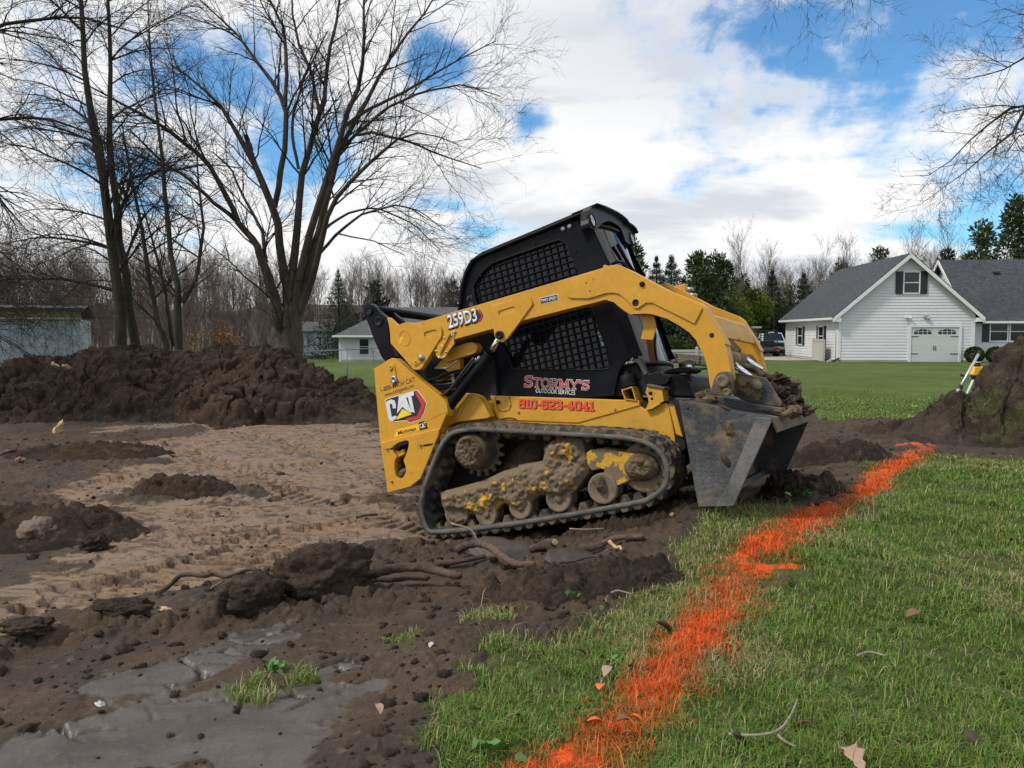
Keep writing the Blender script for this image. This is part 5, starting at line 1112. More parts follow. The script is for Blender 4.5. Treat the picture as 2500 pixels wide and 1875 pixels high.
for i, (k, v) in enumerate(LET.items()): lt.prism(v[0], -.7446 - .0003 * i, -.7430)
part('badge_lettering', lt, 'silver_decal', tower, 0)
flat('badge_triangle_edge', [(-0.153,0.998),(-0.067,0.928),(-0.244,0.916)], -.7452, 'black_decal', tower)
flat('badge_triangle', [(-0.154,0.99),(-0.075,0.932),(-0.231,0.92)], -.7462, 'logo_yellow', tower)
flat('dealer_sticker', [(-0.28,0.796),(-0.249,0.84),(-0.235,0.846),(-0.026,0.851),(0.048,0.819),(0.048,0.808),(-0.283,0.789)], -.7412, 'sticker_yellow', tower)
v0, v1 = [(-0.236,0.803),(-0.068,0.806)]
text_on('lettering', 'Michigan', v0, v1, .030, -.7424, 'black_decal', tower, .018)
flat('sticker_logo', [(-0.035,0.86),(0.019,0.861),(0.033,0.843),(0.041,0.802),(-0.036,0.8)], -.7424, 'black_decal', tower)
v0, v1 = [(-0.029,0.815),(0.032,0.822)]
text_on('lettering', 'CAT', v0, v1, .030, -.7436, 'white_decal', tower, .02)
flat('sticker_triangle', [(0.005,0.83),(0.021,0.816),(-0.014,0.812)], -.7446, 'logo_yellow', tower)

# ------------------------------------------------------------------ buildings
M['siding'] = material('white_vinyl_siding', (0.63, 0.64, 0.65), 0.55, col2=(0.60, 0.61, 0.63), scale=.6, fine=0.03, spec=.3)
M['trim'] = material('white_trim', (0.66, 0.675, 0.685), 0.5, fine=0.03)
M['soffit'] = material('soffit', (0.62, 0.63, 0.63), 0.6, fine=0.03)
M['shutter'] = material('black_shutter', (0.012, 0.016, 0.020), 0.5, fine=0.1)
M['pane'] = material('window_pane', (0.014, 0.018, 0.020), 0.10, spec=0.45, fine=0.0)
M['door_paint'] = material('garage_door_paint', (0.50, 0.52, 0.51), 0.5, fine=0.03)
M['concrete'] = material('pale_concrete', (0.36, 0.33, 0.28), 0.85, col2=(0.30, 0.27, 0.23), scale=.8, fine=0.1)
M['vinyl_tan'] = material('tan_vinyl', (0.42, 0.41, 0.37), 0.55, fine=0.04)
M['light_metal'] = material('galvanised', (0.42, 0.43, 0.44), 0.45, metal=0.6, fine=0.08)
def shingle_mat(name, c1, c2):
    m = bpy.data.materials.new(name); m.use_nodes = True; t = NT(m.node_tree); p = t.n['Principled BSDF']
    co = t.new('ShaderNodeTexCoord').outputs['Object']
    n = t.noise(t.vmath('MULTIPLY', co, (2.6, 2.6, 5.5)), 1.6, 5, .7)
    c = t.mix(t.ramp(n, .36, .64), c1, c2); c = t.mix(t.ramp(t.noise(co, .35, 4), .4, .7, 0, .45), c, c1)
    t.link(c, p.inputs['Base Color']); p.inputs['Roughness'].default_value = .92; p.inputs['Specular IOR Level'].default_value = .2
    return m
M['shingles'] = shingle_mat('charcoal_shingles', (0.040, 0.043, 0.050), (0.078, 0.082, 0.092))
M['shingles_grey'] = shingle_mat('grey_shingles', (0.075, 0.078, 0.080), (0.115, 0.118, 0.118))
M['shed_blue'] = material('blue_grey_panel', (0.32, 0.38, 0.42), 0.6, col2=(0.29, 0.35, 0.39), scale=1.2, fine=0.05)
M['moss'] = material('mossy_roof_edge', (0.17, 0.175, 0.05), 0.9, col2=(0.24, 0.22, 0.08), scale=3, fine=0.2)

def lap(mb, O, U, N, span, z0, z1, pitch=.185, lip=.026):
    """lapped boards on a wall: O origin, U along, N outwards; span(z)->(u0,u1)"""
    O, U, N = Vector(O), Vector(U), Vector(N); z = z0
    while z < z1 - .005:
        zt = min(z + pitch, z1); a0, a1 = span(z); b0, b1 = span(zt)
        P = lambda u, zz, d: O + U * u + N * d + Vector((0, 0, zz))
        v = [P(a0, z, lip), P(a1, z, lip), P(b1, zt, .002), P(b0, zt, .002), P(a0, z, 0), P(a1, z, 0)]
        mb.add(v, [(0, 1, 2, 3), (4, 5, 1, 0)]); z = zt
    return mb
def frame_box(mb, O, U, N, u0, u1, z0, z1, d0, d1):
    O, U, N = Vector(O), Vector(U), Vector(N); d0 = d0 + .036 if d0 > 0 else d0; d1 += .036
    v = [O + U * u + N * d + Vector((0, 0, z)) for d in (d0, d1) for (u, z) in ((u0, z0), (u1, z0), (u1, z1), (u0, z1))]
    return mb.add(v, [(0, 1, 2, 3), (7, 6, 5, 4), (0, 4, 5, 1), (1, 5, 6, 2), (2, 6, 7, 3), (3, 7, 4, 0)])
def window(parent, O, U, N, u0, u1, z0, z1, shutters=None, mull=None):
    f = MB(); w_ = .07
    for a in ((u0 - w_, u1 + w_, z0 - w_, z0), (u0 - w_, u1 + w_, z1, z1 + w_), (u0 - w_, u0, z0, z1), (u1, u1 + w_, z0, z1), (u0, u1, (z0 + z1) / 2 - .025, (z0 + z1) / 2 + .025)):
        frame_box(f, O, U, N, *a, .0, .055)
    wo_ = f.build('window', M['trim'], parent)
    frame_box(MB(), O, U, N, u0, u1, z0, z1, .012, .028).build('pane', M['pane'], wo_)
    if shutters:
        for a, b in ((u0 - w_ - shutters, u0 - w_ - .01), (u1 + w_ + .01, u1 + w_ + shutters)):
            if mull == 'left' and a > u0: continue
            frame_box(MB(), O, U, N, a, b, z0 - w_, z1 + w_, .0, .05).build('shutter', M['shutter'], parent)
    return wo_
# --- white house with the gabled garage wing -------------------------------------------
house = thing('white_house', 'white sided house with charcoal roof and a gabled garage wing, behind the far lawn', 'house', (19.99, 49.0, -.34), R(-4.3))
GWd, GL_, EV, RZ = 7.98, 12.0, 2.95, 6.42
pk_ = GWd / 2
wl = MB()
gab = lambda z: (0, GWd) if z <= EV else ((z - EV) / (RZ - EV) * pk_, GWd - (z - EV) / (RZ - EV) * pk_)
lap(wl, (0, 0, 0), (1, 0, 0), (0, -1, 0), gab, .12, RZ - .05)
wl.build('gable_wall', M['siding'], house)
ws_ = MB(); lap(ws_, (0, 0, 0), (0, 1, 0), (-1, 0, 0), lambda z: (0, GL_), .12, EV - .02); ws_.build('side_wall', M['siding'], house)
core = MB().box((pk_, GL_ / 2, EV / 2), (GWd - .02, GL_ - .02, EV)); core.add([(0.01, .01, EV), (GWd - .01, .01, EV), (pk_, .01, RZ - .02), (.01, GL_, EV), (GWd - .01, GL_, EV), (pk_, GL_, RZ - .02)], [(0, 1, 2), (3, 5, 4), (0, 3, 4, 1), (0, 2, 5, 3), (1, 4, 5, 2)])
core.build('wall_core', M['siding'], house)
tr = MB()
for x in (-.03, GWd - .13): tr.box((x + .08, -.03, EV / 2 + .02), (.16, .05, EV - .2))
for k_, x in enumerate((-.03, GWd - .13)): MB().box((x + .08, -.028, EV / 2 + .02), (.16, .05, EV - .2)).build('corner_trim', M['trim'], house)
MB().box((-.028, .08, EV / 2 + .02), (.05, .16, EV - .2)).build('corner_trim', M['trim'], house)
MB().box((-.028, GL_ - .08, EV / 2 + .02), (.05, .16, EV - .2)).build('corner_trim', M['trim'], house)
MB().box((pk_, -.0, .02), (GWd - .05, .03, .16)).build('foundation', M['concrete'], house)
# garage roof: two slopes with overhang
ov_, tk_ = .42, .10; sl = (RZ - EV) / pk_
def slope(sgn, y0, y1):
    xe = pk_ + sgn * (pk_ + ov_); ze = EV - ov_ * sl
    m = MB(); n_ = Vector((sgn * sl, 0, 1)).normalized() * .12
    a = [Vector((pk_, y0, RZ + .04)), Vector((xe, y0, ze + .04)), Vector((xe, y1, ze + .04)), Vector((pk_, y1, RZ + .04))]
    return m.add(a + [q + n_ for q in a], [(0, 1, 2, 3), (7, 6, 5, 4), (0, 4, 5, 1), (1, 5, 6, 2), (2, 6, 7, 3), (3, 7, 4, 0)])
roof_ = slope(-1, -.38, GL_ + .3).build('garage_roof', M['shingles'], house); slope(1, -.38, GL_ + .3).build('garage_roof', M['shingles'], house)
for sgn in (-1, 1):
    xe = pk_ + sgn * (pk_ + ov_); ze = EV - ov_ * sl
    rk = MB(); a = Vector((pk_, 0, RZ + .12)); b = Vector((xe, 0, ze + .12)); d = Vector((0, 0, -.26))
    rk.add([q + Vector((0, y, 0)) for y in (-.42, -.36) for q in (a, b, b + d, a + d)], [(0, 1, 2, 3), (7, 6, 5, 4), (0, 4, 5, 1), (1, 5, 6, 2), (2, 6, 7, 3), (3, 7, 4, 0)]); rk.build('rake_board', M['trim'], house)
    sf = MB(); sf.add([Vector((pk_, -.36, RZ + .02)), Vector((xe, -.36, ze + .02)), Vector((xe, 0, ze + .02)), Vector((pk_, 0, RZ + .02))], [(0, 1, 2, 3)]); sf.build('rake_soffit', M['soffit'], house)
    rt = MB(); e0 = min(xe, pk_ + sgn * pk_); MB().box(((xe + pk_ + sgn * pk_) / 2, -.20, ze - .02), (ov_ + .02, .40, .24)).build('cornice_return', M['trim'], house)
MB().box((-ov_ - .05, GL_ / 2, EV - ov_ * sl + .06), (.11, GL_ + .6, .13)).build('gutter', M['trim'], house)
MB().box((-ov_ / 2 - .0, GL_ / 2, EV - ov_ * sl - .03), (ov_, GL_ + .5, .03)).build('eave_soffit', M['soffit'], house)
MB().tube([(-ov_ - .02, .3, EV - ov_ * sl), (-.25, .22, EV - ov_ * sl - .12), (-.07, .20, EV - ov_ * sl - .25), (-.07, .20, .1)], .045, 8).build('downspout', M['trim'], house)
GO = (0, 0, 0); GU = (1, 0, 0); GN = (0, -1, 0)
window(house, GO, GU, GN, 3.78, 4.64, 4.20, 5.42, .42)
SO, SU, SN = (0, 0, 0), (0, 1, 0), (-1, 0, 0)
window(house, SO, SU, SN, 2.75, 3.75, .98, 2.15, .36); window(house, SO, SU, SN, 7.5, 8.6, .98, 2.15, .36)
# garage door
gd = frame_box(MB(), GO, GU, GN, 4.27, 7.08, .02, 2.12, .0, .022).build('garage_door', M['door_paint'], house)
for i in range(1, 4): frame_box(MB(), GO, GU, GN, 4.28, 7.07, .02 + .525 * i - .012, .02 + .525 * i + .012, .020, .028).build('door_groove', M['soffit'], gd)
for a in ((4.13, 4.27, .0, 2.26), (7.08, 7.22, 0, 2.26), (4.27, 7.08, 2.12, 2.26)): frame_box(MB(), GO, GU, GN, *a, 0, .07).build('door_trim', M['trim'], house)
for u in (4.45, 5.87):
    for i in range(4):
        a = u + i * .265
        frame_box(MB(), GO, GU, GN, a, a + .22, 1.70, 1.83, .022, .032).build('door_pane', M['pane'], gd)
        h0, h1 = [(1.88, 1.94), (1.94, 2.00), (2.00, 1.94), (1.94, 1.88)][i]
        MB().add([(a, -.068, 1.87), (a + .22, -.068, 1.87), (a + .22, -.068, h1 + .02), (a, -.068, h0 + .02), (a, -.056, 1.87), (a + .22, -.056, 1.87), (a + .22, -.056, h1 + .02), (a, -.056, h0 + .02)], [(0, 1, 2, 3), (7, 6, 5, 4), (0, 4, 5, 1), (1, 5, 6, 2), (2, 6, 7, 3), (3, 7, 4, 0)]).build('door_pane', M['pane'], gd)
for u0, u1 in ((4.29, 4.72), (6.60, 7.05)):
    for z in (.50, 1.55): frame_box(MB(), GO, GU, GN, u0, u1, z - .022, z + .022, .022, .035).build('hinge_strap', M['shutter'], gd)
for u in (5.62, 5.73): MB().tube([(u, -.06, .74), (u - .015, -.10, .80), (u - .015, -.10, .92), (u, -.06, .98)], .018, 6).build('door_handle', M['shutter'], gd)
fl_ = MB().box((4.02, -.08, 2.72), (.14, .12, .10)).build('flood_light', M['trim'], house)
for dx in (-.10, .10): MB().cyl((4.02 + dx, -.08, 2.74), (4.02 + dx * 2, -.24, 2.66), .05, .07, 10).build('lamp_head', M['trim'], fl_)
MB().box((5.10, -.10, 2.76), (.26, .16, .14)).lathe((5.20, -.16, 2.66), (0, -1, -.3), [(0, .07), (.10, .07), (.10, 0)], 10).build('security_light', M['light_metal'], house)
# main block
mx0, mx1, my0, my1, mrz = 8.25, 26.0, .7, 8.6, 6.45; mev = 2.72
mw = MB(); lap(mw, (GWd, my0, 0), (1, 0, 0), (0, -1, 0), lambda z: (0.0, mx1 - GWd), .12, mev + .1); mw.build('front_wall', M['siding'], house)
mg_ = MB(); mid_ = (my0 + my1) / 2; hw_ = (my1 - my0) / 2 - .1
lap(mg_, (mx0, mid_, 0), (0, -1, 0), (-1, 0, 0), lambda z: (-hw_ * (1 - max(0, z - mev) / (mrz - mev)), hw_ * (1 - max(0, z - mev) / (mrz - mev))), mev - .2, mrz - .1); mg_.build('side_gable', M['siding'], house)
MB().box(((mx0 + mx1) / 2, mid_, mev / 2), (mx1 - mx0 - .02, my1 - my0 - .02, mev)).build('wall_core', M['siding'], house)
mslope = (mrz - mev) / ((my1 - my0) / 2)
for sgn in (-1, 1):
    ye = mid_ + sgn * ((my1 - my0) / 2 + .4); ze = mev - .4 * mslope; m = MB(); n_ = Vector((0, sgn * mslope, 1)).normalized() * .12
    a = [Vector((mx0 - .45, mid_, mrz + .03)), Vector((mx0 - .45, ye, ze + .03)), Vector((mx1, ye, ze + .03)), Vector((mx1, mid_, mrz + .03))]
    m.add(a + [q + n_ for q in a], [(0, 1, 2, 3), (7, 6, 5, 4), (0, 4, 5, 1), (1, 5, 6, 2), (2, 6, 7, 3), (3, 7, 4, 0)]); m.build('main_roof', M['shingles'], house)
    rk = MB(); a = Vector((0, mid_, mrz + .11)); b = Vector((0, ye, ze + .11)); d = Vector((0, 0, -.24))
    rk.add([q + Vector((x, 0, 0)) for x in (mx0 - .51, mx0 - .452) for q in (a, b, b + d, a + d)], [(0, 1, 2, 3), (7, 6, 5, 4), (0, 4, 5, 1), (1, 5, 6, 2), (2, 6, 7, 3), (3, 7, 4, 0)]); rk.build('rake_board', M['trim'], house)
MB().box(((GWd + mx1) / 2 + .3, my0 - .44, mev - .4 * mslope + .08), (mx1 - GWd - .6, .11, .13)).build('gutter', M['trim'], house)
MB().box(((GWd + mx1) / 2 + .3, my0 - .2, mev - .4 * mslope + .0), (mx1 - GWd - .6, .40, .03)).build('eave_soffit', M['soffit'], house)
FO = (0, my0, 0)
window(house, FO, GU, GN, 9.25, 10.22, 1.30, 2.42, .40, 'left'); window(house, FO, GU, GN, 10.42, 11.35, 1.30, 2.42, None); window(house, FO, GU, GN, 13.4, 14.8, 1.30, 2.42, .4)
for u in (10.9, 13.5, 17.0):
    MB().box((u, 3.55, mrz - (mid_ - 3.55) * mslope + .22), (.36, .36, .14)).build('roof_vent', M['shutter'], house)
# driveway, steps
dv = [(20.6, 62.5), (20.0, 55), (19.75, 51.0), (17.6, 50.6), (14.0, 53.5), (12.5, 62), (13, 75), (24, 75)]
def sheet(name, pts, mat, lift=.012):
    xs_ = np.array([p[0] for p in pts]); ys_ = np.array([p[1] for p in pts]); zs_ = zbase(xs_, ys_)
    return link_mesh(name, (lambda me: (me.from_pydata([(x, y, z + lift) for x, y, z in zip(xs_, ys_, zs_)], [], [list(range(len(pts)))]), me)[1])(bpy.data.meshes.new(name)), M[mat])
tag(sheet('driveway', dv, 'concrete', .035), kind='structure')
# leaning fence panel, downspout splash block
vp = thing('fence_panel', 'tan vinyl fence panel leaning on the side of the white house', 'fence panel', (19.60, 50.2, -.36), R(-4))
frame_box(MB(), (0, 0, 0), (0, 1, 0), (-1, 0, 0), -.05, 2.05, .05, 1.30, 0, .04).build('panel_board', M['vinyl_tan'], vp)
for a in ((-.12, .0, .0, 1.36), (2.0, 2.12, 0, 1.46), (0, 2, 1.28, 1.40), (0, 2, 0, .10)): frame_box(MB(), (0, 0, 0), (0, 1, 0), (-1, 0, 0), *a, -.02, .07).build('panel_rail', M['vinyl_tan'], vp)
for i, (x, y, s) in enumerate(((19.75, 49.35, .10), (19.5, 49.2, .12), (19.9, 49.0, .09))): pass
bx_ = blob('paving_stone', (19.62, 49.1, -.30), (.30, .22, .09), 'concrete', None, 3, 3, .2); tag(bx_, 'pale flat stone lying at the garage corner', 'stone')
ext = MB().tube([(20.02, 48.9, -.12), (19.8, 48.85, -.22), (19.55, 48.8, -.28)], .055, 8).build('drain_pipe', M['shutter'], None); tag(ext, 'short black drain pipe at the garage corner', 'pipe')

# --- neighbour's house at the back left --------------------------------------------------
nb_h = thing('grey_roof_house', 'low white house with grey hip roof seen behind the yellow loader tail', 'house', (-17.2, 80.0, -1.75), R(2))
w1_ = MB(); lap(w1_, (0, 0, 0), (1, 0, 0), (0, -1, 0), lambda z: (0, 18), .50, 2.95, .16); w1_.build('front_wall', M['siding'], nb_h)
MB().box((9, 5, 1.5), (17.98, 9.98, 2.9)).build('wall_core', M['siding'], nb_h)
MB().box((9, -.02, .25), (18, .05, .52)).build('foundation', M['concrete'], nb_h)
hr = MB(); hr.add([(-.6, -.7, 2.85), (18.6, -.7, 2.85), (18.6, 10.7, 2.85), (-.6, 10.7, 2.85), (4.6, 5, 5.9), (14, 5, 5.9)], [(0, 1, 5, 4), (1, 2, 5), (2, 3, 4, 5), (3, 0, 4), (0, 3, 2, 1)]); hr.build('hip_roof', M['shingles_grey'], nb_h)
MB().box((9, -.74, 2.84), (19.3, .10, .20)).build('gutter', M['trim'], nb_h)
MB().box((-.02, -.03, 1.6), (.20, .06, 2.6)).build('corner_trim', M['trim'], nb_h)
window(nb_h, (0, 0, 0), (1, 0, 0), (0, -1, 0), 1.95, 2.85, 1.05, 2.55)
window(nb_h, (0, 0, 0), (1, 0, 0), (0, -1, 0), 6.4, 8.2, 1.2, 2.5)
MB().cyl((5.0, 1.2, 3.7), (5.0, 1.2, 4.5), .09, .09, 8).build('vent_pipe', M['trim'], nb_h)
po_ = MB().box((6.5, -1.2, .55), (3.4, 2.2, .12)).build('porch', M['light_metal'], nb_h)
rl = MB().box((6.5, -2.25, 1.5), (3.4, .06, .07)).box((6.5, -2.25, .72), (3.4, .06, .06))
for i in range(18): rl.box((4.85 + i * .195, -2.25, 1.1), (.05, .04, .75))
rl.build('railing', M['trim'], po_)
MB().box((6.5, -2.2, .1), (3.2, .06, .9)).build('porch_skirt', M['shed_blue'], po_)
bn = thing('far_barn', 'small pale outbuilding glimpsed between trunks right of the big bare tree', 'outbuilding', (-24.5, 100, -1.4))
MB().box((0, 0, 1.5), (4.5, 3, 3.0)).build('wall', M['shed_blue'], bn); MB().add([(-2.6, -1.8, 3), (2.6, -1.8, 3), (2.6, 1.8, 3), (-2.6, 1.8, 3), (-2.6, 0, 4.2), (2.6, 0, 4.2)], [(0, 1, 5, 4), (2, 3, 4, 5), (0, 4, 3), (1, 2, 5), (0, 3, 2, 1)]).build('roof', M['shingles_grey'], bn)
# --- blue-grey shed -------------------------------------------------------------------------
sh = thing('storage_shed', 'blue grey panelled shed with mossy roof edge at the left behind the dirt pile', 'shed', (-12.95, 24.0, -.4), R(22))
MB().box((-5, 1.5, 1.12), (9.98, 2.98, 2.24)).build('wall', M['shed_blue'], sh)
rb_ = MB()
for i in range(33): MB().box((-.02 - i * .305, -.008, 1.12), (.05, .018, 2.22)).build('wall_rib', M['shed_blue'], sh)
MB().box((-5.0, -.06, 2.27), (10.1, .16, .05)).build('eave_trim', M['light_metal'], sh)
MB().add([(-10.1, -.12, 2.48), (.1, -.12, 2.48), (.1, 1.5, 2.72), (-10.1, 1.5, 2.72), (.1, 3.1, 2.30), (-10.1, 3.1, 2.30)], [(0, 1, 2, 3), (3, 2, 4, 5)]).build('roof', M['shingles_grey'], sh)
MB().box((-5, -.10, 2.40), (10.1, .05, .20)).build('fascia', M['moss'], sh)
MB().box((-5, -.13, 2.54), (10.3, .16, .08)).build('roof_edge', M['shingles'], sh)
MB().box((-5, 1.5, 2.74), (10.3, .3, .07)).build('ridge_cap', M['shingles_grey'], sh)
lb = MB().box((-12.55, 25.0, .55), (.9, .35, .05)).box((-12.2, 25.0, .1), (.05, .3, .9)).box((-12.9, 25.0, .1), (.05, .3, .9)); b_ = lb.build('work_bench', M['siding']); tag(b_, 'small white bench beside the blue grey shed corner', 'bench')

# --- chain link fence ------------------------------------------------------------------------
M['fence_metal'] = material('dull_zinc', (0.20, 0.205, 0.21), 0.55, metal=0.4, fine=0.1)
cf = thing('chain_link_fence', 'galvanised chain link fence on the left lawn, before the low white house', 'fence', (0, 0, 0))
FP = [(-9.4, 20.0), (-8.2, 22.4), (-6.9, 26.0), (-6.1, 29.5), (-5.3, 33.2), (-4.4, 37)]
pz = [zflat(*p) for p in FP]; top = [.82, .82, .82, .82, .82, .82]
MB().tube([(x, y, t_) for (x, y), t_ in zip(FP, top)], .021, 8).build('top_rail', M['fence_metal'], cf)
for (x, y), z_, t_ in zip(FP, pz, top): MB().cyl((x, y, z_ - .2), (x, y, t_ + .06), .026, .026, 8).build('fence_post', M['fence_metal'], cf)
nv_ = []; nf_ = []
for i in range(len(FP) - 1):
    a = np.array([*FP[i]]); b = np.array([*FP[i + 1]]); L = np.linalg.norm(b - a); n = int(L / .10)
    for j in range(n):
        for dx in (1, -1):
            p0 = a + (b - a) * j / n; q_ = (top[i] - pz[i]); p1 = a + (b - a) * np.clip((j + dx * q_ / .10 * .6) / n, -.2, 1.2)
            v = len(nv_); e = .0022
            t1_ = np.clip((j + dx * q_ / .10 * .6) / n, 0, 1); fr_ = abs(t1_ * n - j) / (q_ / .10 * .6); p1 = a + (b - a) * t1_
            nv_ += [(p0[0], p0[1], pz[i] - e), (p0[0], p0[1], pz[i] + e), (p1[0], p1[1], pz[i] + q_ * fr_ + e), (p1[0], p1[1], pz[i] + q_ * fr_ - e)]; nf_.append((v, v + 1, v + 2, v + 3))
np_mesh('wire_mesh', np.array(nv_), np.array(nf_), M['light_metal'], cf)

# --- tan vinyl fences near the driveway -----------------------------------------------------
def vinyl(a, b, hgt, label, posts):
    f = thing('vinyl_fence', label, 'fence', (0, 0, 0)); a = Vector(a); b = Vector(b)
    MB().bar(a + Vector((0, 0, hgt / 2 - .05)), b + Vector((0, 0, hgt / 2 - .05)), .035, hgt - .1).build('fence_board', M['vinyl_tan'], f)
    MB().bar(a + Vector((0, 0, hgt)), b + Vector((0, 0, hgt)), .06, .14).build('fence_rail', M['vinyl_tan'], f)
    for i in range(posts):
        c = a.lerp(b, i / (posts - 1)); MB().box(c + Vector((0, 0, hgt / 2 + .06)), (.13, .13, hgt + .2)).add([c + Vector((dx, dy, hgt + .16)) for dx, dy in ((-.08, -.08), (.08, -.08), (.08, .08), (-.08, .08))] + [c + Vector((0, 0, hgt + .24))], [(0, 1, 4), (1, 2, 4), (2, 3, 4), (3, 0, 4), (0, 3, 2, 1)]).build('fence_post', M['vinyl_tan'], f)
vinyl((6.6, 45.5, -.52), (12.6, 46.0, -.52), .93, 'tan vinyl fence seen under the lift arm, behind the wooden trailer', 4)
vinyl((16.8, 58.0, -.36), (17.9, 58.0, -.36), 1.0, 'short tan vinyl fence end beside the black ramp trailer', 2)

# --- wooden utility trailer -----------------------------------------------------------------
M['old_wood'] = material('weathered_boards', (0.185, 0.145, 0.098), 0.85, col2=(0.12, 0.092, 0.062), scale=3, stretch=(1, 6, 6), fine=0.2)
M['tyre'] = material('tyre_black', (0.016, 0.016, 0.016), 0.8, fine=0.2)
M['white_rim'] = material('white_wheel', (0.62, 0.62, 0.61), 0.5, fine=0.05)
M['iron'] = material('black_iron', (0.015, 0.014, 0.013), 0.6, fine=0.2)
def road_wheel(parent, c, r, wdt, rim_mat, axis=(0, 1, 0)):
    t_ = MB().lathe(c, axis, [(0, r * .58), (0, r * .92), (wdt * .15, r), (wdt * .85, r), (wdt, r * .92), (wdt, r * .58)], 28).build('wheel', M['tyre'], parent)
    rm = MB().lathe(c, axis, [(.012, 0), (.012, r * .16), (.03, r * .2), (.035, r * .46), (.01, r * .60), (wdt * .9, r * .60), (wdt * .9, 0)], 28).build('rim', M[rim_mat], t_)
    return t_
ut = thing('utility_trailer', 'low wood sided utility trailer with a white wheel, seen under the yellow lift arm', 'trailer', (8.45, 40.0, -.47), R(-4))
tl = 5.2 * math.pi / 180 * -1
rotT = Matrix.Rotation(math.radians(5.5), 3, 'Y')
def tbox(name, c, d, mat): 
    m = MB(); m.box(rotT @ Vector(c), d, rotT); return m.build(name, M[mat], ut)
for i, (za, zb) in enumerate(((.62, .86), (.44, .60))): tbox('side_board', (0.1, -.75, (za + zb) / 2), (3.6, .04, zb - za - .02), 'old_wood'); tbox('side_board', (0.1, .75, (za + zb) / 2), (3.6, .04, zb - za - .02), 'old_wood')
tbox('deck', (0.1, 0, .42), (3.6, 1.46, .05), 'old_wood'); tbox('frame', (.1, -.78, .39), (3.75, .05, .05), 'iron'); tbox('frame', (.1, .78, .39), (3.75, .05, .05), 'iron')
for x in (-1.6, -.4, .75, 1.8): tbox('stake', (x, -.79, .62), (.045, .03, .46), 'iron')
tbox('drawbar', (2.6, 0, .40), (1.5, .08, .07), 'iron')
road_wheel(ut, (.28, -.98, .26), .26, .18, 'white_rim'); road_wheel(ut, (.28, .80, .26), .26, .18, 'white_rim')
MB().tube([(-.06, -.9, .30), (-.02, -.9, .48), (.28, -.9, .58), (.58, -.9, .48), (.62, -.9, .30)], .03, 6).build('mudguard', M['iron'], ut)

# --- pickup and ramp trailer ------------------------------------------------------------------
M['truck_paint'] = material('pale_blue_paint', (0.42, 0.52, 0.62), 0.25, col2=(0.5, 0.58, 0.66), scale=2, fine=0.02, spec=.6)
pu = thing('pickup_truck', 'pale silver blue pickup facing the camera beside the white house', 'pickup truck', (21.15, 64.0, -.36), R(-8))
body = [(-1.0, .45), (1.0, .45), (1.02, .95), (.97, 1.12), (-.97, 1.12), (-1.02, .95)]
hb_ = MB(); hb_.prism([(x, z) for x, z in body], -.2, 5.0); hb_.build('body', M['truck_paint'], pu, .05)
cbp = MB(); cbp.add([(-.93, 1.15, 1.12), (.93, 1.15, 1.12), (.76, 1.85, 1.80), (-.76, 1.85, 1.80), (-.93, 3.6, 1.12), (.93, 3.6, 1.12), (.76, 3.35, 1.80), (-.76, 3.35, 1.80)], [(0, 1, 2, 3), (4, 7, 6, 5), (0, 4, 5, 1), (3, 2, 6, 7), (0, 3, 7, 4), (1, 5, 6, 2)]); cbp.build('cab', M['truck_paint'], pu, .05)
MB().add([(-.82, 1.165, 1.17), (.82, 1.165, 1.17), (.70, 1.78, 1.745), (-.70, 1.78, 1.745)], [(0, 1, 2, 3)]).build('windscreen', M['pane'], pu)
MB().box((0, -.21, .83), (1.1, .05, .34)).build('grille', M['iron'], pu, .02)
MB().box((0, -.24, .55), (1.96, .16, .20)).build('bumper', M['light_metal'], pu, .03)
for x in (-.76, .76): MB().box((x, -.205, .88), (.36, .05, .20)).build('headlight', M['white_rim'], pu, .03)
for x in (-1.12, 1.12): MB().box((x, 1.3, 1.24), (.20, .12, .22)).build('side_mirror', M['iron'], pu, .03)
MB().box((0, 2.4, 1.83), (.5, .2, .06)).build('roof_light', M['white_rim'], pu, .02)
for x in (-1.0, .74):
    for y in (.75, 4.0): road_wheel(pu, (x, y, .36), .36, .26, 'light_metal', (1, 0, 0))
rt_ = thing('ramp_trailer', 'black trailer with an upright ladder ramp, standing before the pale pickup', 'trailer', (18.95, 59.2, -.36), R(-6))
MB().box((0, 1.6, .50), (1.7, 3.4, .08)).build('deck', M['old_wood'], rt_); MB().box((0, -.12, .50), (1.75, .06, .14)).build('rear_bar', M['iron'], rt_)
for x in (-.35, .35): MB().box((x * 2, -.17, .50), (.22, .03, .10)).build('tail_light', M['red_decal'], rt_)
for i, x in enumerate((-.55, .12)):
    rp_ = MB()
    for dx in (0, .56): rp_.box((x + dx - .02, -.05, 1.25), (.045, .05, 1.45))
    for k in range(9): rp_.box((x + .26, -.05, .62 + k * .165), (.56, .045, .055))
    rp_.build('ladder_ramp', M['iron'], rt_)
MB().box((-.25, .6, .95), (1.5, .9, .5)).build('tool_box', M['iron'], rt_, .03)
for x in (-1.02, .78):
    for y in (.9, 1.75): road_wheel(rt_, (x, y, .33), .33, .22, 'light_metal', (1, 0, 0))
MB().box((.95, 1.3, .74), (.28, 1.9, .05)).build('mudguard', M['light_metal'], rt_); MB().box((-.95, 1.3, .74), (.28, 1.9, .05)).build('mudguard', M['iron'], rt_)
# wooden posts with caps behind (bird feeders)
for i, (x, lab) in enumerate(((17.0, 'weathered post with flat cap, left of the black ramp trailer'), (18.75, 'weathered post with ruffled flat cap above the black ramp trailer'))):
    f_ = thing('capped_post', lab, 'post', (x, 61.5, -.36)); MB().box((0, 0, 1.1), (.09, .09, 2.2)).build('post', M['old_wood'], f_); MB().box((0, 0, 2.22), (.70, .5, .14)).build('cap', M['vinyl_tan'], f_)

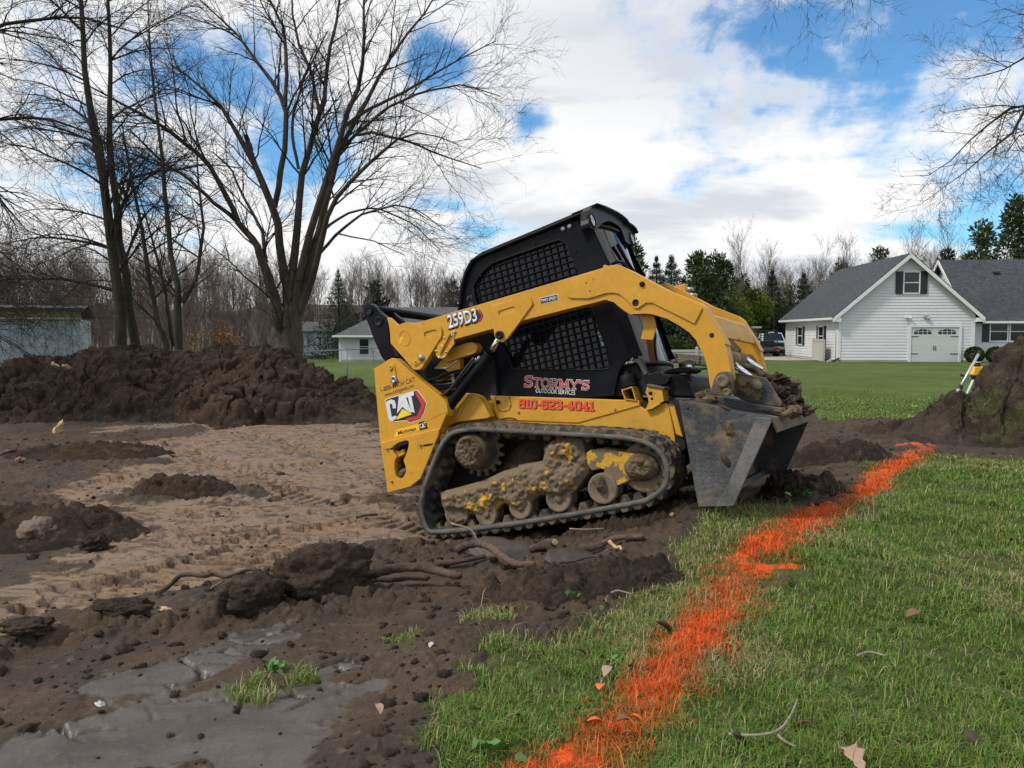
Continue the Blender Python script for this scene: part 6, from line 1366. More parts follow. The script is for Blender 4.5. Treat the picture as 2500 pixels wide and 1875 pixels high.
# --- laser level on its tripod, grade rod ---------------------------------------------------------
M['alu'] = material('aluminium', (0.62, 0.64, 0.66), 0.35, metal=0.7, fine=0.06)
lz_ = thing('laser_level', 'yellow rotary laser level on a low aluminium tripod beside the right dirt pile', 'laser level', (8.16, 14.0, zflat(8.16, 14)))
H0 = .62 - zflat(8.16, 14) + .0
lbody = MB().prism([(-.10, H0 + .08), (.10, H0 + .08), (.115, H0 + .10), (.105, H0 + .235), (-.085, H0 + .235), (-.115, H0 + .10)], -.09, .09).build('laser_body', M['sticker_yellow'], lz_, .012)
MB().cyl((.0, 0, H0 + .235), (0, 0, H0 + .30), .055, .05, 16).build('laser_head', M['iron'], lbody); MB().cyl((0, 0, H0 + .30), (0, 0, H0 + .32), .065, .065, 16).build('laser_cap', M['light_metal'], lbody)
MB().lathe((0, 0, H0 - .03), (0, 0, 1), [(0, 0), (0, .06), (.05, .085), (.10, .10), (.11, .10), (.11, 0)], 18).build('tripod_head', M['iron'], lz_)
for a in (200, 320, 80):
    dx, dy = math.cos(R(a)), math.sin(R(a)); l0 = Vector((dx * .08, dy * .08, H0)); l1 = Vector((dx * .42, dy * .42, -.02))
    lg = MB().bar(l0, l1, .045, .022, (dx, dy, .2)).build('leg', M['alu'], lz_); MB().cyl(l1 - (l1 - l0).normalized() * .05, l1 + (l1 - l0).normalized() * .03, .018, .006, 8).build('spike', M['iron'], lg)
MB().cyl((0, 0, H0 - .3), (0, 0, H0), .012, .012, 8).build('centre_rod', M['iron'], lz_)
gr_ = thing('grade_rod', 'silver telescoping grade rod slanting past the yellow laser level', 'grade rod', (0, 0, 0))
ga = Vector((7.731,13.2,1.139)); gb = Vector((7.059,12.7,0.423))
gm_ = ga.lerp(gb, .78); MB().cyl(ga, gm_, .021, .021, 12).build('inner_tube', M['alu'], gr_); MB().cyl(gm_, gb, .030, .030, 12).build('outer_tube', M['alu'], gr_)
MB().cyl(gm_ + (ga - gm_) * .02, gm_ - (ga - gm_) * .06, .040, .040, 12).build('clamp', M['iron'], gr_); MB().cyl(ga, ga + (gb - ga) * .06, .026, .026, 12).build('end_cap', M['iron'], gr_)
gk = ga.lerp(gb, .56); MB().cyl(gk, gk + Vector((-.09, 0, .03)), .014, .022, 10).build('knob', M['iron'], gr_)

# ------------------------------------------------------------------ trees
M['bark'] = material('grey_brown_bark', (0.080, 0.064, 0.050), 0.9, col2=(0.045, 0.036, 0.030), scale=5, stretch=(1.6, 1.6, .35), bump=.8, bump_scale=14, fine=.25, spec=.2)
M['bark_dark'] = material('dark_bark', (0.034, 0.030, 0.024), 0.95, col2=(0.055, 0.050, 0.036), scale=5, stretch=(1.6, 1.6, .35), bump=.7, bump_scale=14, fine=.25, spec=.15)
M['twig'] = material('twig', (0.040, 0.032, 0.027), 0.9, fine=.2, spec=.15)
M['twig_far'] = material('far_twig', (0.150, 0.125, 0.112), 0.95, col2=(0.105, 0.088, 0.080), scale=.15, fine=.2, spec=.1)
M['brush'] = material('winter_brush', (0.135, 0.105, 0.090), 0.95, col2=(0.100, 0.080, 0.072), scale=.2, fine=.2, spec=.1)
def tubes(pts, rad, sides):
    """pts (N,P,3), rad (N,P) -> vertices and quads of N tapered tubes"""
    N, P, _ = pts.shape
    d = np.empty_like(pts); d[:, 1:-1] = pts[:, 2:] - pts[:, :-2]; d[:, 0] = pts[:, 1] - pts[:, 0]; d[:, -1] = pts[:, -1] - pts[:, -2]
    d /= np.linalg.norm(d, axis=2, keepdims=True) + 1e-9
    ref = np.where(np.abs(d[:, :1, 2:3]) > .8, np.array([1., .1, 0]), np.array([.1, 0, 1.])); ref = np.broadcast_to(ref, d.shape)
    x = np.cross(d, ref); x /= np.linalg.norm(x, axis=2, keepdims=True) + 1e-9; y = np.cross(d, x)
    a = np.arange(sides) * 2 * np.pi / sides
    v = pts[:, :, None, :] + rad[:, :, None, None] * (x[:, :, None, :] * np.cos(a)[None, None, :, None] + y[:, :, None, :] * np.sin(a)[None, None, :, None])
    i = np.arange(N * P * sides).reshape(N, P, sides); j = np.roll(i, -1, 2)
    q = np.stack([i[:, :-1], j[:, :-1], j[:, 1:], i[:, 1:]], -1).reshape(-1, 4)
    return v.reshape(-1, 3), q
def joinm(parts):
    V, Q, o = [], [], 0
    for v, q in parts: V.append(v); Q.append(q + o); o += len(v)
    return np.concatenate(V), np.concatenate(Q)
def resamp(limb, P):
    L = np.array(limb, float); s = np.concatenate([[0], np.cumsum(np.linalg.norm(np.diff(L[:, :3], axis=0), axis=1))]); u = np.linspace(0, s[-1], P)
    return np.stack([np.interp(u, s, L[:, k]) for k in range(4)], 1)
def wobble(pts, rng, amt):
    n = pts.shape[1]; w_ = np.cumsum(rng.normal(0, 1, pts.shape), 1); w_ -= w_[:, :1]; L = np.linalg.norm(pts[:, -1] - pts[:, 0], axis=1)[:, None, None]
    return pts + w_ * amt * L / n
def sprout(pts, rad, n, tr, length, ratio_r, ang, rng, P=6, up=.15, droop=0.0, out=None, wob=.10, rmin=.003, taper=.25):
    """children of a batch of branches: n in all, spread along them by length"""
    N, Pp, _ = pts.shape; L = np.linalg.norm(np.diff(pts, axis=1), axis=2).sum(1)
    k = rng.choice(N, n, p=L / L.sum()); t = tr[0] + (tr[1] - tr[0]) * rng.random(n) ** .85; f = t * (Pp - 1); i = np.minimum(f.astype(int), Pp - 2); fr = (f - i)[:, None]
    st = pts[k, i] * (1 - fr) + pts[k, i + 1] * fr; r0 = rad[k, i] * (1 - fr[:, 0]) + rad[k, i + 1] * fr[:, 0]
    tg_ = pts[k, i + 1] - pts[k, i]; tg_ /= np.linalg.norm(tg_, axis=1, keepdims=True) + 1e-9
    rv = rng.normal(0, 1, (n, 3)); rv -= (rv * tg_).sum(1, keepdims=True) * tg_; rv /= np.linalg.norm(rv, axis=1, keepdims=True) + 1e-9
    a = np.radians(rng.uniform(ang[0], ang[1], n))[:, None]; d = tg_ * np.cos(a) + rv * np.sin(a); d[:, 2] += up
    if out is not None: d += np.asarray(out)
    d /= np.linalg.norm(d, axis=1, keepdims=True)
    ln = (length[0] + (length[1] - length[0]) * rng.random(n)) * (1.15 - .5 * t)
    s = np.linspace(0, 1, P)[None, :, None]; p = st[:, None] + d[:, None] * s * ln[:, None, None]
    p[:, :, 2] += (-(droop) * ln[:, None] * s[:, :, 0] ** 2); p[:, :, 2] += up * .35 * ln[:, None] * s[:, :, 0] ** 2
    p = wobble(p, rng, wob)
    rr_ = np.maximum(np.minimum(r0 * ratio_r, ln * .0115 + .0015), rmin)[:, None] * (1 - (1 - taper) * np.linspace(0, 1, P))[None]
    return p, rr_
def bare_tree(name, label, limbs, base, levels, seed, bark='bark', twig='twig', group=None, cat='tree', minr=.0035, trunkn=1):
    """traced limbs become the trunk, branching levels become the crown"""
    rng = np.random.default_rng(seed); t_ = thing(name, label, cat, base, 0, group); B = np.array(base)
    parts = []; src = []
    f_ = limbs[0][0]; g0 = zflat(f_[0], f_[1]); limbs = [([(f_[0], f_[1], g0 - .25, f_[3] * 1.25), (f_[0], f_[1], g0 + .15, f_[3] * 1.12)] if f_[2] > g0 + .3 else []) + list(limbs[0])] + list(limbs[1:]); B[2] = min(base[2], g0); t_.location = tuple(B)
    for l in limbs:
        q = resamp(l, 14); q[:, 3] *= np.where(q[:, 3] > .3, .90, .74); p = q[None, :, :3].copy(); w_ = np.zeros_like(p); w_[0, 1:-1] = rng.normal(0, 1, (12, 3)) * q[1:-1, 3:4] * (.22 if q[1, 3] < .2 else .06); p += w_
        parts.append(tubes(p, q[None, :, 3], 10)); src.append((p, q[None, :, 3]))
    v, q = joinm(parts); np_mesh('trunk', v - B, q, M[bark], t_, True)
    P0 = np.concatenate([s[0] for s in src]); R0 = np.concatenate([s[1] for s in src]); crown = []; cur = (P0, R0)
    allb = [cur]
    for lv in levels:
        srcp = cur if not lv.get('all') else (np.concatenate([a[0] for a in allb[-2:]]) if allb[-1][0].shape[1] == allb[-2][0].shape[1] else cur[0], np.concatenate([a[1] for a in allb[-2:]]) if allb[-1][0].shape[1] == allb[-2][0].shape[1] else cur[1])
        kw = {k: v for k, v in lv.items() if k not in ('n', 'sides', 'all')}
        cur = sprout(srcp[0], srcp[1], lv['n'], rng=rng, rmin=minr, **kw); allb.append(cur); crown.append(tubes(cur[0], cur[1], lv.get('sides', 3)))
    v, q = joinm(crown); np_mesh('crown', v - B, q, M[twig], t_, True)
    return t_
L = lambda *a: a
BIG = [
 [(-6.905,25,0.032,0.452),(-6.888,25,0.936,0.392),(-6.874,25,1.762,0.347),(-6.841,25,2.361,0.286)],
 [(-7.05,25,1.162,0.234),(-7.233,24.9,1.91,0.218),(-7.41,24.8,2.797,0.194),(-7.586,24.7,3.6,0.171),(-7.836,24.6,4.247,0.141),(-8.34,24.5,4.815,0.126)],
 [(-8.338,24.6,4.792,0.119),(-8.629,24.243,5.706,0.102),(-9.047,23.886,6.552,0.09),(-9.663,23.529,7.093,0.078),(-10.189,23.171,7.479,0.063),(-10.829,22.814,7.783,0.048),(-11.441,22.457,8.138,0.03),(-11.902,22.1,8.287,0.017)],
 [(-8.374,24.6,4.828,0.096),(-8.839,24.2,5.272,0.08),(-9.523,23.8,5.977,0.065),(-10.047,23.4,6.312,0.053),(-10.405,23,6.766,0.038),(-10.614,22.6,7.068,0.024)],
 [(-7.641,25,3.626,0.09),(-7.796,25.2,4.613,0.076),(-8.076,25.4,5.088,0.065),(-8.58,25.6,5.87,0.054),(-8.937,25.8,6.66,0.043),(-9.611,26,7.232,0.027)],
 [(-6.992,25,2.286,0.211),(-7.115,24.875,3.837,0.172),(-7.275,24.75,5.214,0.157),(-7.657,24.625,6.206,0.134),(-8.177,24.5,7.255,0.103),(-8.412,24.375,7.792,0.081),(-8.785,24.25,8.322,0.062),(-9.436,24.125,8.913,0.044),(-10.082,24,9.358,0.025)],
 [(-7.902,25,6.571,0.113),(-8.019,25,7.009,0.109),(-8.193,25,7.519,0.098)],
 [(-7.347,25,5.325,0.121),(-7.174,25.125,6.524,0.121),(-7.004,25.25,7.58,0.11),(-7.06,25.375,8.494,0.103),(-7.495,25.5,9.265,0.081),(-8.047,25.625,9.968,0.066),(-8.526,25.75,10.674,0.05),(-9.162,25.875,11.311,0.039),(-9.878,26,11.952,0.027)],
 [(-6.949,25,8.39,0.083),(-6.935,25.15,9.81,0.08),(-7.034,25.3,10.803,0.061),(-7.435,25.45,11.585,0.046),(-7.842,25.6,12.227,0.031)],
 [(-6.917,25,2.286,0.188),(-6.733,25.089,4.303,0.163),(-6.649,25.178,5.353,0.144),(-6.505,25.267,6.404,0.133),(-6.208,25.356,7.605,0.115),(-5.835,25.444,8.807,0.092),(-5.764,25.533,9.937,0.077),(-5.544,25.622,10.922,0.062),(-5.4,25.711,11.835,0.046),(-5.331,25.8,12.751,0.031)],
 [(-6.582,25,6.498,0.068),(-6.826,25.2,7.568,0.065),(-6.808,25.4,8.28,0.054),(-6.542,25.6,9.37,0.042),(-6.279,25.8,10.026,0.035),(-5.856,26,10.987,0.024)],
 [(-5.959,25.3,8.253,0.084),(-6.331,25.675,9.615,0.07),(-6.791,26.05,10.632,0.059),(-7.067,26.425,11.671,0.048),(-7.191,26.8,12.732,0.032)],
 [(-6.767,25,2.286,0.196),(-6.296,24.9,4.281,0.158),(-5.88,24.8,5.586,0.142),(-5.398,24.7,6.799,0.123),(-4.995,24.6,7.993,0.108),(-4.528,24.5,9.029,0.085),(-4.412,24.4,9.911,0.066),(-4.397,24.3,10.849,0.051),(-4.332,24.2,11.775,0.033)],
 [(-6.695,25,2.136,0.188),(-5.978,25.15,4.681,0.152),(-5.691,25.3,6.115,0.122),(-5.331,25.45,7.332,0.104),(-4.743,25.6,8.334,0.089),(-4.149,25.75,9.639,0.074),(-3.555,25.9,10.579,0.059),(-2.803,26.05,11.526,0.039),(-2.354,26.2,12.331,0.028)],
 [(-6.66,25,1.987,0.166),(-6.066,24.812,3.389,0.15),(-5.859,24.625,4.25,0.126),(-5.508,24.438,5.238,0.103),(-4.879,24.25,5.921,0.084),(-4.046,24.062,6.66,0.065),(-3.372,23.875,7.107,0.047),(-2.573,23.688,7.304,0.032),(-1.58,23.5,6.881,0.018)],
 [(-4.785,24.6,7.422,0.067),(-4.137,24.225,7.401,0.062),(-3.016,23.85,7.032,0.05),(-1.928,23.475,6.533,0.032),(-0.87,23.1,6.115,0.017)],
 [(-5.08,25,7.81,0.083),(-4.387,25.3,8.4,0.072),(-3.604,25.6,8.852,0.062),(-2.878,25.9,9.388,0.051),(-1.75,26.2,10.159,0.032),(-0.521,26.5,10.867,0.02)],
 [(-5.389,25,6.936,0.075),(-4.75,24.8,7.47,0.067),(-3.83,24.6,8.207,0.056),(-2.642,24.4,8.646,0.044),(-1.477,24.2,8.797,0.029),(-0.332,24,8.39,0.018)],
 [(-5.954,25,3.923,0.075),(-5.358,24.7,4.478,0.063),(-4.557,24.4,5.017,0.048),(-3.422,24.1,5.257,0.036),(-2.672,23.8,4.999,0.025),(-1.941,23.5,4.4,0.014)],
 [(-5.869,25,4.588,0.068),(-5.243,25.25,5.141,0.053),(-4.305,25.5,5.403,0.038),(-3.124,25.75,4.91,0.027),(-2.307,26,4.099,0.016)],
 [(-5.373,24.6,4.465,0.037),(-4.151,24.1,4.19,0.025),(-3.153,23.6,3.714,0.014)]]
bb = (-6.903,25,0.107)
bare_tree('bare_maple', 'large many stemmed bare tree rising behind the left dirt pile, left of the loader', BIG, (bb[0], bb[1], bb[2] - .5), [
  dict(n=300, tr=(.30, 1.0), length=(1.2, 3.4), ratio_r=.55, ang=(25, 60), up=.18, droop=.10, wob=.10, sides=5, P=9),
  dict(n=2300, tr=(.15, 1.0), length=(.6, 1.7), ratio_r=.6, ang=(25, 60), up=.10, droop=.12, wob=.11, sides=4, P=6),
  dict(n=9500, tr=(.15, 1.0), length=(.25, .85), ratio_r=.65, ang=(20, 55), up=.08, droop=.10, wob=.12, sides=3, P=4)], 3, 'bark')
# left pair and the thinner stems beside it
T1 = [[(-9.769,20,1.039,0.193),(-9.782,20,2.537,0.169),(-10.004,20,4.02,0.151),(-10.084,20,5.196,0.136),(-10.273,20,6.654,0.112),(-10.46,20,8.098,0.087),(-10.499,20,9.528,0.066),(-10.498,20,10.38,0.042)]]
T2 = [[(-9.721,20.6,1.027,0.168),(-9.86,20.6,2.569,0.14),(-10.006,20.6,3.792,0.127),(-10.152,20.6,5.006,0.115),(-10.195,20.6,6.511,0.09),(-10.116,20.6,8.001,0.071),(-10.12,20.6,9.771,0.053),(-10.121,20.6,10.648,0.034)]]
dr = dict(tr=(.22, 1.0), ratio_r=.5, sides=4, P=9)
for (lm, bx, lab, sd_) in ((T1, (-9.767,20,1.099), 'thick dark bare trunk with arching limbs, left one of a close pair behind the pile', 11), (T2, (-9.719,20.6,1.089), 'slimmer dark bare trunk, right one of a close pair behind the pile', 12)):
    bare_tree('dark_bare_tree', lab, lm, (bx[0], bx[1], bx[2] - .8), [
      dict(n=40 if sd_ == 11 else 24, length=(1.4, 4.2), ang=(45, 80), up=.35, droop=.42, wob=.07, out=(-.45 if sd_ == 11 else .25, -.1, 0), **dr),
      dict(n=520 if sd_ == 11 else 260, tr=(.1, 1.0), length=(.6, 1.9), ratio_r=.6, ang=(25, 60), up=.12, droop=.15, wob=.10, sides=3, P=6),
      dict(n=3600 if sd_ == 11 else 1500, tr=(.1, 1.0), length=(.25, .8), ratio_r=.6, ang=(25, 65), up=.05, droop=.05, wob=.12, sides=3, P=4)], sd_, 'bark_dark')
T3 = [[(-7.935,19,1.117,0.12),(-7.877,19,2.199,0.103),(-7.996,19,3.047,0.083),(-8.136,19,4.171,0.074),(-8.161,19,5.287,0.06),(-8.339,19,6.944,0.04),(-8.411,19,8.311,0.023),(-8.415,19,9.124,0.011)], [(-7.804,19,2.142,0.074),(-7.484,19.125,2.774,0.063),(-7.361,19.25,3.923,0.046),(-7.517,19.375,5.362,0.026),(-7.574,19.5,6.184,0.012)]]
bx = (-7.933,19,1.174)
bare_tree('forked_bare_tree', 'slim bare tree with a low fork, between the dark pair and the big maple', T3, (bx[0], bx[1], bx[2] - .8), [
   dict(n=60, tr=(.25, 1), length=(.8, 2.2), ratio_r=.5, ang=(35, 75), up=.2, droop=.15, wob=.1, sides=4, P=7), dict(n=320, tr=(.1, 1), length=(.4, 1.1), ratio_r=.6, ang=(25, 60), up=.1, droop=.1, wob=.1, sides=3, P=5), dict(n=1100, tr=(.1, 1), length=(.2, .5), ratio_r=.6, ang=(25, 60), up=.05, droop=.05, wob=.1, sides=3, P=4)], 21, 'bark_dark')
T4 = [[(-8.394,19.4,1.11,0.105),(-8.662,19.4,1.925,0.082),(-8.844,19.4,3.656,0.061),(-9.041,19.4,4.799,0.047),(-9.215,19.4,5.707,0.032),(-9.305,19.4,6.498,0.018)], [(-8.303,19.6,1.106,0.065),(-8.449,19.6,2.223,0.053),(-8.651,19.6,3.389,0.038),(-8.915,19.6,4.373,0.024),(-9.127,19.6,5.064,0.012)]]
bx = (-8.392,19.4,1.168)
bare_tree('leaning_bare_tree', 'thin bare tree leaning left just beside the low forked one', T4, (bx[0], bx[1], bx[2] - .8), [
   dict(n=50, tr=(.25, 1), length=(.8, 2.4), ratio_r=.5, ang=(35, 75), up=.2, droop=.2, wob=.1, sides=4, P=7), dict(n=260, tr=(.1, 1), length=(.4, 1.1), ratio_r=.6, ang=(25, 60), up=.1, droop=.1, wob=.1, sides=3, P=5), dict(n=900, tr=(.1, 1), length=(.2, .5), ratio_r=.6, ang=(25, 60), up=.05, droop=.05, wob=.1, sides=3, P=4)], 22, 'bark_dark')
# drooping tree at the left edge, its trunk outside the view
LE = [[(-12.4, 14.2, -.2, .20), (-12.2, 14.2, 1.6, .17), (-11.9, 14.2, 3.2, .14), (-11.8, 14.3, 5.2, .09), (-11.7, 14.4, 7.5, .04)],
 [(-12.0, 14.2, 3.0, .10), (-10.8, 14.1, 4.3, .075), (-9.6, 14, 4.6, .055)] + [(-8.761,14,3.381,0),(-8.401,14,3.209,0.008),(-8.089,14,2.789,0.006),(-7.834,14,2.366,0.003)][1:] ,
 [(-12.1, 14.2, 2.4, .09), (-10.9, 14.0, 3.2, .07)] + [(-8.918,13.6,2.973,0.023),(-8.534,13.6,2.75,0.017),(-8.189,13.6,2.452,0.012),(-7.881,13.6,2.153,0.009),(-7.551,13.6,1.909,0.005),(-7.33,13.6,1.74,0.003)],
 [(-12.1, 14.2, 2.2, .08)] + [(-8.756,13.2,2.712,0.018),(-8.325,13.2,2.567,0.014),(-7.952,13.2,2.314,0.01),(-7.689,13.2,2.023,0.006),(-7.479,13.2,1.768,0.003)],
 [(-12.2, 14.2, 1.8, .08)] + [(-9.269,13.8,2.315,0.017),(-8.791,13.8,2.334,0.013),(-8.411,13.8,2.315,0.011),(-8.035,13.8,2.163,0.007),(-7.733,13.8,2.049,0.004),(-7.47,13.8,1.935,0.003)],
 [(-12.2, 14.2, 1.5, .07)] + [(-8.665,13,1.728,0.031),(-8.417,13,1.638,0.027),(-8.274,13,1.602,0.024),(-8.2,13,1.647,0.009),(-8.019,13,1.665,0.006),(-7.894,13,1.62,0.003)],
 [(-11.9, 14.2, 4.5, .08), (-10.6, 14.6, 6.2, .06), (-9.2, 14.8, 7.0, .045), (-7.9, 14.9, 7.2, .03), (-6.8, 15, 6.9, .015)],
 [(-11.8, 14.2, 5.2, .07), (-10.3, 14.0, 7.2, .05), (-8.8, 13.8, 8.3, .035), (-7.2, 13.6, 8.6, .02), (-6.2, 13.6, 8.2, .01)], [(-11.8, 14.2, 4.0, .07), (-10.0, 14.6, 5.2, .05), (-8.6, 14.9, 5.4, .035), (-7.4, 15.1, 5.0, .015)]]
bare_tree('drooping_bare_tree', 'bare drooping tree overhanging the shed roof at the left edge', LE, (-12.4, 14.2, -.3), [
   dict(n=230, tr=(.3, 1), length=(.7, 1.9), ratio_r=.5, ang=(25, 60), up=.1, droop=.25, wob=.1, sides=4, P=7), dict(n=1900, tr=(.1, 1), length=(.35, 1.0), ratio_r=.6, ang=(25, 60), up=.05, droop=.12, wob=.1, sides=3, P=5), dict(n=6500, tr=(.1, 1), length=(.15, .5), ratio_r=.6, ang=(25, 60), up=.05, droop=.05, wob=.1, sides=3, P=4)], 31, 'bark_dark', minr=.0025)
# tree at the right edge reaching in, also over the top of the view
RE = [[(10.6, 12.6, .0, .26), (10.5, 12.5, 2.5, .22), (10.3, 12.4, 4.6, .18), (10.2, 12.3, 6.6, .13), (10.0, 12.2, 9.2, .07)],
 [(10.4, 12.4, 4.3, .10)] + [(7.794,12,4.834,0.033),(7.54,12,4.77,0.027),(7.296,12,4.749,0.024),(6.98,12,4.47,0.019),(6.768,12,4.288,0.014),(6.557,12,4.062,0.011),(6.325,12,3.814,0.008),(6.02,12,3.738,0.006),(5.778,12,3.76,0.003)],
 [(10.4, 12.4, 4.0, .09)] + [(7.509,11.6,4.825,0.032),(7.275,11.6,4.618,0.03),(7.171,11.6,4.328,0.026),(6.987,11.6,4.162,0.019),(6.782,11.6,4.017,0.016),(6.556,11.6,3.808,0.011),(6.352,11.6,3.599,0.008),(6.08,11.6,3.474,0.005),(5.833,11.6,3.264,0.003)],
 [(10.3, 12.3, 5.4, .09)] + [(7.953,12.3,5.769,0.027),(7.699,12.3,5.574,0.021),(7.455,12.3,5.421,0.015),(7.236,12.3,5.334,0.011),(6.97,12.3,5.291,0.008),(6.704,12.3,5.236,0.006),(6.524,12.3,5.269,0.003)],
 [(10.4, 12.4, 3.6, .07)] + [(7.814,12,4.385,0.02),(7.529,12,4.385,0.013),(7.36,12,4.256,0.01),(7.323,12,4.083,0.009),(7.105,12,4.062,0.006)],
 [(10.4, 12.4, 3.4, .07)] + [(7.719,11.8,3.997,0.018),(7.489,11.8,3.849,0.011),(7.323,11.8,3.679,0.007),(7.182,11.8,3.423,0.003)],
 [(10.3, 12.3, 5.9, .07)] + [(7.868,12.2,6.207,0.018),(7.673,12.2,6.142,0.01),(7.473,12.2,6.185,0.006),(7.316,12.2,6.249,0.003)],
 [(10.2, 12.3, 6.8, .10), (8.6, 11.2, 7.9, .08), (6.6, 10.2, 8.1, .06), (5.0, 9.6, 7.4, .045)] + [(3.047,9,5.557,0.008),(2.888,9,5.416,0.005),(2.777,9,5.274,0.003),(2.699,9,5.164,0.002)],
 [(6.0, 10.0, 7.9, .035)] + [(3.313,9.2,5.648,0.006),(3.184,9.2,5.504,0.004),(3.087,9.2,5.375,0.003),(3.023,9.2,5.263,0.002)], [(6.6, 10.2, 8.0, .03)] + [(3.793,9.4,5.625,0.005),(3.712,9.4,5.493,0.003),(3.63,9.4,5.378,0.002)], [(6.9, 10.3, 8.0, .03)] + [(4.278,9.5,5.652,0.004),(4.145,9.5,5.52,0.003),(4.062,9.5,5.42,0.002)]]
bare_tree('bare_oak', 'bare tree reaching in from the right edge, above the right dirt pile', RE, (10.6, 12.6, 0), [
   dict(n=170, tr=(.30, 1), length=(.4, 1.3), ratio_r=.5, ang=(30, 65), up=.05, droop=.10, wob=.12, sides=4, P=7), dict(n=1500, tr=(.1, 1), length=(.22, .65), ratio_r=.6, ang=(30, 65), up=.05, droop=.05, wob=.14, sides=3, P=5), dict(n=6500, tr=(.1, 1), length=(.08, .26), ratio_r=.65, ang=(25, 60), up=.0, droop=.0, wob=.14, sides=3, P=4)], 41, 'bark_dark', minr=.0022)

# ---- background woods -----------------------------------------------------------------------------
def proto(seed, h, nb, nt, nt2=0):
    rng = np.random.default_rng(seed); lean = rng.normal(0, .05, 2); tp = np.array([[(lean[0] * z * h + .15 * math.sin(z * 5 + seed), lean[1] * z * h, z * h) for z in np.linspace(0, 1, 8)]]); tr_ = np.array([np.linspace(.011 * h, .0018 * h, 8)])
    a = sprout(tp, tr_, nb, (.25, 1), (.16 * h, .36 * h), .5, (25, 55), rng, P=5, up=.45, wob=.08, rmin=.012); b = sprout(a[0], a[1], nt, (.15, 1), (.06 * h, .17 * h), .6, (20, 50), rng, P=4, up=.3, wob=.08, rmin=.010)
    ps = [tubes(tp, tr_, 5), tubes(a[0], a[1], 3), tubes(b[0], b[1], 3)]
    if nt2: c = sprout(b[0], b[1], nt2, (.1, 1), (.03 * h, .09 * h), .6, (20, 50), rng, P=3, up=.2, wob=.08, rmin=.008); ps.append(tubes(c[0], c[1], 3))
    return joinm(ps)
def scatter(name, protos, places, mat, label, cat):
    parts = []
    for (x, y, z, s, az, k) in places:
        v, q = protos[k]; c, s_ = math.cos(az), math.sin(az); w_ = v * s; parts.append((np.stack([w_[:, 0] * c - w_[:, 1] * s_ + x, w_[:, 0] * s_ + w_[:, 1] * c + y, w_[:, 2] + z], 1), q))
    v, q = joinm(parts); o = np_mesh(name, v, q, M[mat], None, True); return tag(o, label, cat, kind='stuff')
PR = [proto(s, 10, 20, 120, 260) for s in range(5)]; PB = [proto(50 + s, 3.0, 16, 90) for s in range(4)]
rng = np.random.default_rng(77); pl = []
def top_px(px_):     # height of the tree line against the picture's bearings (tan of bearing -> elevation)
    return np.interp(px_, [-.7, -.5, -.30, -.2, -.1, 0, .1, .2, .35, .5, .7], [.085, .085, .075, .070, .066, .058, .060, .062, .070, .080, .085])
for i in range(620):
    b_ = rng.uniform(-.75, .80); d = rng.uniform(100, 135) if -.29 < b_ < -.03 else rng.uniform(62, 120) if b_ < -.14 else (rng.uniform(105, 150) if b_ < .1 else rng.uniform(78, 125)); x = b_ * d; z = zflat(x, d)
    hgt = 1.45 + d * top_px(b_) * rng.uniform(.72, 1.12) - z; pl.append((x, d, z - .1, hgt / 10, rng.uniform(0, 6.3), int(rng.integers(0, 5))))
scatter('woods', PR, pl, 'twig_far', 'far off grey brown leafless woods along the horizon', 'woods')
pl = []
for i in range(900):
    b_ = rng.uniform(-.75, .80); d = rng.uniform(97, 125) if -.29 < b_ < -.03 else rng.uniform(46, 100) if b_ < -.16 else (rng.uniform(98, 125) if b_ < .12 else rng.uniform(72, 110)); x = b_ * d; z = zflat(x, d); pl.append((x, d, z - .05, rng.uniform(.8, 2.3), rng.uniform(0, 6.3), int(rng.integers(0, 4))))
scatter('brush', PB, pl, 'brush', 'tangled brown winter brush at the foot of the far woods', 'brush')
# low rise behind the woods
hx_ = np.linspace(-260, 260, 140); hv_ = []; 
for j, (dy, hh_) in enumerate(((0, -3), (14, 3.4), (40, 6.0), (90, 7.0))):
    for x in hx_: hv_.append((x, 135 + dy + 10 * math.sin(x * .03), hh_ * (1 + .20 * math.sin(x * .11) + .12 * math.sin(x * .37 + 1)) if j else -3))
nh = len(hx_); hq = [(j * nh + i, j * nh + i + 1, (j + 1) * nh + i + 1, (j + 1) * nh + i) for j in range(3) for i in range(nh - 1)]
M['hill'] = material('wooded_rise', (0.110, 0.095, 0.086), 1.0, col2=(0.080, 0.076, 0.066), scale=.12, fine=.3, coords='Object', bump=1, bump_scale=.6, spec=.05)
tag(np_mesh('hill', np.array(hv_), np.array(hq), M['hill'], None, True), kind='structure')

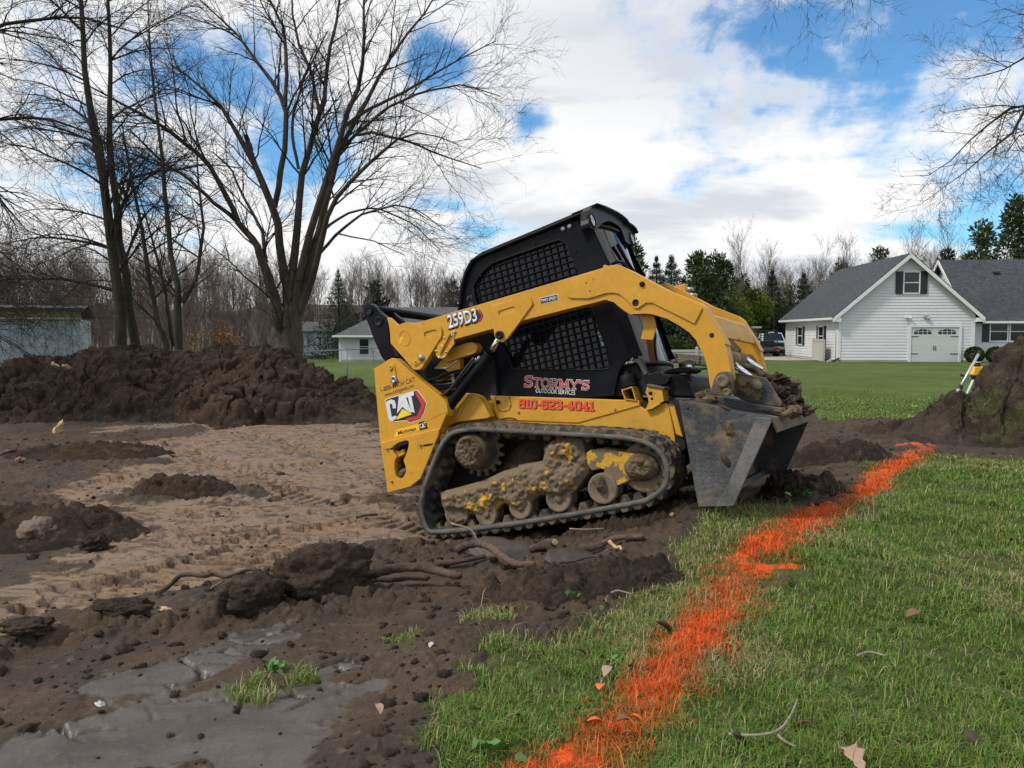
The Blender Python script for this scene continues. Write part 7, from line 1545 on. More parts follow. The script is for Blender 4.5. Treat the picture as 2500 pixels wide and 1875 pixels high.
# ---- evergreens -----------------------------------------------------------------------------------
M['spruce'] = material('spruce_needles', (0.022, 0.036, 0.022), 0.8, col2=(0.036, 0.050, 0.030), scale=.7, fine=.25, spec=.2)
M['pine'] = material('pine_needles', (0.036, 0.056, 0.020), 0.8, col2=(0.060, 0.080, 0.028), scale=.6, fine=.25, spec=.2)
M['cedar'] = material('yellow_green_cedar', (0.075, 0.100, 0.018), 0.85, col2=(0.125, 0.140, 0.026), scale=.5, fine=.25, spec=.15)
M['cedar_dark'] = material('dark_green_cedar', (0.030, 0.046, 0.014), 0.85, col2=(0.060, 0.078, 0.020), scale=.6, fine=.25, spec=.15)
M['boxwood'] = material('clipped_shrub', (0.026, 0.042, 0.015), 0.8, col2=(0.045, 0.066, 0.022), scale=3, fine=.3, spec=.15)
def leaves(pos, dirs, ln, wd, rng):
    n = len(pos); d = dirs / (np.linalg.norm(dirs, axis=1, keepdims=True) + 1e-9); s = np.cross(d, rng.normal(0, 1, (n, 3))); s /= np.linalg.norm(s, axis=1, keepdims=True) + 1e-9
    a = pos - s * wd[:, None] * .5; b = pos + s * wd[:, None] * .5; m = pos + d * ln[:, None] * .6 + s * wd[:, None] * .45; c = pos + d * ln[:, None]
    return np.stack([a, b, m, c], 1).reshape(-1, 3), np.arange(4 * n).reshape(-1, 4)
def conifer(name, label, x, y, h, rad, n, mat, seed, style='spruce', size=.30, group=None, z=None, lobes=7):
    rng = np.random.default_rng(seed); z = zflat(x, y) if z is None else z; t_ = thing(name, label, 'tree' if style != 'shrub' else 'shrub', (x, y, z), 0, group)
    np_mesh('trunk', *tubes(np.array([[(0, 0, -.1), (.03 * h / 8, 0, h * .35), (0, .03, h * .7), (0, 0, h * .97)]]), np.array([[.022 * h, .016 * h, .009 * h, .003 * h]]), 7), M['bark_dark'], t_, True)
    if style == 'spruce':
        nl = max(8, int(h * 2.4)); lv = rng.integers(0, nl, n); t = (lv + .5 * rng.random(n)) / nl; t = t ** 1.2
        az = rng.uniform(0, 2 * np.pi, n); nbr = 11; br = (lv * 2.4 + np.floor(az / (2 * np.pi) * nbr) * 2 * np.pi / nbr + _hash(lv, np.floor(az / (2 * np.pi) * nbr), seed) * .5); az = br + rng.normal(0, .13, n)
        R_ = 1.35 * rad * (1 - t) ** 1.15 * (.70 + .5 * _hash(lv, np.round(br * 10), seed + 3)); f = rng.random(n) ** .6; r = R_ * f
        zz = .06 * h + t * h * .94 - .28 * r + .10 * rad * f ** 2 + rng.normal(0, .03 * rad, n); pos = np.stack([np.cos(az) * r, np.sin(az) * r, zz], 1)
        d = np.stack([np.cos(az), np.sin(az), -.35 + rng.normal(0, .35, n)], 1) + rng.normal(0, .35, (n, 3)); k = np.ones(n)
    else:
        c = []
        for i in range(lobes):
            tt_ = (i + rng.random()) / lobes * .95 if style == 'pine' else rng.uniform(.08, .92); rr_ = rad * ((1.05 - .8 * tt_) if style == 'pine' else (1 - .8 * tt_ ** 2)) ; a = rng.uniform(0, 6.3); k = rng.uniform(.25, .75)
            c.append((math.cos(a) * rr_ * k, math.sin(a) * rr_ * k, tt_ * h, rr_ * rng.uniform(.38, .62), h * rng.uniform(.06, .11) if style == 'pine' else h * rng.uniform(.09, .2)))
        c.append((0, 0, h * .9, rad * .22, h * .1)); c = np.array(c); k = rng.choice(len(c), n, p=(c[:, 3] ** 2 * 1.0) / (c[:, 3] ** 2).sum()); u = rng.normal(0, 1, (n, 3)); u /= np.linalg.norm(u, axis=1, keepdims=True); f = rng.random(n) ** .33
        pos = c[k, :3] + u * np.stack([c[k, 3], c[k, 3], c[k, 4]], 1) * f[:, None] * (1 + .25 * (vnoise(u[:, 0] * 4 + k * 3.1, u[:, 2] * 4, seed)[:, None] - .5) * 2); d = u + np.array([0, 0, .35]) + rng.normal(0, .4, (n, 3)); k = np.ones(n)
    pos[:, 2] = np.maximum(pos[:, 2], .05)
    k = np.clip(1.1 - .75 * pos[:, 2] / h, .35, 1) if style == 'spruce' else np.ones(n); v, q = leaves(pos, d, size * k * rng.uniform(.6, 1.3, n), size * .42 * k * rng.uniform(.6, 1.3, n), rng); np_mesh('crown', v, q, M[mat], t_); return t_
def place(crop_x, top, d):   # bearing and elevation already turned into metres
    return crop_x, top, d
EV_ = [ # name, label, (x,y,top z), radius, leaves, material, style, leaf size
 ('blue_spruce', 'tall dark spruce between the big bare tree and the low white house', (-20.119,93,8.73), 3.4, 11000, 'spruce', 'spruce', .26),
 ('far_pine', 'small dark pine rising over the grey roof, left of the cab', (-7.93,105,8.271), 2.6, 4000, 'spruce', 'pine', .5),
 ('far_pine', 'rounded dark pine behind the spruce, over the low white house', (-17.024,98,7.412), 3.4, 4500, 'spruce', 'pine', .5),
 ('white_pine', 'light green pine just right of the cab window', (9.235,60,8.112), 2.2, 7000, 'pine', 'pine', .30),
 ('dark_spruce', 'slim dark spruce between the cab and the broad spruce', (11.48,64,7.536), 2.4, 8000, 'spruce', 'spruce', .28),
 ('dark_spruce', 'broad dark spruce above the elbow of the lift arm', (11.901,60,7.121), 3.4, 12000, 'spruce', 'spruce', .28),
 ('white_pine', 'broad olive green pine group right of the broad dark spruce', (14.173,60,7.429), 3.0, 11000, 'pine', 'pine', .30),
 ('white_pine', 'olive green pine with upright shoots beside the pine group', (15.859,62,7.487), 2.8, 10000, 'pine', 'pine', .30),
 ('cedar_shrub', 'dark green cedar bush right under the olive pines', (17.229,70,5.225), 2.6, 6500, 'cedar_dark', 'cedar', .24),
 ('cedar_shrub', 'large yellow green cedar left of the ramp trailer', (19.16,70,5.546), 2.5, 8000, 'cedar', 'cedar', .24),
 ('cedar_shrub', 'yellow green cedar leaning over the tan fence end', (21.87,72,5.415), 2.3, 7000, 'cedar', 'cedar', .24),
 ('cedar_shrub', 'low bright cedar bush nearest the ramp trailer', (20.737,70,3.215), 1.9, 6000, 'cedar', 'cedar', .22),
 ('cedar_shrub', 'low dark cedar seen through the lift arm gap', (10.504,52,1.144), 2.2, 6500, 'cedar_dark', 'cedar', .24),
 ('cedar_shrub', 'olive cedar between the dark spruces and the yellow green cedars', (14.484,66,5.765), 2.6, 8000, 'cedar_dark', 'cedar', .26),
 ('cedar_shrub', 'mid green cedar behind the yellow green cedars', (21.665,76,6.593), 2.8, 8000, 'cedar_dark', 'cedar', .28),
 ('cedar_shrub', 'mid green low cedar left of the slim spruces', (21.261,72,4.96), 2.2, 7000, 'cedar', 'cedar', .26),
 ('slim_spruce', 'narrow dark spruce left of the garage roof, taller of two', (23.956,74,7.229), 2.7, 8500, 'spruce', 'spruce', .3),
 ('slim_spruce', 'narrow dark spruce nearest the garage roof, shorter of two', (26.845,74,6.949), 2.6, 8500, 'spruce', 'spruce', .3),
 ('red_cedar', 'small dark cedar in the woods left of the slim spruces', (26.901,78,6.025), 1.6, 5000, 'cedar_dark', 'cedar', .3),
 ('red_cedar', 'green cedar peeking over the garage ridge', (40.447,88,10.809), 3.0, 6500, 'cedar_dark', 'pine', .4),
 ('red_cedar', 'dark cedar over the left end of the garage ridge', (37.606,92,9.8), 2.6, 6000, 'cedar_dark', 'cedar', .4),
 ('tall_pine', 'tall round topped pine behind the main roof, left of two', (45.418,78,12.233), 4.2, 12000, 'pine', 'pine', .42),
 ('tall_pine', 'tallest pine behind the main roof at the right edge', (50.303,80,14.827), 4.6, 13000, 'pine', 'pine', .42),
 ('tall_pine', 'lower pine between the garage gable and the tall pines', (45.15,84,10.108), 3.0, 8000, 'cedar_dark', 'pine', .42)]
for i, (nm, lab, pt, rad, n, mt_, stl, sz) in enumerate(EV_):
    x, y, tz = pt; z0 = zflat(x, y); conifer(nm, lab, x, y, tz - z0, rad, n, mt_, 100 + i, stl, sz, None, z0, 18 if stl == 'pine' else 13)
# oak sapling holding its brown leaves
ox, oy, oz = (-16.578,45,2.607); rng = np.random.default_rng(9); z0 = zflat(ox, oy)
oak = thing('oak_sapling', 'young oak still holding copper brown leaves, left of the big bare tree', 'tree', (ox, oy, z0))
M['copper'] = material('copper_leaves', (0.20, 0.100, 0.045), 0.85, col2=(0.13, 0.068, 0.032), scale=1.2, fine=.2, spec=.15)
tp = np.array([[(0, 0, -.1), (.05, 0, .8), (0, .05, 1.8), (.03, 0, 2.7)]]); tr_ = np.array([[.05, .04, .03, .01]]); np_mesh('trunk', *tubes(tp, tr_, 6), M['bark_dark'], oak, True)
n = 1500; u = rng.normal(0, 1, (n, 3)); u /= np.linalg.norm(u, axis=1, keepdims=True); pos = u * rng.random((n, 1)) ** .4 * np.array([1.5, 1.5, 1.25]) + np.array([0, 0, 1.6]); keep = vnoise(pos[:, 0] * 2 + 9, pos[:, 2] * 2, 4) > .42; pos, u = pos[keep], u[keep]
v, q = leaves(pos, u + rng.normal(0, .6, u.shape), rng.uniform(.10, .2, len(pos)), rng.uniform(.05, .1, len(pos)), rng); np_mesh('crown', v, q, M['copper'], oak)
# clipped bushes and house shrubs
for (x, y, r, lab) in ((27.55, 47.6, .50, 'round clipped bush at the garage corner, left of two'), (28.75, 47.5, .50, 'round clipped bush by the house front, half behind the dirt pile')):
    rng = np.random.default_rng(int(x * 10)); t_ = thing('round_bush', lab, 'bush', (x, y, zflat(x, y))); n = 3500; u = rng.normal(0, 1, (n, 3)); u /= np.linalg.norm(u, axis=1, keepdims=True)
    v, q = leaves(u * np.array([r, r, r * .92]) * rng.uniform(.86, 1.03, (n, 1)) + np.array([0, 0, r * .9]), u + rng.normal(0, .5, u.shape), rng.uniform(.05, .1, n), rng.uniform(.04, .07, n), rng); np_mesh('foliage', v, q, M['boxwood'], t_)
    MB().cyl((0, 0, -.05), (0, 0, r), .04, .03, 6).build('stem', M['bark_dark'], t_)
# a few taller bare trees that stand out of the tree line
for i, (pt, lab) in enumerate((((23.696,84,10.203), 'bare pale tree standing above the olive pines'), ((26.632,86,10.412), 'tall thin bare tree between the olive pines and the slim spruces'), ((33.052,88,9.582), 'bare tree above the left end of the garage roof'), ((37.509,90,10.505), 'bare tree with spreading top above the garage roof'), ((44.028,90,11.612), 'wide bare tree crown over the garage ridge'), ((47.136,86,12.708), 'bare tree between the garage gable and the tall pines'), ((-17.232,90,8.532), 'bare tree rising right behind the spruce'), ((-22.221,70,5.949), 'bare thin tree left of the big maple trunk'), ((-23.135,62,6.295), 'bare twisted tree between the forked tree and the maple'))):
    x, y, tz = pt; z0 = zflat(x, y); v, q = proto(200 + i, 10, 26, 200, 700); t_ = thing('slender_bare_tree', lab, 'tree', (x, y, z0)); k = (tz - z0) / 10
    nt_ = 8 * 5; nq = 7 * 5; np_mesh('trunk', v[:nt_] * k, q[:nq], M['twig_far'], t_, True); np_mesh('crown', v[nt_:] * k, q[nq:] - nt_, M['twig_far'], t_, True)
# shrubs in front of the low white house
for i, (x, y, s, lab) in enumerate(((-13.3, 76, .55, 'bare twiggy shrub under the window of the low white house'), (-10.9, 75.5, .5, 'bare twiggy shrub by the white porch railing'), (-19, 74, .5, 'low dark shrub left of the low white house'))):
    v, q = PB[i % 4]; t_ = thing('twiggy_shrub', lab, 'shrub', (x, y, zflat(x, y))); np_mesh('branches', v * s * np.array([1.5, 1.5, 1.0]), q, M['brush'], t_, True)

# ------------------------------------------------------------------ dirt piles
def soil_mat(name, c1, c2, c3, green=None):
    m = bpy.data.materials.new(name); m.use_nodes = True; t = NT(m.node_tree); p = t.n['Principled BSDF']; pos = t.new('ShaderNodeNewGeometry').outputs['Position']
    c = t.mix(t.ramp(t.noise(pos, 1.6, 6, .65), .40, .62), c1, c2); c = t.mix(t.ramp(t.noise(pos, 7, 6, .65), .55, .70), c, c3)
    if green:
        a = t.new('ShaderNodeAttribute', attribute_name='sod').outputs['Fac']; c = t.mix(t.ramp(a, .3, .7, 0, .5), c, green)
    c = t.vmath('MULTIPLY', c, t.ramp(t.noise(pos, 45, 5, .6), .25, .75, .65, 1.35, False)); t.link(c, p.inputs['Base Color']); p.inputs['Roughness'].default_value = .95; p.inputs['Specular IOR Level'].default_value = .2
    b = t.new('ShaderNodeBump'); b.inputs['Strength'].default_value = .9; b.inputs['Distance'].default_value = .03; t.link(t.noise(pos, 30, 8, .65), b.inputs['Height']); t.link(b.outputs[0], p.inputs['Normal'])
    return m
M['soil_pile'] = soil_mat('piled_topsoil', (0.026, 0.018, 0.013), (0.052, 0.034, 0.021), (0.095, 0.064, 0.043))
M['soil_sod'] = soil_mat('piled_sod', (0.032, 0.024, 0.018), (0.056, 0.042, 0.030), (0.090, 0.069, 0.049), (0.070, 0.080, 0.026))
M['soil_clod'] = soil_mat('clod_soil', (0.028, 0.021, 0.015), (0.050, 0.035, 0.024), (0.084, 0.061, 0.043))
def clodnoise(x, y, s=1.0, seed=0):
    xx = x + .12 * s * fbm(x * 3 / s, y * 3 / s, 2, seed); yy = y + .12 * s * fbm(x * 3 / s, y * 3 / s, 2, seed + 1)
    g = sstep(vnoise(x * .9 / s, y * .9 / s, seed + 3), .25, .7)
    return clods(xx * 1.6 / s, yy * 1.6 / s, seed) * .17 * s * g + clods(xx * 3.9 / s, yy * 3.9 / s, seed + 2) * .10 * s + clods(xx * 9.5 / s, yy * 9.5 / s, seed + 4) * .045 * s + (fbm(x * 12 / s, y * 12 / s, 4, seed + 6) - .5) * .035 * s
def pile(name, label, crest, d_toe, d_crest, d_back, mat, seed, nb=360, nd=240, s=1.0, sodn=None, power=1.0):
    """heap described by its crest: bearing (x/y) and height along it"""
    cb = np.array([c[0] / c[1] for c in crest]); ch = np.array([c[2] for c in crest])
    b = np.linspace(cb.min() - .05, cb.max() + .05, nb); d = np.linspace(d_toe - .8, d_back + .6, nd); B, D = np.meshgrid(b, d); X0 = B * D
    toe = d_toe + ((fbm(B * 9, B * 0 + 3.3, 3, seed) - .5) * 2.0 + (fbm(X0 * 1.3, D * 1.3, 4, seed + 1) - .5) * 1.8) * (1 if d_toe > 10 else .5)
    X, Y = B * D, D; zg = height(X.ravel(), Y.ravel()).reshape(X.shape)
    hc = np.interp(B, cb, ch) - zbase(B * d_crest, np.full(B.shape, d_crest))
    cl = clodnoise(X, Y + .8 * fbm(X * .6, Y * .6, 2, seed), s, seed) * (1.3 if s == 1 else 1.3)
    f = np.where(D < d_crest, np.clip((D - toe) / (d_crest - toe), 0, 1) ** power, np.clip((d_back - D) / (d_back - d_crest), 0, 1)); f = f * f * (3 - 2 * f) if power == 1.0 else np.sin(f * np.pi / 2) ** 1.3
    hgt = np.maximum(hc - .20 * s * sstep(hc, 0, .7), 0) * f; k = sstep(hgt, .0, .18)
    gD = np.gradient(hgt, d, axis=0); gB = np.gradient(hgt, b, axis=1) / D; gX = gB; gY = gD - B * gB
    nn_ = np.sqrt(1 + gX ** 2 + gY ** 2); e_ = k * (cl - .04) * np.clip(hgt * 4, .25, 1)
    Z = zg + hgt + e_ / nn_ - (1 - k) * .06
    Xo = X - e_ * gX / nn_ + k * (fbm(X * 4, Y * 4, 3, seed + 9) - .5) * .2 * s; Yo = Y - e_ * gY / nn_ + k * (fbm(X * 4, Y * 4, 3, seed + 8) - .5) * .2 * s
    sod = np.zeros(X.shape) if sodn is None else sstep(fbm(X * 2.6, Y * 2.6 + Z * 2, 4, sodn), .60, .66) * k
    i = np.arange(nb * nd).reshape(nd, nb); q = np.stack([i[:-1, :-1], i[:-1, 1:], i[1:, 1:], i[1:, :-1]], -1).reshape(-1, 4)
    o = np_mesh(name, np.stack([Xo.ravel(), Yo.ravel(), Z.ravel()], 1), q, M[mat], None, True, dict(sod=sod.ravel())); tag(o, label, 'dirt pile')
    return o, Xo, Yo, Z, sod, k
LC = [(-13.051,16,0.695), (-10.82,16,0.769), (-10.123,16,0.806), (-9.976,16,0.992), (-8.861,16,1.047), (-8.596,16,1.205), (-7.927,16,1.297), (-7.371,16,1.279), (-6.82,16,1.14), (-6.355,16,1.177), (-5.612,16,1.269), (-5.426,16,1.316), (-4.965,16,1.205), (-4.689,16,1.112), (-4.321,16,0.973), (-3.861,16,0.695), (-3.494,16,0.416), (-3.032,16,0.229), (-2.57,16,-0.051), (-2.106,16,-0.285)]
pile('soil_pile', 'long dark brown dirt pile stretching across the left below the bare trees', LC, 12.9, 16, 19.8, 'soil_pile', 5, 620, 250, 1.0)
RC = [(4.472,10.3,0.031), (4.769,10.3,0.134), (5.125,10.3,0.273), (5.411,10.3,0.363), (5.501,10.3,0.44), (5.605,10.3,0.548), (5.694,10.3,0.609), (5.846,10.3,0.656), (5.959,10.3,0.709), (6.025,10.3,0.794), (6.089,10.3,0.909), (6.115,10.3,1.039), (6.195,10.3,1.146), (6.267,10.3,1.268), (6.354,10.3,1.367), (6.458,10.3,1.443), (6.587,10.3,1.504), (7.106,10.3,1.619), (8.29,10.3,1.738), (9.511,10.3,1.203)]
RC = [(c[0], c[1], c[2] - .02) for c in RC]
ro, rX, rY, rZ, rS, rk_ = pile('sod_pile', 'dark dirt pile with green sod clumps at the right edge', RC, 8.75, 10.3, 13.4, 'soil_sod', 15, 420, 260, .8, 7)
# grass still rooted in the sod
rng = np.random.default_rng(8); idx = np.where((rS.ravel() > .5) & (rk_.ravel() > .8))[0]; idx = rng.choice(idx, min(16000, len(idx) * 2)); n = len(idx)
b = np.stack([rX.ravel()[idx], rY.ravel()[idx], rZ.ravel()[idx]], 1) + rng.normal(0, .012, (n, 3)); az = rng.uniform(0, 6.28, n); h = rng.uniform(.03, .075, n); sd_ = np.stack([-np.sin(az), np.cos(az), 0 * az], 1) * .004; tp = b + np.stack([np.cos(az) * h * .8, np.sin(az) * h * .8, h * rng.uniform(-.2, 1, n)], 1)
i3 = np.arange(3 * n).reshape(-1, 3); col = np.where((rng.random(n) < .4)[:, None], np.array([.20, .18, .075]), np.array([.075, .12, .022])) * rng.uniform(.6, 1.3, (n, 1))
g_ = np_mesh('sod_grass', np.stack([b - sd_, b + sd_, tp], 1).reshape(-1, 3), i3, M['blade'], ro, False, dict(tint=np.repeat(col, 3, 0))); g_['kind'] = 'stuff'
def mound(name, label, cx_, cy_, rx, ry, h, mat, seed, s=.5, cat='dirt pile', rot=0.0):
    n = 110; u = np.linspace(-1.25, 1.25, n); U, V = np.meshgrid(u, u); c, s_ = math.cos(rot), math.sin(rot); X = cx_ + rx * U * c - ry * V * s_; Y = cy_ + rx * U * s_ + ry * V * c; zg = height(X.ravel(), Y.ravel()).reshape(X.shape)
    r = np.hypot(U, V) + .45 * (fbm(U * 1.7 + seed, V * 1.7, 4, seed) - .5); f = sstep(1 - r, 0, .9); k = sstep(f, .0, .15); Z = zg + h * f + k * (clodnoise(X, Y, s, seed) - .02) * np.clip(f * 2.2, .35, 1) - (1 - k) * .04
    i = np.arange(n * n).reshape(n, n); q = np.stack([i[:-1, :-1], i[:-1, 1:], i[1:, 1:], i[1:, :-1]], -1).reshape(-1, 4)
    return tag(np_mesh(name, np.stack([X.ravel(), Y.ravel(), Z.ravel()], 1), q, M[mat], None, True, dict(sod=np.zeros(n * n))), label, cat)
for (p, rx, ry, h, lab, sd_, s_) in (((-3.036,7.338,-0.05), .55, .38, .16, 'small crumbly brown mound on the tan scraped floor, left of the loader', 61, .42), ((-3.537,5.751,-0.04), 1.0, .55, .18, 'low dark mound at the left edge around the boulder', 62, .45), ((-5.2,9.718,-0.06), 1.3, .6, .14, 'low dark spill in front of the long left pile', 63, .5),
   ((0.974,5.119,0.2), .42, .20, .10, 'loose dark mound under the front of the near track', 64, .38), ((0.557,5.151,0.14), .40, .16, .07, 'loose dark ridge under the middle of the near track', 65, .35), ((2.275,6.124,0.22), .42, .40, .13, 'dark clumpy mound right of the bucket', 66, .45), ((3.186,7.855,0.16), .8, .45, .08, 'flattened dark mound behind the bucket', 67, .5), ((5.063,10.41,0.12), .75, .4, .10, 'row of dark clods at the foot of the right dirt pile', 68, .5),
   ((0.513,3.882,0.2), .38, .20, .12, 'rooty dark mound by the grass edge below the loader', 69, .35), ((0.166,3.798,0.17), .40, .22, .09, 'dark mound below the curved roots', 70, .35)):
    mound('soil_mound', lab, p[0], p[1], rx, ry, h * .75, 'soil_clod' if sd_ > 63 else 'soil_pile', sd_, s_)
# big clods turned over in front
def clod(name, label, p, s, seed, mat='soil_clod', amp=.28, cat='clod', rz=0.0, freq=1.6):
    z = zat(p[0], p[1]); o = blob(name, (0, 0, 0), s, mat, None, seed, 5, amp, freq); o.location = (p[0], p[1], z + s[2] * .55); o.rotation_euler = (0, 0, rz)
    me = o.data; co = np.empty(len(me.vertices) * 3); me.vertices.foreach_get('co', co); co = co.reshape(-1, 3); nn = np.array([mnoise.fractal(Vector(tuple(c * 14 + seed)), .8, 2.1, 4) for c in co]); co *= (1 + .16 * nn)[:, None]; me.vertices.foreach_set('co', co.ravel()); me.update(); return tag(o, label, cat)
clod('soil_clod', 'largest dark turned over clod in the foreground, wedge shaped', (-0.939,3.911,0.12), (.25, .15, .15), 4, rz=.3, amp=.15)
clod('soil_clod', 'smaller round dark clod beside the largest clod, left of it', (-1.226,3.713,0.12), (.13, .115, .115), 7, amp=.12)
clod('soil_clod', 'flat dark clod on the slab edge at the far left', (-2.092,3.37,0.1), (.11, .07, .035), 8, amp=.15)
clod('soil_clod', 'long dark clod on the slab edge, left of the round clod', (-1.812,3.617,0.1), (.15, .07, .045), 9, amp=.15)
M['boulder'] = material('tan_boulder', (0.135, 0.098, 0.072), .85, col2=(0.09, 0.068, 0.052), scale=6, fine=.2, bump=.3, bump_scale=30)
tag(clod('boulder', 'rounded tan boulder half buried in dark soil at the left', (-3.307,5.521,-0.03), (.135, .12, .105), 12, 'boulder', .10, 'boulder', freq=.9), None)
clod('soil_clod', 'dark rounded clod right of the tan boulder', (-2.822,5.319,-0.03), (.08, .07, .06), 13)
# small crumbs of soil, beyond counting
rng = np.random.default_rng(14); PRC = []
for k in range(5):
    bm = bmesh.new(); bmesh.ops.create_icosphere(bm, subdivisions=2, radius=1)
    for v in bm.verts: v.co *= 1 + .6 * mnoise.fractal(v.co * 1.7 + Vector((k * 5, k, 0)), .8, 2, 3); v.co.z *= .7
    me = bpy.data.meshes.new('tmp'); bm.to_mesh(me); bm.free(); co = np.empty(len(me.vertices) * 3); me.vertices.foreach_get('co', co); PRC.append((co.reshape(-1, 3), np.array([p.vertices[:] for p in me.polygons]))); bpy.data.meshes.remove(me)
n = 7000; r = 2.0 * (13.5 / 2.0) ** rng.random(n); a = np.radians(rng.uniform(-42, 38, n)); x = r * np.sin(a); y = r * np.cos(a); z, tf, sd_, wt, _, _, _ = height(x, y, True); cg = fbm(x * 2.4, y * 2.4, 4, 92)
k = (rng.random(n) < (1 - tf) * (1 - .9 * wt) * np.where(sd_ > .4, .8 * sstep(cg, .50, .62), .75)); x, y, z, r = x[k], y[k], z[k], r[k]; parts = []
for i in range(len(x)):
    s = min(.030, .0025 + rng.exponential(.0040)) * (1 + .07 * r[i]); v, q = PRC[i % 5]; c, s_ = math.cos(i), math.sin(i); w_ = v * s * rng.uniform(.7, 1.3, 3); parts.append((np.stack([w_[:, 0] * c - w_[:, 1] * s_ + x[i], w_[:, 0] * s_ + w_[:, 1] * c + y[i], w_[:, 2] + z[i] + s * .15], 1), q))
v, q = joinm(parts); tag(np_mesh('soil_crumbs', v, q, M['soil_clod'], None, True), 'loose dark soil crumbs strewn over the scraped ground', 'soil', kind='stuff')
# ------------------------------------------------------------------ roots, wood, leaves
M['root'] = material('reddish_root', (0.120, 0.076, 0.056), .85, col2=(0.070, 0.045, 0.034), scale=9, stretch=(1, 1, 1), dirt=(0.045, 0.032, 0.023), dirt_scale=11, dirt_thr=(.46, .60), fine=.3, bump=.7, bump_scale=60)
M['root_dark'] = material('dark_root', (0.075, 0.045, 0.035), .85, col2=(0.045, 0.030, 0.024), scale=8, fine=.2)
M['wood'] = material('fresh_wood', (0.50, 0.36, 0.20), .7, col2=(0.38, 0.25, 0.13), scale=12, fine=.2)
M['straw'] = material('dry_twig', (0.24, 0.19, 0.14), .8, fine=.2)
def root(label, pts, r, mat='root', lift=0.0, cap=None, cat='root', name='tree_root'):
    o = []
    for i, p in enumerate(pts): o.append((p[0], p[1], max(p[2], zat(p[0], p[1]) + r * .8 + .015 + (p[3] if len(p) > 3 else 0))))
    B = Vector(o[0]); sp = smooth_poly([tuple(Vector(q) - B) for q in o], 4, False); rs = [r * (1.05 - .35 * i / len(sp)) * (1 + .10 * math.sin(i * 2.3)) for i in range(len(sp))]
    ob = MB().tube(sp, rs, 10).build(name, M[mat], None); ob.location = B; tag(ob, label, cat)
    if cap: MB().cyl(Vector(sp[0]) * 1.0, Vector(sp[0]) + (Vector(sp[0]) - Vector(sp[1])).normalized() * .004, r * .9, r * .85, 12).build('cut_end', M['wood'], ob)
    return ob
GP = lambda *a: a
root('thin dark root arching over the tan sand, left of the clods', [(-1.846,4.072,0.05), (-1.832,4.191,0.1), (-1.76,4.193,0.16), (-1.634,4.173,0.16), (-1.601,4.212,0.16), (-1.538,4.186,0.15), (-1.487,4.193,0.16), (-1.401,4.223,0.18), (-1.272,4.151,0.17), (-1.127,4.113,0.14)], .013, 'root_dark')
root('short straight dark root behind the round clod', [(-1.32,4.189,0.12), (-1.235,4.201,0.12), (-1.111,4.117,0.13)], .014, 'root_dark')
root('hair thin root slanting up behind the wedge clod', [(-1.272,4.145,0.1), (-1.179,4.303,0.12), (-1.167,4.493,0.1), (-1.087,4.822,0.06), (-0.97,5.104,0.03)], .007, 'root_dark')
root('pale thick root running right from the wedge clod', [(-0.773,4.089,0.18), (-0.699,4.101,0.2), (-0.612,4.137,0.21), (-0.509,4.157,0.21), (-0.4,4.13,0.2), (-0.297,4.076,0.19), (-0.277,4.115,0.18)], .026, 'root')
root('thin reddish root tucked below the pale thick root', [(-0.747,4.17,0.14), (-0.629,4.17,0.14), (-0.544,4.199,0.14), (-0.45,4.211,0.13)], .016, 'root')
root('thick reddish root bent like an elbow, in front of the rear of the track', [(-0.316,4.711,0.15), (-0.265,4.634,0.2), (-0.193,4.56,0.23), (-0.122,4.439,0.24), (-0.062,4.324,0.23), (0.016,4.225,0.21), (0.127,4.203,0.16)], .024, 'root')
root('dark straight root half sunk left of the elbow root', [(-0.429,4.505,0.12), (-0.326,4.518,0.13), (-0.156,4.576,0.13)], .017, 'root_dark')
root('long reddish root lying level below the middle of the track', [(0.118,4.667,0.16), (0.199,4.592,0.17), (0.273,4.567,0.18), (0.407,4.55,0.2), (0.5,4.577,0.2), (0.602,4.606,0.2), (0.77,4.566,0.2)], .024, 'root')
root('short cut branch with a pale sawn end', [(0.248,4.559,0.24), (0.201,4.643,0.2), (0.125,4.661,0.16)], .020, 'root_dark', cap=True, cat='branch', name='cut_branch')
root('thin dark twig crossing over the mud slab', [(0.248,4.14,0.2), (0.32,4.191,0.22), (0.432,4.279,0.23), (0.519,4.239,0.22), (0.617,4.234,0.2)], .007, 'root_dark', cat='twig', name='fallen_twig')
root('pale torn splinter standing by the long reddish root', [(0.551,4.458,0.27), (0.581,4.389,0.25), (0.599,4.365,0.22), (0.604,4.333,0.2)], .010, 'wood', cat='splinter', name='wood_splinter')
root('thin curly root caught in the rear of the near track', [(-.42, 5.42, .14), (-.28, 5.40, .10), (-.22, 5.36, .02), (-.10, 5.30, .0)], .007, 'straw')
root('bent stick on the ground left of the near track', [(-1.253,6.33,-0.03), (-1.179,6.364,-0.02), (-1.1,6.428,-0.03)], .013, 'root')
for i, (pts, lab) in enumerate((([(0.628,2.244,0.29), (0.685,2.216,0.3), (0.755,2.219,0.31), (0.818,2.293,0.31), (0.89,2.421,0.31)], 'forked pale twig on the grass near the bottom right'), ([(0.76,2.233,0.3), (0.768,2.187,0.3), (0.791,2.154,0.3)], 'short side twig of the forked pale twig'), ([(1.234,2.785,0.3), (1.29,2.813,0.3), (1.334,2.779,0.3)], 'arched pale grass stalk on the right lawn'), ([(0.461,3.652,0.24), (0.497,3.653,0.25), (0.557,3.628,0.24)], 'thin pale twig on the dark soil by the grass edge'), ([(0.337,4.631,0.3), (0.427,4.615,0.3), (0.544,4.637,0.3)], 'thin straight twig on the mound under the track'), ([(-1.557,4.055,0.05), (-1.55,4.216,0.08), (-1.531,4.283,0.12)], 'hair thin root hanging from the arching dark root'))):
    root(lab, pts, .0045 if i < 4 else .004, 'straw', cat='twig', name='fallen_twig')
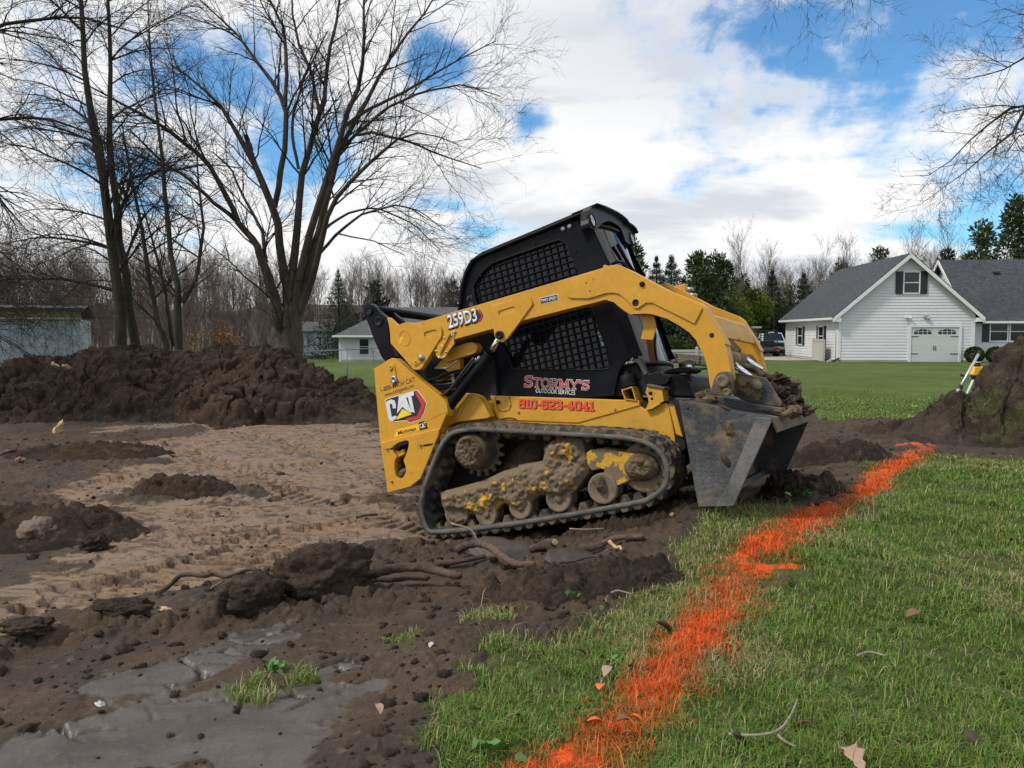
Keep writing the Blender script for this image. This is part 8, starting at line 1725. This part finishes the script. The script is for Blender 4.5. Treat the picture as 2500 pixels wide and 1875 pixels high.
M['leaf'] = material('dry_leaf', (0.19, 0.105, 0.060), .75, col2=(0.12, 0.065, 0.042), scale=20, fine=.2)
M['leaf_pale'] = material('pale_leaf', (0.36, 0.24, 0.17), .75, col2=(0.28, 0.18, 0.12), scale=20, fine=.15)
M['leaf_dark'] = material('dark_leaf', (0.055, 0.032, 0.026), .75, fine=.2)
M['leaf_orange'] = material('sprayed_leaf', (0.75, 0.13, 0.03), .6, fine=.15)
def leaf(label, p, L_, mat, seed, lobed=False, group=None):
    rng = np.random.default_rng(seed); n = 9; V = []; F = []; curl = rng.uniform(.5, 1.6)
    for i in range(n):
        t_ = i / (n - 1); wd = math.sin(math.pi * min(1, t_ * .97 + .03)) ** .8 * .30 * (1 + (.35 * math.sin(t_ * 19) if lobed else 0)); zc = .10 * math.sin(t_ * math.pi) + .12 * curl * t_ ** 2
        for s_ in (-1, 0, 1): V.append(((t_ - .5) * L_, s_ * wd * L_ * (.8 if curl > 1 else 1), (zc + abs(s_) * wd * .55 * curl) * L_))
    for i in range(n - 1):
        for j in (0, 1): F.append((3 * i + j, 3 * i + j + 1, 3 * i + j + 4, 3 * i + j + 3))
    me = bpy.data.meshes.new('fallen_leaf'); me.from_pydata(V, [], F); o = link_mesh('fallen_leaf', me, M[mat], None, True); z = zat(p[0], p[1]); o.location = (p[0], p[1], z + .028); o.rotation_euler = (rng.normal(0, .25), rng.normal(0, .25), rng.uniform(0, 6.28)); sm = o.modifiers.new('thickness', 'SOLIDIFY'); sm.thickness = .0008
    return tag(o, label, 'leaf', group)
for i, (p, L_, mt_, lab) in enumerate((((0.923,2.079,0.3), .125, 'leaf_pale', 'large pale lobed leaf at the bottom right edge of the lawn'), ((0.862,2.296,0.3), .07, 'leaf', 'curled brown leaf above the forked twig'), ((0.641,2.207,0.3), .08, 'leaf_dark', 'dark curled leaf at the end of the forked twig'), ((1.304,2.2,0.28), .07, 'leaf_dark', 'dark leaf near the bottom right corner'), ((1.272,3.31,0.29), .055, 'leaf', 'reddish leaf on the lawn right of the orange line'), ((1.663,3.237,0.28), .10, 'leaf', 'broad brown leaf far right on the lawn'), ((2.236,4.832,0.27), .08, 'leaf_dark', 'dark brown leaf on the upper right lawn'), ((1.802,3.758,0.28), .06, 'leaf_dark', 'upright dark leaf in the middle of the right lawn'), ((0.26,2.955,0.27), .06, 'leaf_dark', 'dark leaf left of the orange line'), ((0.007,2.423,0.27), .07, 'leaf', 'folded brown leaf at the lawn edge, bottom middle'), ((0.337,2.759,0.27), .09, 'leaf_pale', 'pale pink brown leaf beside the orange line'), ((0.304,2.66,0.27), .07, 'leaf_orange', 'half orange leaf left of the orange line'), ((0.252,2.353,0.28), .065, 'leaf_orange', 'broad orange sprayed leaf at the bottom of the line'), ((0.379,2.369,0.28), .055, 'leaf_orange', 'red orange leaf right in the sprayed line'), ((0.334,2.338,0.28), .06, 'leaf', 'dark red leaf in the sprayed line'), ((0.943,3.689,0.29), .06, 'leaf', 'reddish leaf at the left side of the bright orange patch'), ((0.606,3.146,0.28), .10, 'leaf_dark', 'dark rotten leaf on the grass left of the line'), ((-0.432,2.506,0.2), .07, 'leaf_pale', 'pale pink leaf standing on the mud, bottom middle'), ((0.638,3.795,0.25), .05, 'leaf', 'small reddish leaf on the dark soil by the grass'), ((0.541,3.885,0.23), .05, 'leaf_pale', 'small pale leaf on the dark soil'), ((1.274,3.624,0.29), .09, 'leaf_dark', 'dark folded leaf right of the orange patch'), ((2.835,4.455,0.26), .06, 'leaf_dark', 'small dark leaf at the right edge of the lawn'))):
    leaf(lab, p, L_ * .8, mt_, 300 + i, i == 0)
M['leaf_chip'] = material('pale_chip', (0.38, 0.38, 0.37), .7)
M['weed'] = material('fresh_weed', (0.075, 0.175, 0.030), .6, fine=.2)
for i, (p, lab, nl, s_) in enumerate((((-0.031,2.229,0.26), 'small leafy weed at the bottom edge, left of the orange line', 12, .045), ((0.278,3.625,0.2), 'round bright green weed leaf on the dark soil', 4, .03), ((0.407,3.498,0.22), 'tiny pale green seedling on the dark soil', 4, .03), ((2.108,5.717,0.28), 'low weed patch right of the bucket tip', 16, .05), ((-0.91,2.953,0.17), 'bright green weed on the near mud slab', 14, .04), ((0.375,2.925,0.27), 'bluish weed in the grass left of the orange line', 14, .04))):
    rng = np.random.default_rng(500 + i); t_ = np.zeros((nl, 3)); t_[:, :2] = rng.normal(0, s_ * .8, (nl, 2)); a = rng.uniform(0, 6.28, nl); d = np.stack([np.cos(a), np.sin(a), rng.uniform(.2, 1.0, nl)], 1); v, q = leaves(t_ + np.array([0, 0, .015]), d, rng.uniform(.7, 1.4, nl) * s_, rng.uniform(.5, .9, nl) * s_, rng)
    o = np_mesh('weed', v, q, M['weed']); o.location = (p[0], p[1], zat(p[0], p[1]) + .01); tag(o, lab, 'weed')
for i, (p, s_, lab, mt_) in enumerate((((-6.877,12.014,-0.05), (.16, .05, .05), 'pale torn wood chunk upright before the long dirt pile', 'wood'), ((-5.997,10.127,-0.05), (.13, .05, .03), 'flat pale wood chip left below the long dirt pile', 'wood'), ((-5.645,9.087,-0.05), (.15, .04, .03), 'long pale wood chip near the left edge', 'wood'), ((-6.192,9.711,-0.05), (.10, .06, .04), 'orange brown wood chip at the left edge', 'root'), ((-0.321,3.086,0.2), (.016, .012, .006), 'small white chip on the near mud', 'leaf_chip'), ((-1.43,2.696,0.17), (.016, .014, .006), 'small bluish white chip on the wet slab', 'leaf_chip'), ((-1.589,3.591,0.12), (.025, .012, .012), 'pale chip beside the long clod', 'wood'), ((0.999,4.907,0.3), (.05, .012, .012), 'pale splinter in the hollow before the bucket', 'wood'), ((2.461,6.306,0.22), (.04, .03, .02), 'reddish stone on the mound right of the bucket', 'boulder'))):
    o = blob('wood_chip' if mt_ in ('wood', 'root') else 'stone_chip', (0, 0, 0), s_, mt_, None, 40 + i, 3, .3, 1.6); o.location = (p[0], p[1], zat(p[0], p[1]) + s_[2] * .6); o.rotation_euler = (.2, .3 if i else -1.0, i * 1.1); tag(o, lab, 'chip')
for i, (p, lab) in enumerate((((-8.587,15,0.837), 'torn pale wood piece on the left face of the long dirt pile, upper'), ((-8.313,14.9,0.81), 'torn pale wood piece on the left face of the long dirt pile, right one'))):
    o = blob('wood_chip', (0, 0, 0), (.08, .035, .05), 'wood', None, 60 + i, 3, .4, 1.7); o.location = p; o.rotation_euler = (.4, .5, i); tag(o, lab, 'chip')
M['slab'] = material('smooth_mud_slab', (0.058, 0.047, 0.040), .6, col2=(0.040, 0.032, 0.027), scale=6, fine=.2, bump=.3, bump_scale=25, spec=.4)
for p, s_, e_, lab, sd_ in (((0.347,4.358,0.2), (.16, .10, .030), (.55, .25, .2), 'smooth tilted mud slab below the level root', 71), ((-0.03,4.864,0.12), (.22, .13, .05), (.35, .1, -.2), 'smooth mud hump between the elbow root and the track', 72), ((-0.979,4.154,0.16), (.12, .07, .025), (.5, .1, .4), 'smooth slab face on the wedge clod', 73)):
    if sd_ == 73: continue
    o = blob('mud_slab', (0, 0, 0), s_, 'slab', None, sd_, 4, .16, 1.3); o.location = (p[0], p[1], zat(p[0], p[1]) + s_[2] * .5); o.rotation_euler = e_; tag(o, lab, 'mud slab')

GROUPS = dict(fallen_leaf='fallen leaves on the ground', tree_root='torn out roots lying on the soil', soil_mound='loose soil mounds', soil_clod='turned over soil clods', fallen_twig='fallen twigs', wood_chip='wood chips on the soil', stone_chip='small chips on the mud', weed='small weeds',
 dark_bare_tree='bare trees behind the left dirt pile', slender_bare_tree='tall bare trees in the far tree line', white_pine='pines behind the loader', dark_spruce='dark spruces behind the loader', cedar_shrub='cedar bushes by the driveway', slim_spruce='slim spruces left of the garage', red_cedar='cedars in the far woods',
 tall_pine='tall pines behind the white house', far_pine='far pines over the low house', round_bush='clipped bushes at the house', twiggy_shrub='shrubs before the low house', vinyl_fence='tan vinyl fences', capped_post='capped posts by the driveway', mud_slab='smooth mud slabs')
for o in scene.objects:
    if o.parent is None and o.name.split('.')[0] in GROUPS: o['group'] = GROUPS[o.name.split('.')[0]]
